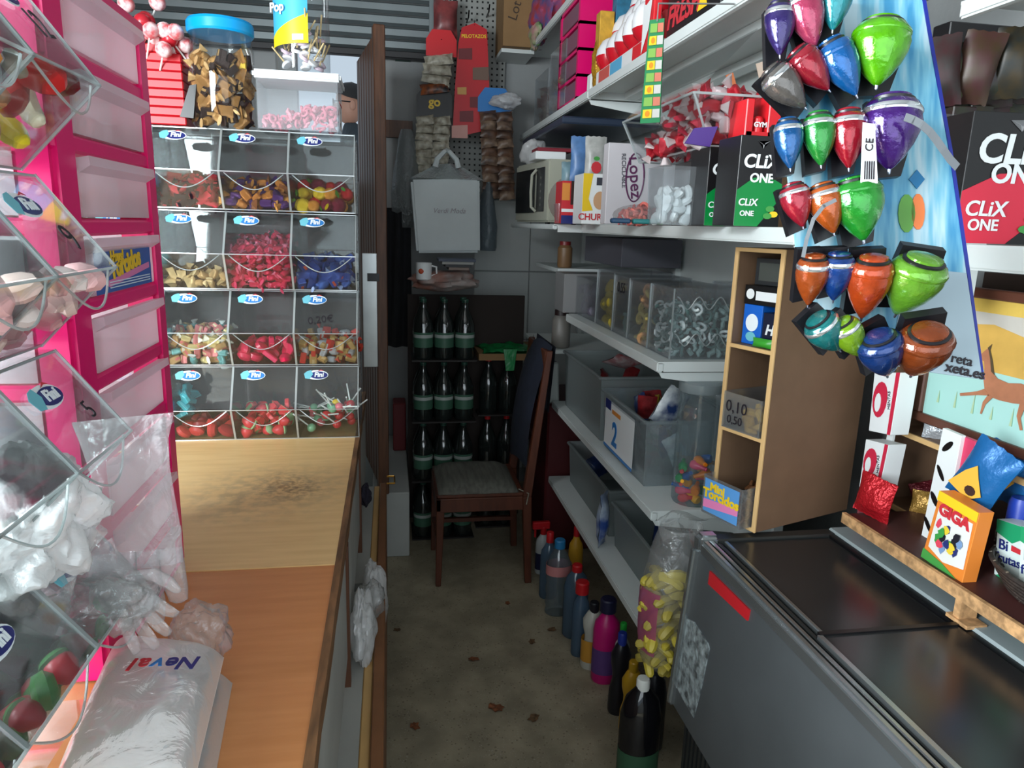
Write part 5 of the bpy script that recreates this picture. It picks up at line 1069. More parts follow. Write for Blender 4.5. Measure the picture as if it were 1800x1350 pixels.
bottle('magenta bottle with a dark cap', 1068, 1208, 1052, 48, 'slim', col('bt_magenta', 190, 20, 110, .35), col('cap_navy', 30, 30, 60, .4), (.12, .42, col('lbl_violet', 90, 60, 120, .5)), capr=.6)
bottle('white bottle with a bright green cap', 1092, 1232, 1095, 28, 'slim', col('bt_white', 190, 196, 196, .4), col('cap_green', 40, 170, 60, .4))
bottle('slim black bottle with a blue cap', 1091, 1262, 1112, 38, 'hour', col('bt_black', 26, 26, 32, .3), col('cap_blue', 30, 50, 140, .4))
bottle('mustard yellow bottle behind the big dark bottle', 1112, 1296, 1162, 40, 'hour', col('bt_mustard', 190, 146, 30, .4), col('cap_mustard', 180, 140, 30, .4))
bottle('big dark bottle with a white cap and green label nearest the freezer', 1128, 1420, 1192, 74, 'jug', clear('bottle_dark', tint=(.1, .1, .1), haze=.6, hazecol=(.02, .02, .025), gloss=.07), col('cap_white', 210, 212, 206, .4), (.06, .42, col('lbl_dkgreen', 46, 84, 60, .5)), capr=.32)
bottle('black bottle standing behind the big dark bottle', 1150, 1330, 1170, 44, 'jug', col('bt_black', 26, 26, 32, .3), col('cap_dark', 24, 26, 34, .4))

# banana candy bag standing on the freezer end
bx, by = .70, 1.70
q0 = AT(1160, 1172, y=by); q1 = AT(1165, 925, y=by); zb0, zb1 = q0.z, q1.z
bb = thing('candy_bag', 'clear bag of yellow banana candy hanging at the corner of the freezer', 'bag', (q0.x, by, zb0))
m = MB()
def bagf(u, v):
    a = 2*math.pi*u; z = zb0+(zb1-zb0)*v; k = .62+.38*math.sin(min(1, v*1.5)*math.pi*.5) if v < .7 else 1.0-(v-.7)*1.1
    if v < .06: k *= v/.06*.4+.6
    r_ = 1+.10*noise.noise(V((math.cos(a)*2, math.sin(a)*2, v*5)))
    return V((q0.x+.000+.088*k*r_*math.cos(a)+.03*v*(1 if v < .75 else 1), by+.075*k*r_*math.sin(a), z))
m.grid(bagf, 28, 22); part('film', m, FILM(), bb, smooth=1.2)
m = MB(); m.grid(lambda u, v: bagf(.40+.24*u, .15+.45*v)+V((-.003, -.003, 0)), 8, 8); part('pink_print', m, clear('pink_print', tint=(.9, .5, .65), haze=.5, hazecol=(.75, .2, .4), gloss=.08, rough=.2), bb, smooth=True)
m = MB(); m.grid(lambda u, v: V((q0.x-.03+.13*u, by-.02+.05*math.sin(v*3)+.01*noise.noise(V((u*6, v*5, 1))), zb1-.035+.07*v+.015*math.sin(u*5))), 12, 6); part('loose_top', m, FILM(), bb, smooth=1.2)
rn = random.Random(70); ms = [sweet('banana', [col('banana_a', 190,172,60,.5)]*2, 'b'), sweet('banana', [col('banana_b', 164,148,64,.5)]*2, 'b')]
pts = []
for k in range(11):
    v = .05+.062*k
    for i in range(5):
        a = math.pi*(.85+1.15*(i+.5*(k % 2))/5)+rn.uniform(-.15, .15); p = bagf(a/(2*math.pi), v); c_ = V((q0.x+.03*v, by, p.z)); pts.append(c_+(p-c_)*rn.uniform(.58, .74)+V((0, 0, rn.uniform(-.01, .01))))
scatter('banana_candy', 'yellow foam banana candy in the clear bag at the freezer corner', 'candy', 'banana candies', ms, pts, .066, rn, flat=True)

# ================================================================ chest freezer
FZ, FX0, FX1, FY1, FY0 = .88, .757, 1.108, 1.56, .05
FM = M('freezer_grey', S(86, 90, 92), .38, .35, nz=.12, nscale=4); ALU = M('aluminium', S(176, 182, 184), .25, .9, nz=.1, nscale=5); DKR = M('rail_dark', S(44, 46, 46), .4, .3)
fz = thing('chest_freezer', 'dark grey chest freezer with sliding glass lids along the right side', 'freezer', (1.0, .8, 0))
m = MB(); bo = -.034; zl = .41
m.hexa([V((FX0+bo, FY0, zl)), V((1.46, FY0, zl)), V((1.46, FY1-.01, zl)), V((FX0+bo, FY1-.01, zl)), V((FX0+.003, FY0, FZ-.03)), V((1.46, FY0, FZ-.03)), V((1.46, FY1, FZ-.03)), V((FX0+.003, FY1, FZ-.03))])
part('cabinet', m, FM, fz, bevel=.006)
part('plinth', MB().box(FX0+.03, FY0, 0, 1.44, FY1-.03, zl-.001), DKR, fz)
m = MB()
for z in (.165, FZ-.03): pass
part('corner_trim', MB().bar((FX0+bo-.002, FY1-.012, zl+.005), (FX0-.001, FY1-.002, FZ-.03), .022, .022, up=(1,0,0)), ALU, fz, bevel=.005, seg=2)
part('corner_cap', MB().box(FX0-.006, FY1-.032, FZ-.035, FX0+.05, FY1+.012, FZ+.012), ALU, fz, bevel=.010, seg=3)
part('top_trim', MB().box(FX0-.006, FY0, FZ-.034, FX0+.018, FY1-.03, FZ+.004), ALU, fz, bevel=.008, seg=3, label='bright aluminium front edge')
part('end_trim', MB().box(FX0+.04, FY1-.03, FZ-.034, 1.46, FY1+.006, FZ+.003), DKR, fz, bevel=.004)
for k, x in enumerate((.022, .040, .058)): part('slide_rail', MB().box(FX0+x, FY0, FZ-.03, FX0+x+.010, FY1-.03, FZ-.001-.004*(k % 2)), (ALU, DKR, ALU)[k], fz, bevel=.002)
part('rear_rail', MB().box(FX1-.006, FY0, FZ-.03, FX1+.012, FY1-.03, FZ+.002), BLACK(), fz)
part('rear_ledge', MB().box(FX1+.012, FY0, FZ-.03, 1.20, FY1+.003, FZ+.008), M('ledge_grey', S(160, 172, 174), .4, .2), fz, bevel=.004)
part('rear_deck', MB().box(1.20, FY0, FZ-.03, 1.46, FY1, FZ+.004), FM, fz)
YS = AT(1590, 1110, z=FZ).y
GLD = M('lid_glass', S(40, 40, 41), .22, .0, nz=.25, nscale=3)
part('lid', MB().box(FX0+.070, YS-.03, FZ-.012, FX1-.008, FY1-.035, FZ-.004), GLD, fz, label='dark sliding glass lid, far one')
l2 = part('lid', MB().box(FX0+.050, FY0, FZ-.004, FX1-.008, YS, FZ+.003), GLD, fz, label='dark sliding glass lid, near one')
part('lid_edge', MB().box(FX0+.046, YS-.001, FZ-.006, FX1-.006, YS+.010, FZ+.007), BLACK(), l2)
part('lid_handle', MB().box(FX0+.040, FY0, FZ-.003, FX0+.050, YS, FZ+.006), ALU, l2)
# badge and worn sticker on the front
def front_at(px, py):
    x = FX0
    for _ in range(4): q = AT(px, py, x=x); x = FX0+.003+bo*(FZ-.03-q.z)/(FZ-.03-zl)
    return AT(px, py, x=x)
def fq(*ps): return [front_at(*p)+V((-.004, 0, 0)) for p in ps]
m = MB(); m.prism(fq((1250,1003),(1320,1072),(1316,1091),(1247,1026)), (.006, 0, 0)); bd = part('badge', m, col('badge_red', 176, 28, 36, .4), fz, label='red badge')
m = MB(); ps_ = fq((1205,1085),(1222,1093),(1246,1130),(1249,1140),(1235,1210),(1222,1262),(1206,1235),(1193,1210),(1183,1205)); cen = sum(ps_, V())/len(ps_)
m.prism([p for p in ps_], (.003, 0, 0)); part('worn_sticker', m, M('torn_sticker', S(176, 188, 190), .35, .3, col2=S(84, 88, 90), nscale=45, bump=.5), fz, label='torn silvery sticker')
for k in range(26): part('grille_slat', MB().box(FX0-.006, FY1-.052-k*.022, .05, FX0+.03, FY1-.040-k*.022, zl-.006), DKR, fz)

# ================================================================ wooden cubby on the freezer
E0, E1, E2 = V((.853, 1.690)), V((.903, 1.545)), V((1.215, 1.655))
FRW = M('cubby_edge', S(216, 176, 120), .5, nz=.1, nscale=8); BRD = M('cubby_board', S(120, 92, 70), .6, nz=.08, nscale=12)
cu = thing('cubby_box', 'tall narrow wooden cubby with three compartments standing on the freezer', 'cubby', (1.03, 1.65, FZ+.004))
wv = (E1-E0); W_ = wv.length; wv.normalize(); dv2 = V((E2-E1)); D_ = .36; dv2.normalize()
CB = lambda a, d, z: V((E0.x+wv.x*a+dv2.x*d, E0.y+wv.y*a+dv2.y*d, z))
cz, ch = FZ+.009, .705
def slab(nm, a0, a1, d0, d1, z0, z1, mt, root=None, bevel=.001, label=None):
    m = MB(); m.hexa([CB(a0,d0,z0), CB(a1,d0,z0), CB(a1,d1,z0), CB(a0,d1,z0), CB(a0,d0,z1), CB(a1,d0,z1), CB(a1,d1,z1), CB(a0,d1,z1)]); return part(nm, m, mt, root or cu, bevel=bevel, label=label)
t = .010
slab('side_panel', 0, t, .004, D_, cz, cz+ch, BRD); slab('side_panel', W_-t, W_, .004, D_, cz, cz+ch, BRD); slab('back_panel', t, W_-t, D_-.006, D_, cz, cz+ch, BRD)
for a0, a1 in ((0, t), (W_-t, W_)): slab('edge_strip', a0-.001, a1+.001, -.002, .004, cz, cz+ch, FRW, label='pale wood front edge')
zs = [cz, cz+.235, cz+.455, cz+ch-t]
for k, z in enumerate(zs):
    sh_ = slab('shelf_board', t, W_-t, .004, D_-.006, z, z+t, BRD); slab('shelf_edge', t-.001, W_-t+.001, -.002, .004, z, z+t, FRW, sh_)
def in_cubby(nm, label, cat, a0, a1, d0, d1, z0, z1, mt):
    b0 = CB((a0+a1)/2, (d0+d1)/2, z0); root = thing(nm, label, cat, b0); m = MB(); m.hexa([CB(a0,d0,z0), CB(a1,d0,z0), CB(a1,d1,z0), CB(a0,d1,z0), CB(a0,d0,z1), CB(a1,d0,z1), CB(a1,d1,z1), CB(a0,d1,z1)]); part('body', m, mt, root, bevel=.001)
    return root, frame(CB((a0+a1)/2, d0, (z0+z1)/2), V((wv.x, wv.y, 0)), (0,0,1))
zt3 = zs[2]+t
r_, F = in_cubby('gum_carton', 'bright blue gum carton in the top compartment of the cubby', 'carton', .018, .078, .03, .09, zt3+.0005, zt3+.10, col('gum_blue', 20, 100, 200, .35))
decal('white_burst', r_, FW, F, oval(0, .005, .02, .022)); decal('pale_ring', r_, FT, F, oval(0, -.03, .016, .012), .0008)
r_, F = in_cubby('gum_carton', 'dark navy gum carton beside the bright blue one', 'carton', .082, .128, .03, .09, zt3+.0005, zt3+.085, col('gum_navy', 20, 28, 52, .35))
text('H', WHITE(), r_, F, .035, bold=.03, shear=.2)
r_, F = in_cubby('gum_carton', 'black carton with a white stripe lying on the blue and navy cartons', 'carton', .016, .132, .028, .095, zt3+.101, zt3+.148, BLACK())
decal('white_stripe', r_, WHITE(), F, rect(-.02, -.012, .045, .010)); decal('white_dot', r_, WHITE(), F, oval(-.038, .002, .013, .013), .0007)
r_, F = in_cubby('dark_gadget', 'dark grey gadget with a screen in the top of the cubby', 'gadget', .024, .130, .05, .075, zt3+.149, zt3+.215, col('gadget_grey', 40, 42, 44, .4)); decal('screen', r_, col('gadget_screen', 70, 74, 70, .3), F, rect(-.04, -.022, .045, .022))
m = MB(); m.T = Matrix.Translation(CB(.10, .016, zt3+.012)) @ Matrix.Rotation(-1.2, 4, 'Z'); m.pouch(.06, .022, .018, 8, 4, .002, 2); solo('green_packet', m, col('pkt_green', 60, 160, 50, .35), 'green packet at the front of the top cubby compartment', 'packet', smooth=.9)
def ctray(label, a0, a1, d0, d1, z0, h):
    root = thing('plastic_tray', label, 'tray', CB((a0+a1)/2, (d0+d1)/2, z0)); m = MB(); t_ = .0025
    for (p, q_) in (((a0,d0),(a1,d0)), ((a0,d1),(a1,d1)), ((a0,d0),(a0,d1)), ((a1,d0),(a1,d1))): m.bar(CB(*p, z0+h/2), CB(*q_, z0+h/2), t_, h)
    m.hexa([CB(a0,d0,z0), CB(a1,d0,z0), CB(a1,d1,z0), CB(a0,d1,z0), CB(a0,d0,z0+.002), CB(a1,d0,z0+.002), CB(a1,d1,z0+.002), CB(a0,d1,z0+.002)])
    part('tray_walls', m, TUBW, root); return root, frame(CB((a0+a1)/2, d0, z0+h/2), V((wv.x, wv.y, 0)), (0,0,1))
z_ = zs[1]+t+.0005
r_, F = ctray('clear tray with a handwritten price in the middle compartment of the cubby', .014, .138, -.006, .20, z_, .095)
text('0,10', INK, r_, F @ Matrix.Translation((-.015, .012, .002)), .042, bold=-.004); text('0,50', INK, r_, F @ Matrix.Translation((-.018, -.022, .002)), .03, bold=-.004)
rn = random.Random(90); ms = [sweet('pack', W2('goldcoin', (196,150,60), (226,200,120)), 'g'), sweet('gummy', [foil('goldcoin2', 206,160,50)]*2, 'g')]
pp = lambda a0, a1, d0, d1, z0, h, st: [CB(a0+st*(i+.5), d0+st*(j+.5), z0+st*(k+.5)) for k in range(int(h/st)) for i in range(int((a1-a0)/st)) for j in range(int((d1-d0)/st))]
scatter('gold_candy', 'gold wrapped candy in the middle cubby tray', 'candy', 'gold candies', ms, pp(.07, .135, .0, .19, z_+.003, .07, .032), .038, rn)
z_ = zs[0]+t+.0005
r_, F = ctray('clear tray with a blue and pink label in the bottom compartment of the cubby', .004, .138, -.04, .20, z_, .105)
lb = decal('label', r_, col('lbl_sky', 90, 150, 210, .4), F, rect(-.060, -.045, .06, .045), .002); decal('label_pink', lb, col('lbl_pink2', 230, 130, 180, .4), F, [(-.06, -.035), (.06, -.02), (.06, .0), (-.06, -.012)], .003)
text('Mini', FY, lb, F @ Matrix.Translation((-.015, .026, .002)), .03, bold=.04); text('Torcidos', FY, lb, F @ Matrix.Translation((0, .006, .003)), .034, bold=.04)
ms = [sweet('chip', [col('choc_curl', 110,70,44,.6)]*2, 'c'), sweet('swirl', [col('choc_curl2', 130,84,50,.6)]*2, 'c')]
scatter('brown_candy', 'brown curled candy in the bottom cubby tray', 'candy', 'brown candies', ms, pp(.012, .135, -.03, .19, z_+.003, .075, .028), .034, rn)

# ================================================================ candy board above the freezer's back
BZ = .952; c0 = AT(1500, 912, z=BZ)
cbd = thing('candy_board', 'brown wooden candy board running above the back of the freezer', 'board', (1.3, 1.0, BZ-.02))
part('board', MB().box(1.118, .20, BZ-.016, 1.495, 1.50, BZ), M('board_dark', S(70, 36, 34), .5, nz=.2, nscale=8), cbd)
part('edge_band', MB().box(1.108, .20, BZ-.022, 1.118, 1.50, BZ+.004), M('chipboard_edge', S(190, 146, 100), .7, nz=.4, nscale=60), cbd)
for px in (1692,):
    q = AT(px, 1060, x=1.12); part('support', MB().box(1.110, q.y-.008, FZ+.005, 1.15, q.y+.008, BZ-.016).box(1.105, q.y-.035, FZ+.0045, 1.15, q.y+.02, FZ+.012), M('chipboard_edge', S(190, 146, 100), .7), cbd)
part('support', MB().box(1.30, 1.46, FZ+.005, 1.45, 1.49, BZ-.016), BRD, cbd); part('support', MB().box(1.30, .3, FZ+.005, 1.45, .33, BZ-.016), BRD, cbd)
# rack of thin shelves behind
rk = thing('display_rack', 'dark display rack of small sweets behind the cubby', 'rack', (1.42, 1.3, BZ+.001))
part('rack_back', MB().box(1.488, .5, BZ+.001, 1.496, 1.60, 1.55), col('rack_brown', 64, 50, 44, .6), rk)
rsz = [AT(1600, 900, x=1.30).z, AT(1600, 760, x=1.30).z]
for z in rsz: part('rack_shelf', MB().box(1.29, 1.14, z-.008, 1.488, 1.60, z), BRD, rk); part('shelf_edge', MB().box(1.284, 1.14, z-.010, 1.29, 1.60, z+.003), FRW, rk)
part('rack_side', MB().box(1.285, 1.60, FZ+.005, 1.496, 1.608, 1.40), BRD, rk)
rn = random.Random(95)
rcols = [('silver', (196,200,206)), ('grey', (130,130,130)), ('pink', (226,60,120)), ('olive', (110,116,70)), ('gold', (180,140,70)), ('maroon', (110,36,44))]
for zi, z in enumerate(rsz):
    for k in range(6):
        nm, c_ = rcols[(k+zi*2) % 6]; m = MB(); m.T = xf((1.325+.05*(k % 2), 1.22+.066*k, z+.030), .2, .3*(k % 3-1), 1.2+.3*k); m.pouch(.065, .058, .03, 7, 7, .005, k+zi*9)
        solo('sweet_packet', m, foil('rackpk_'+nm, *c_, .25), '%s sweet packet on the %s shelf of the dark display rack' % (nm, ('lower', 'upper')[zi]), 'packet', smooth=.9)
# long mint roll boxes standing beside the cubby
def quadbox(nm, label, cat, X, pts, dp, mt, group=None):
    """thing whose aisle side lies in the plane x=X, outlined by photo corners (tl,tr,br,bl)"""
    q = [AT(*p, x=X) for p in pts]; zb = min(p.z for p in q); cen = sum(q, V())/4; root = thing(nm, label, cat, (cen.x+dp/2, cen.y, zb), group)
    m = MB(); m.prism(q, (dp, 0, 0)); part('carton', m, mt, root, bevel=.001)
    return root, lambda u, v: (q[0]*(1-u)+q[1]*u)*(1-v)+(q[3]*(1-u)+q[2]*u)*v
def qdecal(nm, root, G_, mt, uv, lift=.001, X=(-1,0,0)):
    m = MB(); m.prism([G_(u, v)+V(X)*lift for u, v in uv], V(X)*.0006); return part(nm, m, mt, root)
def qtext(s_, mt, root, G_, u, v, size, rot=0, **k):
    o = G_(u, v); r = (G_(u+.05, v)-o).normalized(); d = (G_(u, v+.05)-o).normalized(); n_ = r.cross(-d)
    return text(s_, mt, root, frame(o, r, -d) @ Matrix.Rotation(rot, 4, 'Z'), size, **k)
for k, pts in enumerate((((1537,655),(1583,655),(1565,765),(1527,757)), ((1522,772),(1562,782),(1545,862),(1510,856)))):
    r_, G_ = quadbox('mint_box', 'white carton with a red swirl beside the cubby, %s one' % ('upper', 'lower')[k], 'carton', 1.20, pts, .05, WHITE())
    qdecal('red_swirl', r_, G_, col('swirl_red', 206, 40, 70, .4), [(.36+.30*math.cos(t_), .45+.30*math.sin(t_)) for t_ in [i*math.pi/8 for i in range(16)]])
    qdecal('white_curl', r_, G_, WHITE(), [(.30+.13*math.cos(t_), .50+.16*math.sin(t_)) for t_ in [i*math.pi/6 for i in range(12)]], .002)
    qdecal('red_edge', r_, G_, col('swirl_red', 206, 40, 70, .4), [(.86, .0), (1, .0), (1, 1), (.86, 1)])
    qtext('MENTAS', col('print_grey', 60, 60, 70, .5), r_, G_, .74, .45, .012, rot=1.57)
m = MB(); p0, p1 = AT(1570, 665, x=1.26), AT(1535, 862, x=1.26)
solo('lace_strip', MB().prism([AT(*p, x=1.255) for p in ((1574,690),(1584,690),(1552,865),(1540,862))], (.006,0,0)), WHITE(), 'white scalloped card strip right of the mint cartons', 'card strip')
solo('red_carton', MB().prism([AT(*p, x=1.205) for p in ((1512,856),(1545,862),(1535,928),(1505,915))], (.04,0,0)), col('carton_dim', 150, 70, 80, .5), 'reddish carton under the white swirl cartons', 'carton')
# red crisps bag
m = MB(); q = AT(1532, 892, x=1.16); m.T = xf((1.165, q.y, BZ+.055), 0, .12, -1.25); m.pouch(.095, .105, .035, 10, 10, .005, 3); o = solo('crisps_bag', m, foil('crisps_red', 190, 30, 40, .3), 'small shiny red crisps bag at the near foot of the cubby', 'crisps bag', smooth=.9)
# seed display panel
r_, G_ = quadbox('seed_display', 'white display card printed with black seeds', 'display', 1.22, ((1657,752),(1690,766),(1650,985),(1615,962)), .012, WHITE())
for k, (u, v, a_) in enumerate(((.45, .12, .5), (.35, .34, -.6), (.3, .56, -.5), (.22, .78, -.6))):
    qdecal('seed_print', r_, G_, BLACK(), [(u+.26*math.cos(t_)*math.cos(a_)-.09*math.sin(t_)*math.sin(a_)*2, v+.045*math.sin(t_)+.05*math.cos(t_)*math.sin(-a_)) for t_ in [i*math.pi/6 for i in range(12)]])
r_, G_ = quadbox('pink_display', 'pink side panel beside the seed card', 'display', 1.23, ((1690,766),(1715,776),(1690,905),(1668,890)), .012, col('panel_pink', 214, 60, 100, .5))
# sticker box
r_, G_ = quadbox('sticker_box', 'orange and yellow sticker box with a jumble of bright figures', 'box', 1.135, ((1653,862),(1722,902),(1690,1028),(1620,978)), .034, col('sticker_orange', 226, 130, 50, .45))
qdecal('white_print', r_, G_, col('print_pale', 226, 226, 220, .45), [(.1, .2), (.93, .17), (.97, .8), (.5, .88), (.1, .80)])
qdecal('yellow_band', r_, G_, FY, [(0, 0), (1, 0), (1, .13), (0, .13)], .0016); qdecal('green_foot', r_, G_, FG, [(0, .86), (.5, .90), (1, 1.0), (0, 1)], .0016)
qtext('GIGA', FR, r_, G_, .5, .22, .034, bold=.05, lift=.003)
rn = random.Random(99)
for k in range(16):
    u, v = rn.uniform(.15, .85), rn.uniform(.34, .78); c_ = [(40,50,110), (60,150,70), (230,200,60), (30,30,40), (220,70,90), (120,150,190)][k % 6]
    qdecal('bright_shape', r_, G_, col('stk_%d' % (k % 6), *c_, .45), [(u+rn.uniform(.05, .10)*math.cos(t_), v+rn.uniform(.04, .09)*math.sin(t_)) for t_ in [i*math.pi/4 for i in range(8)]], .002+.0003*k)
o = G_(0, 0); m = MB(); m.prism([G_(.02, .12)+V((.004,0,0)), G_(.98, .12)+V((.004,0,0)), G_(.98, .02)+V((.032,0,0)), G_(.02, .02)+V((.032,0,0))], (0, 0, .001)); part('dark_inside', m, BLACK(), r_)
for k, (px, py, x_, w_, h_, rz, lab) in enumerate(((1728, 838, 1.20, .10, .15, -1.35, 'blue snack bag with a yellow print stuck in the sticker box'), (1772, 815, 1.31, .13, .17, -1.5, 'blue snack bag behind, below the horse picture'))):
    q = AT(px, py, x=x_); m = MB(); m.T = xf(q, 0, .05, rz); m.T = m.T @ Matrix.Rotation(.35 if k == 0 else -.1, 4, 'Y'); m.pouch(w_, h_, .035, 10, 10, .006, k+4); o = solo('snack_bag', m, M('snack_blue', S(30, 100, 160), .3, .2, bump=.15), lab, 'snack bag', smooth=.9)
    F = m.T @ frame((0, -.018, 0), (1,0,0), (0,0,1)); decal('yellow_print', o, col('prn_gold', 226, 170, 60, .5), F, [(-w_*.42, -h_*.30), (w_*.1, -h_*.34), (w_*.3, -h_*.18), (w_*.05, h_*.02), (-w_*.1, h_*.16), (-w_*.25, h_*.0)], .004, .001); decal('brown_print', o, col('choc', 50, 30, 26, .5), F, oval(.006, -h_*.20, w_*.12, h_*.07, 10), .006, .001)
# basket and juice cartons
bq = AT(1760, 1010, x=1.20); bs = thing('wire_basket', 'dark woven basket holding the juice cartons', 'basket', (1.27, bq.y-.06, BZ+.001))
m = MB(); nn = 36; BC = (1.275, bq.y-.10)
for lvl in range(6):
    z = BZ+.008+.009*lvl; k_ = .8+.045*lvl
    part('weave_ring', MB().tube([(BC[0]+.115*k_*math.cos(a_), BC[1]+.165*k_*math.sin(a_), z) for a_ in [2*math.pi*i/nn for i in range(nn+1)]], .0055, 6), M('wicker_dark', S(52, 44, 40), .6, nz=.4, nscale=80), bs)
for i in range(20):
    a_ = 2*math.pi*i/20; m = MB(); m.tube([(BC[0]+.115*.78*math.cos(a_), BC[1]+.165*.78*math.sin(a_), BZ+.002), (BC[0]+.115*1.04*math.cos(a_), BC[1]+.165*1.04*math.sin(a_), BZ+.058)], .003, 5); part('stake', m, M('wicker_pale', S(120, 110, 96), .6), bs)
part('base', MB().lathe([(.09, 0), (.09, .004), (0, .004)], 24, (BC[0], BC[1], BZ+.001), 1, 1.45), M('wicker_dark', S(52, 44, 40), .6), bs)
for k, (l, t_, r2_, b_, X) in enumerate(((1750, 912, 1798, 1055, 1.235), (1792, 925, 1850, 1090, 1.21))):
    pts = ((l+4, t_), (r2_+4, t_+16), (r2_-6, b_+16), (l-6, b_-6)); r_, G_ = quadbox('juice_carton', 'green and white juice carton in the basket, %s one' % ('left', 'right')[k], 'carton', X, pts, .045, col('juice_white', 214, 226, 222, .4))
    qdecal('green_top', r_, G_, col('juice_green', 30, 150, 100, .4), [(0, 0), (1, 0), (1, .14), (.6, .24), (0, .16)]); qdecal('green_foot', r_, G_, col('juice_green', 30, 150, 100, .4), [(0, .72), (.5, .62), (1, .70), (1, 1), (0, 1)])
    qtext('Bi', FN, r_, G_, .3, .30, .030, bold=.01, lift=.002); qtext('frutas', FN, r_, G_, .5, .46, .026, bold=.01, lift=.002); qtext('pro', FN, r_, G_, .5, .82, .040, bold=.02, lift=.003); qdecal('red_tag', r_, G_, FR, [(.6, .26), (.95, .28), (.95, .34), (.6, .33)], .002)
m = MB(); q = AT(1795, 885, x=1.29); m.lathe([(.022, -.09), (.022, 0), (.018, .012), (0, .012)], 14, q); solo('drink_bottle', m, col('cap_royal', 30, 60, 160, .4), 'blue bottle behind the juice cartons', 'bottle', smooth=.6)

# ================================================================ horse picture
hp_ = [AT(1650, 498, x=1.30), AT(1900, 540, x=1.30), AT(1900, 838, x=1.30), AT(1617, 738, x=1.30)]
zt_, zb_ = AT(1690, 502, x=1.30).z, AT(1690, 765, x=1.30).z; yl = AT(1626, 640, x=1.30).y; yr = yl-.46
hpic = thing('framed_picture', 'brown framed painting of a horse on a pale blue meadow', 'picture', (1.31, (yl+yr)/2, zb_))
fw = .022; FRM = M('frame_brown', S(96, 56, 42), .45, nz=.15, nscale=10)
part('frame_rail', MB().box(1.285, yr, zt_-fw, 1.31, yl, zt_), FRM, hpic, bevel=.003); part('frame_rail', MB().box(1.285, yr, zb_, 1.31, yl, zb_+fw), FRM, hpic, bevel=.003)
part('frame_stile', MB().box(1.285, yl-fw, zb_+fw, 1.31, yl, zt_-fw), FRM, hpic, bevel=.003); part('frame_stile', MB().box(1.285, yr, zb_+fw, 1.31, yr+fw, zt_-fw), FRM, hpic, bevel=.003)
PF = SIDE(1.298, yr, yl, zb_, zt_); HW, HH = (yl-yr)/2-fw, (zt_-zb_)/2-fw
cv = decal('canvas', hpic, col('paint_meadow', 170, 214, 206, .6), PF, rect(-HW, -HH, HW, HH), 0, .002)
decal('sky', cv, M('paint_sky', S(206, 200, 190), .6, nz=.08, nscale=10), PF, rect(-HW, -HH*.05, HW, HH*.82), .0022); decal('yellow_border', cv, M('paint_yellow', S(226, 190, 90), .6, nz=.1, nscale=20), PF, rect(-HW, HH*.80, HW, HH), .003)
decal('sun_glow', cv, M('paint_ochre', S(214, 170, 84), .6, nz=.12, nscale=14), PF, [(-HW*.93, -HH*.05), (-HW*.9, HH*.3), (-HW*.6, HH*.58), (-HW*.2, HH*.64), (HW*.3, HH*.5), (HW*.6, HH*.2), (HW*.65, -HH*.05)], .003)
HC = M('paint_horse', S(178, 116, 84), .6, nz=.15, nscale=25); hs = .098; hq = AT(1727, 626, x=1.298); ox, oy = (yl+yr)/2-hq.y+.60*hs, hq.z-(zt_+zb_)/2-.48*hs
hz = [(-.62,.50),(-.55,.58),(-.45,.68),(-.38,.66),(-.30,.45),(-.22,.20),(-.05,.08),(.25,.04),(.55,.10),(.80,.08),(.92,-.10),(.86,-.30),(.70,-.32),(.45,-.36),(.10,-.38),(-.18,-.36),(-.34,-.22),(-.42,.0),(-.44,.25),(-.48,.38),(-.58,.40)]
horse = decal('horse_body', cv, HC, PF, [(ox+x*hs, oy+y*hs) for x, y in hz], .0042)
for nm, pl in (('horse_leg', [(-.34,-.22),(-.18,-.34),(-.48,-.40),(-.98,-.54),(-1.0,-.48),(-.52,-.32)]), ('horse_leg', [(-.20,-.30),(-.08,-.36),(-.24,-.56),(-.30,-.80),(-.34,-.80),(-.32,-.52)]), ('horse_leg', [(.62,-.26),(.78,-.28),(.70,-.62),(.80,-.86),(.74,-.88),(.60,-.60)]), ('horse_leg', [(.76,-.26),(.90,-.20),(1.02,-.55),(1.2,-.7),(1.14,-.74),(.94,-.58)])):
    decal(nm, cv, HC, PF, [(ox+x*hs, oy+y*hs) for x, y in pl], .0046)
decal('horse_mane', cv, col('paint_dark', 84, 70, 48, .6), PF, [(ox+x*hs, oy+y*hs) for x, y in ((-.44,.70),(-.34,.80),(-.36,.66),(-.24,.42),(-.14,.14),(-.24,.20),(-.32,.46),(-.40,.64))], .005)
for k in range(7): decal('grass_stroke', cv, col('paint_grass', 176, 200, 160, .6), PF, [(-HW*.8+k*HW*.25, -HH*.75), (-HW*.78+k*HW*.25, -HH*.55+.01*(k % 3)), (-HW*.77+k*HW*.25, -HH*.75)], .0045)
part('hanger', MB().box(1.31, (yl+yr)/2-.03, zt_-.05, 1.499, (yl+yr)/2+.03, zt_-.03), BRD, hpic)

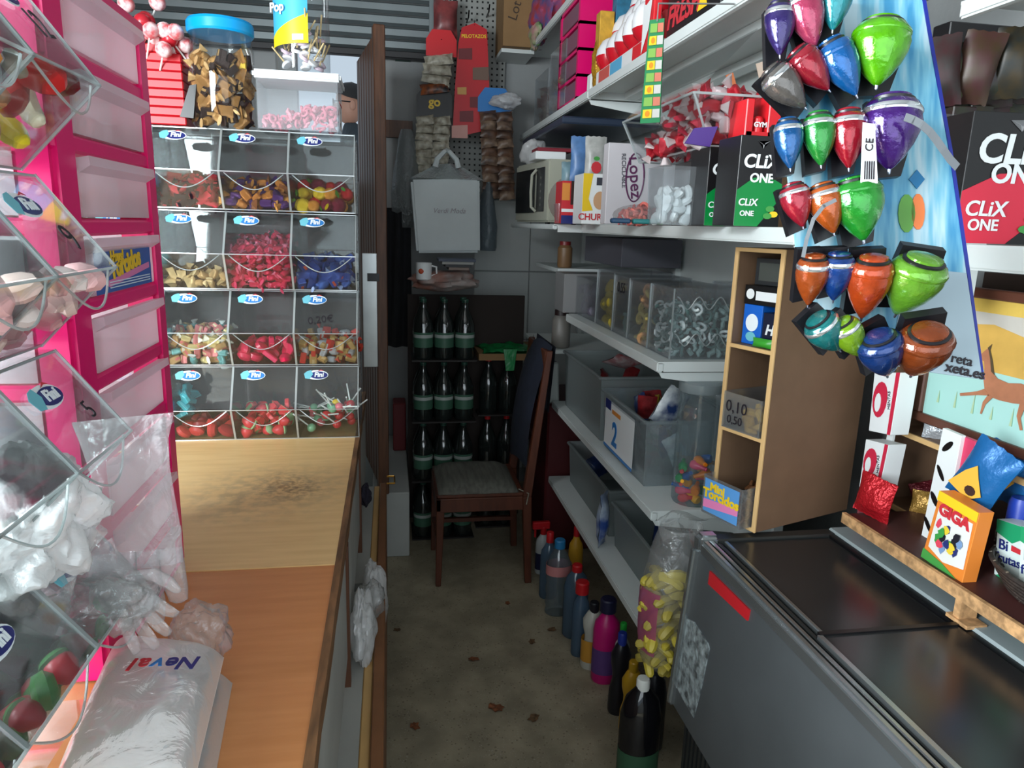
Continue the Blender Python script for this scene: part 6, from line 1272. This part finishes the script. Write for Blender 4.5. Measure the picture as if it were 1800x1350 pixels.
# ================================================================ card of spinning tops
DC = .845
def card_mat():
    m = M('tops_card', S(120, 190, 220), .4)
    n = m.node_tree.nodes; l = m.node_tree.links; b = n['Principled BSDF']; tc = n['Texture Coordinate']
    mp = n.new('ShaderNodeMapping'); mp.inputs['Rotation'].default_value = (0, .9, .3); mp.inputs['Scale'].default_value = (50, 4, 7); l.new(tc.outputs['Object'], mp.inputs[0])
    t = n.new('ShaderNodeTexNoise'); t.inputs['Scale'].default_value = 1.0; t.inputs['Detail'].default_value = 3; l.new(mp.outputs[0], t.inputs['Vector'])
    r = n.new('ShaderNodeValToRGB'); e = r.color_ramp.elements; e[0].position = .36; e[0].color = S(56, 130, 170); e[1].position = .60; e[1].color = S(170, 196, 206)
    x = r.color_ramp.elements.new(.5); x.color = S(112, 172, 194); l.new(t.outputs[0], r.inputs[0]); l.new(r.outputs[0], b.inputs['Base Color']); return m
tcd = thing('tops_card', 'large blue and white hanging card on which the spinning tops are clipped', 'display card', AD(1560, 660, DC))
out = [(1366,-60),(1612,-60),(1632,60),(1668,260),(1700,480),(1727,667),(1640,655),(1560,640),(1470,590),(1425,540),(1400,440),(1384,300),(1372,150)]
dirn = (RC @ V((0,0,-1)))
m = MB(); m.prism([AD(*p, DC) for p in out], dirn*.003); part('card', m, card_mat(), tcd)
NV = col('card_navy', 20, 34, 130, .4)
m = MB(); m.prism([AD(*p, DC-.0012) for p in ((1612,-60),(1618,-60),(1638,60),(1674,260),(1706,480),(1731,667),(1727,667),(1700,480),(1668,260),(1632,60))], dirn*.003); part('navy_edge', m, NV, tcd)
m = MB(); m.prism([AD(*p, DC-.001) for p in ((1600,470),(1699,480),(1727,667),(1640,655),(1560,640))], dirn*.0008); part('grey_field', m, col('card_grey', 150, 168, 178, .45), tcd)
for nm, c_, pl in (('printed_top', (90,150,60), [(1594,375,15,34)]), ('printed_top', (226,120,60), [(1614,372,12,32)]), ('printed_square', (20,110,160), [(1612,315,14,17)])):
    for cx, cy, rx, ry in pl:
        m = MB(); m.prism([AD(cx+rx*math.cos(a_), cy+ry*math.sin(a_), DC-.0016) for a_ in [2*math.pi*i/(4 if 'sq' in nm else 14) for i in range(4 if 'sq' in nm else 14)]], dirn*.001); part(nm, m, col('pr_%d%d' % (cx, cy), *c_, .4), tcd)
Fc = Matrix.Translation(AD(1690, 633, DC-.001)) @ RC.to_4x4()
text('reta', INK, tcd, Fc @ Matrix.Rotation(-.22, 4, 'Z'), .016, bold=.01); text('xeta.es', INK, tcd, Fc @ Matrix.Translation((.004, -.013, 0)) @ Matrix.Rotation(-.22, 4, 'Z'), .017, bold=.02)
m = MB(); m.tube([AD(1490, -60, DC), AD(1490, -140, DC+.1), V((SX+.01, 1.0, 2.12))], .002, 6); part('hanger', m, col('hook_wire', 120, 120, 120, .3), tcd)
def chrome(n_, r, g, b): return M('top_'+n_, S(r*.74, g*.74, b*.74), .16, .35, nz=.2, nscale=60, coat=.5, bump=.12, bscale=160)
SIL = M('top_silver', S(206, 210, 214), .15, .9); TIP = M('top_tip', S(170, 176, 196), .15, .9); CLP = col('clip_black', 16, 16, 20, .35)
tops = [(1371,52,54,100,.0,0,'indigo',(60,44,120),1),(1420,34,64,112,.25,0,'pink',(206,70,110),1),(1468,8,60,100,-.1,0,'turquoise',(30,160,170),0),(1384,156,62,100,.75,0,'smoky grey',(110,104,100),1),(1428,124,60,98,.70,0,'crimson',(176,24,48),0),(1482,120,66,116,.45,0,'azure',(20,110,190),0),(1546,95,100,124,-.10,0,'lime green',(104,206,10),0),
 (1387,254,52,94,.05,0,'blue',(20,100,170),1),(1441,246,58,100,.05,0,'leaf green',(40,160,60),1),(1492,246,64,110,.0,0,'red',(186,20,44),1),(1566,236,102,138,-.05,0,'purple',(76,30,130),1),
 (1402,362,54,84,.25,0,'raspberry',(190,30,56),1),(1455,368,62,96,.25,0,'amber',(214,100,30),1),(1510,370,90,118,.15,0,'emerald',(40,170,50),0),
 (1426,494,58,98,.05,.45,'copper',(190,84,30),1),(1470,488,60,92,.05,.4,'royal blue',(24,70,150),1),(1525,508,76,124,.05,.5,'orange red',(210,76,26),0),(1600,505,98,124,-.15,.65,'yellow green',(120,190,50),0),
 (1456,588,66,86,.75,.3,'teal',(20,130,130),1),(1496,596,56,86,.65,.3,'chartreuse',(140,190,30),1),(1552,626,80,98,.5,.5,'navy blue',(20,60,130),0),(1618,622,96,118,.15,.8,'rust',(150,66,24),0)]
for k, (px, py, wp, hp, rot, tilt, nm, c_, band) in enumerate(tops):
    d = DC-.045-.0012*k; o = AD(px, py, d); s = d/FPX; r = wp*s/2; h = hp*s
    T = Matrix.Translation(o) @ RC.to_4x4() @ Matrix.Rotation(rot, 4, 'Z') @ Matrix.Rotation(tilt, 4, 'X')      # local y up, z to viewer
    root = thing('spinning_top', '%s spinning top clipped to the hanging card' % nm if k not in (0, 2) else '%s spinning top at the upper edge of the hanging card' % nm, 'spinning top', o, 'spinning tops on the card')
    L = Matrix.Rotation(-math.pi/2, 4, 'X')                         # lathe z -> local y
    def lat(prof, n=26):
        m = MB(); m.T = T @ L; m.lathe([(a*r, (b-.5)*h) for a, b in prof], n, sy=.85); return m
    cm = chrome(nm.replace(' ', '_'), *c_)
    part('body', lat([(.07,.05),(.17,.08),(.46,.20),(.74,.36),(.93,.52),(1.0,.65),(.97,.74)]), cm, root, smooth=.8)
    part('band', lat([(.98,.735),(1.0,.75),(1.0,.79),(.95,.82)]), SIL if band else cm, root, smooth=.8)
    part('shoulder', lat([(.95,.815),(.86,.88),(.72,.90)]), cm, root, smooth=.8)
    part('rim', lat([(.72,.895),(.74,.93),(.66,.945)]), CLP, root, smooth=.8)
    part('cap', lat([(.64,.92),(.62,.975),(.4,1.0),(0,1.0)]), cm, root, smooth=.8)
    part('tip', lat([(.0,-.02),(.05,0),(.07,.06)], 10), TIP, root, smooth=.8)
    m = MB(); m.T = T; m.prism([(-r*.5, -h*.52, -.02), (r*.75, -h*.45, -.02), (r*1.12, h*.1, -.02), (r*.95, h*.50, -.02), (-r*.6, h*.5, -.02)], (0, 0, -.010)); part('clip', m, CLP, root, label='black clip behind the top')
def tape(label, pts, w_, mt):
    m = MB(); P_ = [AD(px, py, d) for px, py, d in pts]; up = dirn
    for a, b in zip(P_, P_[1:]): m.bar(a-(b-a)*.08, b+(b-a)*.08, w_, .0008, up=up)
    return solo('pull_cord', m, mt, label, 'cord', 'pull cords of the tops')
TG = col('cord_grey', 104, 108, 112, .5)
tape('grey rip cord curving from the purple top to the right', [(1592,206,.735),(1606,211,.735),(1620,219,.735),(1634,231,.737),(1646,246,.74),(1658,263,.743),(1670,280,.747),(1682,293,.75)], .0085, TG)
tape('grey rip cord hanging between the raspberry and amber tops', [(1468,352,.755),(1448,362,.755),(1430,385,.755),(1418,420,.76),(1412,450,.76)], .004, TG)
tg = thing('price_tag', 'white tag with a barcode between the red and purple tops', 'tag', AD(1528, 320, .765)); m = MB(); m.prism([AD(*p, .763) for p in ((1517,215),(1538,218),(1543,322),(1513,322))], dirn*.0008); part('tag_card', m, WHITE(), tg)
for k in range(5): part('barcode_bar', MB().prism([AD(*p, .7622) for p in ((1520+4*k,283),(1522+4*k,283),(1521+4*k,315),(1519+4*k,315))], dirn*.0006), INK, tg)
text('CE', INK, tg, Matrix.Translation(AD(1528, 255, .7622)) @ RC.to_4x4() @ Matrix.Rotation(1.5, 4, 'Z'), .012)
# ================================================================ the dark back of the shop
YB = 4.29
# pegboard with real holes drawn as small dark sockets
PEG = M('pegboard', S(150, 152, 148), .6, nz=.05, nscale=5)
a, b = AT(768, -30, y=YB), AT(882, 345, y=YB)
pg = thing('pegboard', 'grey perforated pegboard panel on the back wall', 'pegboard', ((a.x+b.x)/2, YB, b.z))
part('sheet', MB().box(a.x, YB, b.z, b.x, YB+.012, a.z), PEG, pg)
m = MB(); nx, nz_ = 13, 36
for i in range(nx):
    for j in range(nz_):
        x = a.x+(b.x-a.x)*(i+.5)/nx; z = b.z+(a.z-b.z)*(j+.5)/nz_; m.box(x-.005, YB-.0008, z-.005, x+.005, YB+.001, z+.005)
part('holes', m, col('hole_dark', 30, 30, 30, .9), pg, kind='stuff')
for px, py in ((820, 40), (855, 30), (795, 15), (838, 75)):
    q = AT(px, py, y=YB); m = MB(); m.tube([q, q+V((0,-.10,0)), q+V((0,-.13,.03))], .004, 6); part('hook', m, BLACK(), pg)
# strips of packets
def strip(label, px, py0, py1, wpx, n, Y, cols, head=None, sway=0, name='snack_strip', tw=.0):
    t0, t1 = AT(px, py0, y=Y), AT(px+sway, py1, y=Y); w_ = wpx*DEP(t0)/FPX; L_ = t0.z-t1.z
    root = thing(name, label, 'snack strip', (t1.x, Y, t1.z)); dx = (t1.x-t0.x)
    part('backing', MB().prism([t0+V((-w_*.12, .01, 0)), t0+V((w_*.12, .01, 0)), t1+V((w_*.12, .01, 0)), t1+V((-w_*.12, .01, 0))], (0, .003, 0)), col('strip_back', 60, 56, 56, .6), root)
    part('hang_hook', MB().tube([t0, t0+V((0, .02, .02)), V((t0.x, YB+.002, t0.z+.02))], .003, 6), BLACK(), root)
    hz = 0
    if head:
        hz = head[0]*L_; m = MB(); m.prism([t0+V((-w_*.5, 0, 0)), t0+V((-w_*.3, 0, .05)), t0+V((w_*.3, 0, .05)), t0+V((w_*.5, 0, 0)), t0+V((w_*.5, 0, -hz)), t0+V((-w_*.5, 0, -hz))], (0, .004, 0)); h_ = part('header_card', m, head[1], root)
        if len(head) > 2: text(head[2], head[3], h_, frame(t0+V((0, 0, -hz*.3)), (1,0,0), (0,0,1)), w_*.34, bold=.03)
    for k in range(n):
        z = t0.z-hz-(L_-hz)*(k+.5)/n; x = t0.x+dx*(t0.z-z)/L_
        for sg in (-1, 1) if tw else (0,):
            m = MB(); m.T = xf((x+sg*w_*.24, Y-.02-.004*(k % 2), z), -.35, .15*((k*7) % 3-1), .1*((k*5) % 3-1)); m.pouch(w_*(.5 if tw else .95), (L_-hz)/n*1.25, .035, 7, 6, .006, k*3+px+sg); part('snack_pack', m, cols[k % len(cols)], root, smooth=.9)
    return root
CRM = M('pack_cream', S(206, 202, 184), .35, col2=S(140, 130, 112), nscale=30); CRB = M('pack_creamblack', S(30, 28, 32), .35, col2=S(170, 90, 40), nscale=22)
strip('cream snack packet strip with a red header hanging by the brown door', 776, 70, 165, 54, 4, 4.12, [CRM, CRM, CRM, CRB], (.30, SR), -14)
strip('long strip of cream packets hanging below the red headed strip', 764, 168, 318, 62, 8, 4.10, [CRM, CRM], (.25, GB, 'go', FY), -8, tw=1)
m = MB(); q = AT(783, 35, y=4.16); m.T = xf((q.x, 4.16, q.z), 0, 0, 0); m.pouch(.13, .19, .05, 9, 9, .008, 3); pb_ = solo('snack_bag', m, M('bag_blackpink', S(26, 26, 30), .35, col2=S(150, 70, 70), nscale=9), 'black and pink snack bag hanging at the top left of the pegboard', 'snack bag', smooth=.9)
rh = thing('hanging_card', 'tall bright red hanging card beside the pegboard hooks', 'card', AT(815, 243, y=4.06))
RDC = M('card_red', S(190, 22, 34), .4)
m = MB(); m.prism([AT(*p, y=4.06) for p in ((806,75),(812,48),(835,40),(856,52),(860,150),(850,230),(795,243),(800,150))], (0, .006, 0)); part('card', m, RDC, rh)
text('PELOTAZOS', FY, rh, frame(AT(833, 64, y=4.059), (1,0,.05), (0,0,1)), .024, bold=.02); 
for k, (px, py, w_, c_) in enumerate(((818, 95, 12, (110,30,36)), (845, 130, 14, (110,84,70)), (812, 160, 8, (200,150,80)), (838, 180, 12, (110,26,34)), (820, 205, 12, (110,26,34)), (808, 232, 14, (206,150,140)))):
    m = MB(); m.prism([AT(px+w_*sx_, py+w_*.8*sy_, y=4.057) for sx_, sy_ in ((-1,-1),(1,-1.1),(1,1),(-1,.9))], (0, .002, 0)); part('pocket', m, col('pocket_%d' % k, *c_, .45), rh)
part('hang_hook', MB().tube([AT(834, 44, y=4.06), AT(834, 38, y=4.1), V((AT(834, 38, y=YB).x, YB+.002, AT(834, 36, y=YB).z))], .003, 6), BLACK(), rh)
BRP = M('pack_brown', S(110, 80, 62), .4, col2=S(60, 44, 38), nscale=24); BRP2 = M('pack_brownpale', S(140, 116, 96), .4, col2=S(70, 50, 42), nscale=24)
strip('strip of brown snack packets with a blue header at the right of the pegboard', 870, 172, 350, 60, 10, 4.05, [BRP, BRP2], (.14, FB), 6, tw=1)
q = AT(890, 178, y=4.0); crumple('plastic_bag', 'crumpled pale bag above the brown packet strip', 'bag', (q.x, 4.0, q.z), (.07, .06, .035), WBAG(), 91, .4, 18)
# sign on the back wall
q = AT(708, 92, y=4.30); sg = thing('wall_sign', 'small dark green sign with white letters on the back wall', 'sign', (q.x, 4.30, q.z-.05)); part('plate', MB().box(q.x-.042, 4.30, q.z-.045, q.x+.042, 4.318, q.z+.05), col('sign_green', 24, 60, 50, .5), sg); text('SI', WHITE(), sg, frame((q.x, 4.30, q.z), (1,0,0), (0,0,1)), .075, bold=.03)
# brown rack with a pale carrier bag
x0, x1, z0, z1 = px_front(676, 208, 726, 232, 4.2)
hr_ = thing('hook_board', 'brown wooden hook board behind the door', 'hook board', ((x0+x1)/2, 4.28, z0)); part('board', MB().box(x0, 4.28, z0-.02, x1, 4.318, z1), BW, hr_)
def hangbag(label, px0, px1, py0, py1, Y, mt, seed, cat='bag', depth=.10, neck=.35, wall=YB):
    l, r, zt, zb = AT(px0, py1, y=Y).x, AT(px1, py1, y=Y).x, AT((px0+px1)/2, py0, y=Y).z, AT((px0+px1)/2, py1, y=Y).z
    m = MB()
    def f(u, v):
        a = 2*math.pi*u; k = neck*(1-v)**.6+(1-neck*(1-v)**.6)*min(1, v*1.6)**.7 if v < .99 else .9; nn = noise.noise(V((math.cos(a)*3+seed, math.sin(a)*3, v*6)))
        return V(((l+r)/2+(r-l)/2*k*math.cos(a)*(1+.08*nn), Y+depth*k*math.sin(a)*(1+.12*nn), zt+(zb-zt)*v))
    m.grid(f, 28, 20); o = solo('carrier_bag', m, mt, label, cat, smooth=1.2); return o
hangbag('pale clear carrier bag hanging from the hook board behind the door', 688, 742, 228, 400, 4.1, clear('bag_smoke', tint=(.75, .78, .78), haze=.5, hazecol=(.42, .45, .45), gloss=.05, rough=.25, bump=.6), 5)
m = MB(); l, r = AT(676, 500, y=4.0).x, AT(722, 500, y=4.0).x; zt, zb = AT(700, 365, y=4.0).z, AT(700, 610, y=4.0).z
m.grid(lambda u, v: V((l+(r-l)*u+.02*v*(u-.5), 4.05-.05*math.sin(u*math.pi)-.02*math.sin(u*14+v*2), zt+(zb-zt)*v-.03*(1-abs(2*u-1))*(v < .05))), 16, 14); m.grid(lambda u, v: V((l+(r-l)*u, 4.09, zt+(zb-zt)*v)), 4, 4)
solo('dark_coat', m, M('coat_black', S(26, 26, 30), .9, nz=.2, nscale=20), 'black coat hanging behind the brown door', 'coat', smooth=1.2)
x0, x1, z0, z1 = px_front(682, 726, 620, 870, 4.15); solo('white_board', MB().box(x0-.02, 4.15, .0, x1+.06, 4.19, AT(700, 612, y=4.15).z), col('board_white', 176, 186, 190, .5), 'pale board leaning upright behind the door under the coat', 'board', bevel=.004)
x0, x1, z0, z1 = px_front(688, 800, 722, 850, 3.98); m = MB(); m.box(max(x0, .01), 3.98, .339, .083, 4.13, max(z1, .62)); solo('red_crate', m, col('crate_red', 110, 24, 30, .5), 'dark red crate on the white step before the pale board', 'crate', bevel=.006)
# big white carrier bag with a box inside
l, r, zt, zb = AT(722, 320, y=3.82).x, AT(850, 320, y=3.82).x, AT(785, 318, y=3.82).z, AT(785, 446, y=3.82).z; zh = AT(790, 272, y=3.82).z
cb_ = thing('carrier_bag', 'large white carrier bag with faint lettering hanging in the middle of the back', 'bag', ((l+r)/2, 3.88, zb))
WB2 = M('bag_paperwhite', S(200, 208, 208), .4, nz=.05, nscale=6, bump=.15, bscale=14)
m = MB(); cx = (l+r)/2; hw = (r-l)/2
m.hexa([V((l+.03, 3.82, zb)), V((r-.01, 3.82, zb+.01)), V((r-.01, 3.96, zb)), V((l+.03, 3.96, zb)), V((l, 3.82, zt)), V((r-.02, 3.82, zt+.02)), V((r-.02, 3.96, zt+.02)), V((l, 3.96, zt))]); part('bag_body', m, WB2, cb_, bevel=.012, seg=2)
m = MB(); m.grid(lambda u, v: V((cx+(-hw+2*hw*u)*(1-.72*v)+.01*v, 3.822+.06*v+.02*math.sin(u*9)*v, zt+.01+(zh-zt-.05)*v)), 14, 8); m.grid(lambda u, v: V((cx+(-hw+2*hw*u)*(1-.72*v), 3.955-.05*v+.01*math.sin(u*9)*v, zt+.01+(zh-zt-.05)*v)), 14, 8); part('bag_neck', m, clear('bag_neck', tint=(.8, .84, .84), haze=.6, hazecol=(.62, .68, .68), gloss=.05, rough=.25, bump=.4), cb_, smooth=1.2)
for sg_ in (-1, 1):
    m = MB(); m.tube([V((cx+.06*sg_, 3.86, zh-.06)), V((cx+.05*sg_, 3.86, zh-.02)), V((cx+.012*sg_, 3.87, zh+.02)), V((cx, 3.90, zh+.03))], [.016, .014, .012, .010], 8); part('handle', m, WB2, cb_, smooth=True)
text('Verdi Moda', col('print_taupe', 150, 140, 146, .5), cb_, frame((cx+.01, 3.818, zb+.22), (1,0,.02), (0,0,1)), .036, bold=-.005, shear=.3)
part('hang_hook', MB().tube([V((cx, 3.90, zh+.032)), V((cx, 4.1, zh+.05)), V((cx, YB+.002, zh+.05))], .004, 6), BLACK(), cb_)
hangbag('bluish grey bag hanging behind the white carrier bag', 838, 872, 320, 440, 4.05, clear('bag_bluegrey', tint=(.6, .66, .7), haze=.7, hazecol=(.28, .34, .38), gloss=.04, rough=.3, bump=.5), 8)
# clutter on the bottle crates
zc = AT(780, 512, y=3.6).z
x0, x1, z0, z1 = px_front(735, 470, 800, 512, 3.66); crumple('paper_heap', 'pale and pinkish crumpled papers on top of the bottle packs', 'papers', (.27, 3.68, zc+.05), (.16, .10, .05), M('paper_mix', S(170, 160, 156), .8, col2=S(150, 96, 80), nscale=8), 101, .35, 22)
q = AT(745, 478, y=3.60); mg = thing('mug', 'white mug with an orange print on top of the bottle packs', 'mug', (q.x, 3.60, zc+.055)); m = MB(); m.lathe([(.032, 0), (.038, .005), (.04, .085), (.036, .085), (.033, .01), (0, .01)], 18, (q.x, 3.60, zc+.055)); part('cup', m, WHITE(), mg, smooth=.6); part('handle', MB().tube([(q.x+.038, 3.6, zc+.125), (q.x+.062, 3.6, zc+.12), (q.x+.064, 3.6, zc+.085), (q.x+.038, 3.6, zc+.075)], .005, 6), WHITE(), mg); part('orange_print', MB().ell((q.x-.012, 3.566, zc+.10), .016, .006, .014), col('orange_spot', 190, 70, 30, .5), mg, smooth=True)
for k in range(4): 
    x0, x1, z0, z1 = px_front(770+6*k, 452+6*k, 835-4*k, 460+6*k, 3.66); solo('magazine', MB().box(x0, 3.62, zc+.105+.014*(3-k), x1, 3.78, zc+.118+.014*(3-k)), col('mag_%d' % k, *((60,70,90), (150,150,146), (40,40,44), (130,110,100))[k], .5), '%s booklet in the small stack under the white carrier bag' % ('blue grey', 'pale', 'black', 'tan')[k], 'booklet')
# packs of bottles: four tiers
GLB = clear('glass_dark', tint=(.30, .36, .34), haze=.55, hazecol=(.05, .065, .06), gloss=.10, rough=.06); LBG = col('label_green', 60, 100, 80, .5); LBW = col('label_white', 170, 176, 172, .5); TRY = col('tray_dark', 30, 24, 22, .6)
def bottle_mesh():
    return [MB().lathe([(.044,0),(.049,.01),(.049,.17),(.038,.205),(.018,.25),(.015,.285),(.017,.29)], 14).mesh('glass', GLB, smooth=.7), MB().lathe([(.0162,.283),(.0162,.298),(0,.300)], 12).mesh('cap', col('cap_greenmetal', 40, 80, 66, .4), smooth=.6),
            MB().lathe([(.0497,.06),(.0497,.135)], 14).mesh('label', LBG, smooth=True), MB().lathe([(.0501,.108),(.0501,.124)], 14).mesh('label_band', LBW, smooth=True)]
BM = bottle_mesh()
for me_ in BM[2:]:
    b_ = bmesh.new(); b_.from_mesh(me_); bmesh.ops.delete(b_, geom=[f for f in b_.faces if len(f.verts) > 4], context='FACES'); b_.to_mesh(me_); b_.free()
capr = MB().lathe([(.0165,.280),(.0165,.300),(0,.302)], 12).mesh('cap', RC_, smooth=.6)
def pack(x0, y0, z, nx, ny, tier, side):
    tr = solo('bottle_tray', MB().box(x0-.006, y0-.006, z, x0+nx*.104+.006, y0+ny*.104+.006, z+.008), TRY, 'dark tray under the %s tier of %s' % (tier, side), 'tray')
    m = MB()
    for zz in (.07, .20): m.bar((x0-.004, y0-.003, z+zz), (x0+nx*.08+.004, y0-.003, z+zz), .003, .002)
    for i in range(nx):
        for j in range(ny):
            root = thing('glass_bottle', 'dark bottle, %s tier of %s, %s from left' % (tier, side, ('first', 'second', 'third', 'fourth')[i]) + ('' if j == 0 else ', back row'), 'bottle', (x0+.052+i*.104, y0+.052+j*.104, z+.0085), 'bottles in the packs')
            for k, (nm, me_) in enumerate(zip(('glass', 'cap', 'label', 'label_band'), BM)):
                if k >= 2 and side != 'the left stack': continue
                o = bpy.data.objects.new(nm, me_ if not (k == 1 and side != 'the left stack') else capr); link(o, root)
for t_, nm in enumerate(('bottom', 'third', 'second', 'top')):
    if True: pack(.11, 3.50, .002+.318*t_, 4 if False else 3, 2, nm, 'the left stack')
for t_, nm in enumerate(('bottom', 'middle', 'top')): pack(.46, 3.62, .002+.318*t_, 2, 1, nm, 'the right stack')
solo('bottle_backdrop', MB().box(.09, 3.80, 0, .72, 3.82, 1.26), col('backdrop_umber', 44, 34, 30, .8), 'added dark brown backdrop darkening the gaps in the bottle stacks', 'board')  # sheet added to keep bright wall from showing between the bottles
# cardboard and green bag over the right stack
q0 = AT(848, 608, y=3.60)
zk = .002+.318*3-.318+.318; zk = .002+.318*2+.312
solo('cardboard_sheet', MB().box(.445, 3.56, zk, .80, 3.95, zk+.035), M('kraft_card', S(140, 108, 70), .8, nz=.1, nscale=6), 'flat cardboard sheet under the green bag on the right bottle stack', 'cardboard')
m = MB(); m.grid(lambda u, v: V((.46+.30*u+.02*math.sin(v*5), 3.555+.33*v, zk+.055+.022*noise.noise(V((u*7, v*6, 2)))-.015*abs(2*u-1))), 20, 16); m.grid(lambda u, v: V((.46+.30*u+.02*math.sin(v*5), 3.555+.33*v, zk+.037)), 6, 6); m.grid(lambda u, v: V((.575+.07*(u-.5)*(1-.4*v)+.03, 3.55-.01*v, zk+.06-.11*v)), 6, 8)
solo('green_bag', m, M('bag_green', S(16, 128, 66), .35, nz=.15, nscale=20, bump=.3, bscale=40), 'crumpled bright green plastic bag lying on the cardboard sheet', 'bag', smooth=1.2)

# ================================================================ chair
CW_ = M('chair_wood', S(86, 44, 28), .4, nz=.25, nscale=10, stretch=(4, 4, .8))
ch_ = thing('wooden_chair', 'dark wooden chair with a grey cushion at the end of the aisle', 'chair', (.40, 3.2, 0))
X0, X1, Y0, Y1, ZS = .195, .60, 2.985, 3.40, .43
def taper(p, q, a, b): return MB().hexa([V(p)+V((-b,-b,0)), V(p)+V((b,-b,0)), V(p)+V((b,b,0)), V(p)+V((-b,b,0)), V(q)+V((-a,-a,0)), V(q)+V((a,-a,0)), V(q)+V((a,a,0)), V(q)+V((-a,a,0))])
for y in (Y0+.02, Y1-.02): part('leg', taper((X0+.012, y, 0), (X0+.02, y, ZS), .019, .012), CW_, ch_, bevel=.003)
for y in (Y0+.01, Y1-.01):
    part('back_post', taper((X1+.025, y, 0), (X1+.005, y, ZS), .021, .015), CW_, ch_, bevel=.003); part('back_post', taper((X1+.005, y, ZS), (X1+.085, y+.0, 1.10), .013, .020), CW_, ch_, bevel=.003)
part('seat_rail', MB().box(X0, Y0, ZS-.065, X1, Y0+.022, ZS), CW_, ch_, bevel=.003); part('seat_rail', MB().box(X0, Y1-.022, ZS-.065, X1, Y1, ZS), CW_, ch_, bevel=.003); part('seat_rail', MB().box(X0, Y0, ZS-.06, X0+.022, Y1, ZS), CW_, ch_, bevel=.003)
part('seat', MB().box(X0+.005, Y0+.005, ZS, X1-.005, Y1-.005, ZS+.018), CW_, ch_, bevel=.004)
part('top_rail', MB().box(X1+.065, Y0+.01, 1.02, X1+.088, Y1-.01, 1.10), CW_, ch_, bevel=.005); part('back_rail', MB().box(X1+.03, Y0+.01, .66, X1+.05, Y1-.01, .70), CW_, ch_, bevel=.004)
part('stretcher', MB().bar((X0+.015, Y1-.02, .16), (X1+.015, Y1-.02, .16), .02, .02), CW_, ch_); part('stretcher', MB().bar((X0+.015, Y1-.02, .18), (X0+.015, Y0+.02, .18), .018, .018), CW_, ch_)
m = MB(); m.grid(lambda u, v: V((X0+.01+(X1-X0-.04)*u, Y0+.005+(Y1-Y0-.02)*v, ZS+.0185+.045*((1-abs(2*u-1)**6)*(1-abs(2*v-1)**6))+.003*noise.noise(V((u*8, v*8, 0))))), 18, 18); m.grid(lambda u, v: V((X0+.01+(X1-X0-.04)*u, Y0+.005+(Y1-Y0-.02)*v, ZS+.0185)), 2, 2)
cmx = M('cushion_weave', S(96, 96, 88), .9, nz=.3, nscale=60, stretch=(1, .12, 1)); cs_ = solo('seat_cushion', m, cmx, 'grey striped cushion tied on the wooden chair', 'cushion', smooth=1.2)
part('tie', MB().tube([(X1-.03, Y0+.02, ZS+.03), (X1+.01, Y0-.015, ZS+.02), (X1+.0, Y0-.02, ZS-.03)], .003, 5), M('tie_grey', S(130, 126, 112), .9), cs_)
m = MB(); m.grid(lambda u, v: V((X1+.045-.10*v*(1-v)*1.2+.055*(1-v)-.04*v-.035*math.sin(u*math.pi), Y0+.02+(Y1-Y0-.0)*u, 1.115-.56*v+.02*math.sin(u*6))), 16, 18); m.grid(lambda u, v: V((X1+.115-.02*v, Y0+.02+(Y1-Y0)*u, 1.115-.30*v)), 8, 8)
solo('navy_jacket', m, M('jacket_navy', S(22, 28, 44), .9, nz=.25, nscale=14, bump=.3, bscale=20), 'dark navy jacket hung over the back of the wooden chair', 'jacket', smooth=1.2)
solo('red_crate', MB().box(.76, 3.30, 0, 1.12, 3.75, .78), col('crate_darkred', 84, 20, 24, .6), 'tall dark red crate between the chair and the low shelves', 'crate', bevel=.01)
m = MB(); q = AT(990, 660, y=3.28); m.hexa([V((.735, 3.24, .80)), V((.80, 3.24, .80)), V((.80, 3.32, .80)), V((.735, 3.32, .80)), V((.725, 3.24, 1.0)), V((.79, 3.24, 1.0)), V((.79, 3.32, 1.0)), V((.725, 3.32, 1.0))]); solo('white_canister', m, col('canister_white', 170, 176, 172, .5), 'pale upright canister on the tall dark red crate', 'canister', bevel=.008)
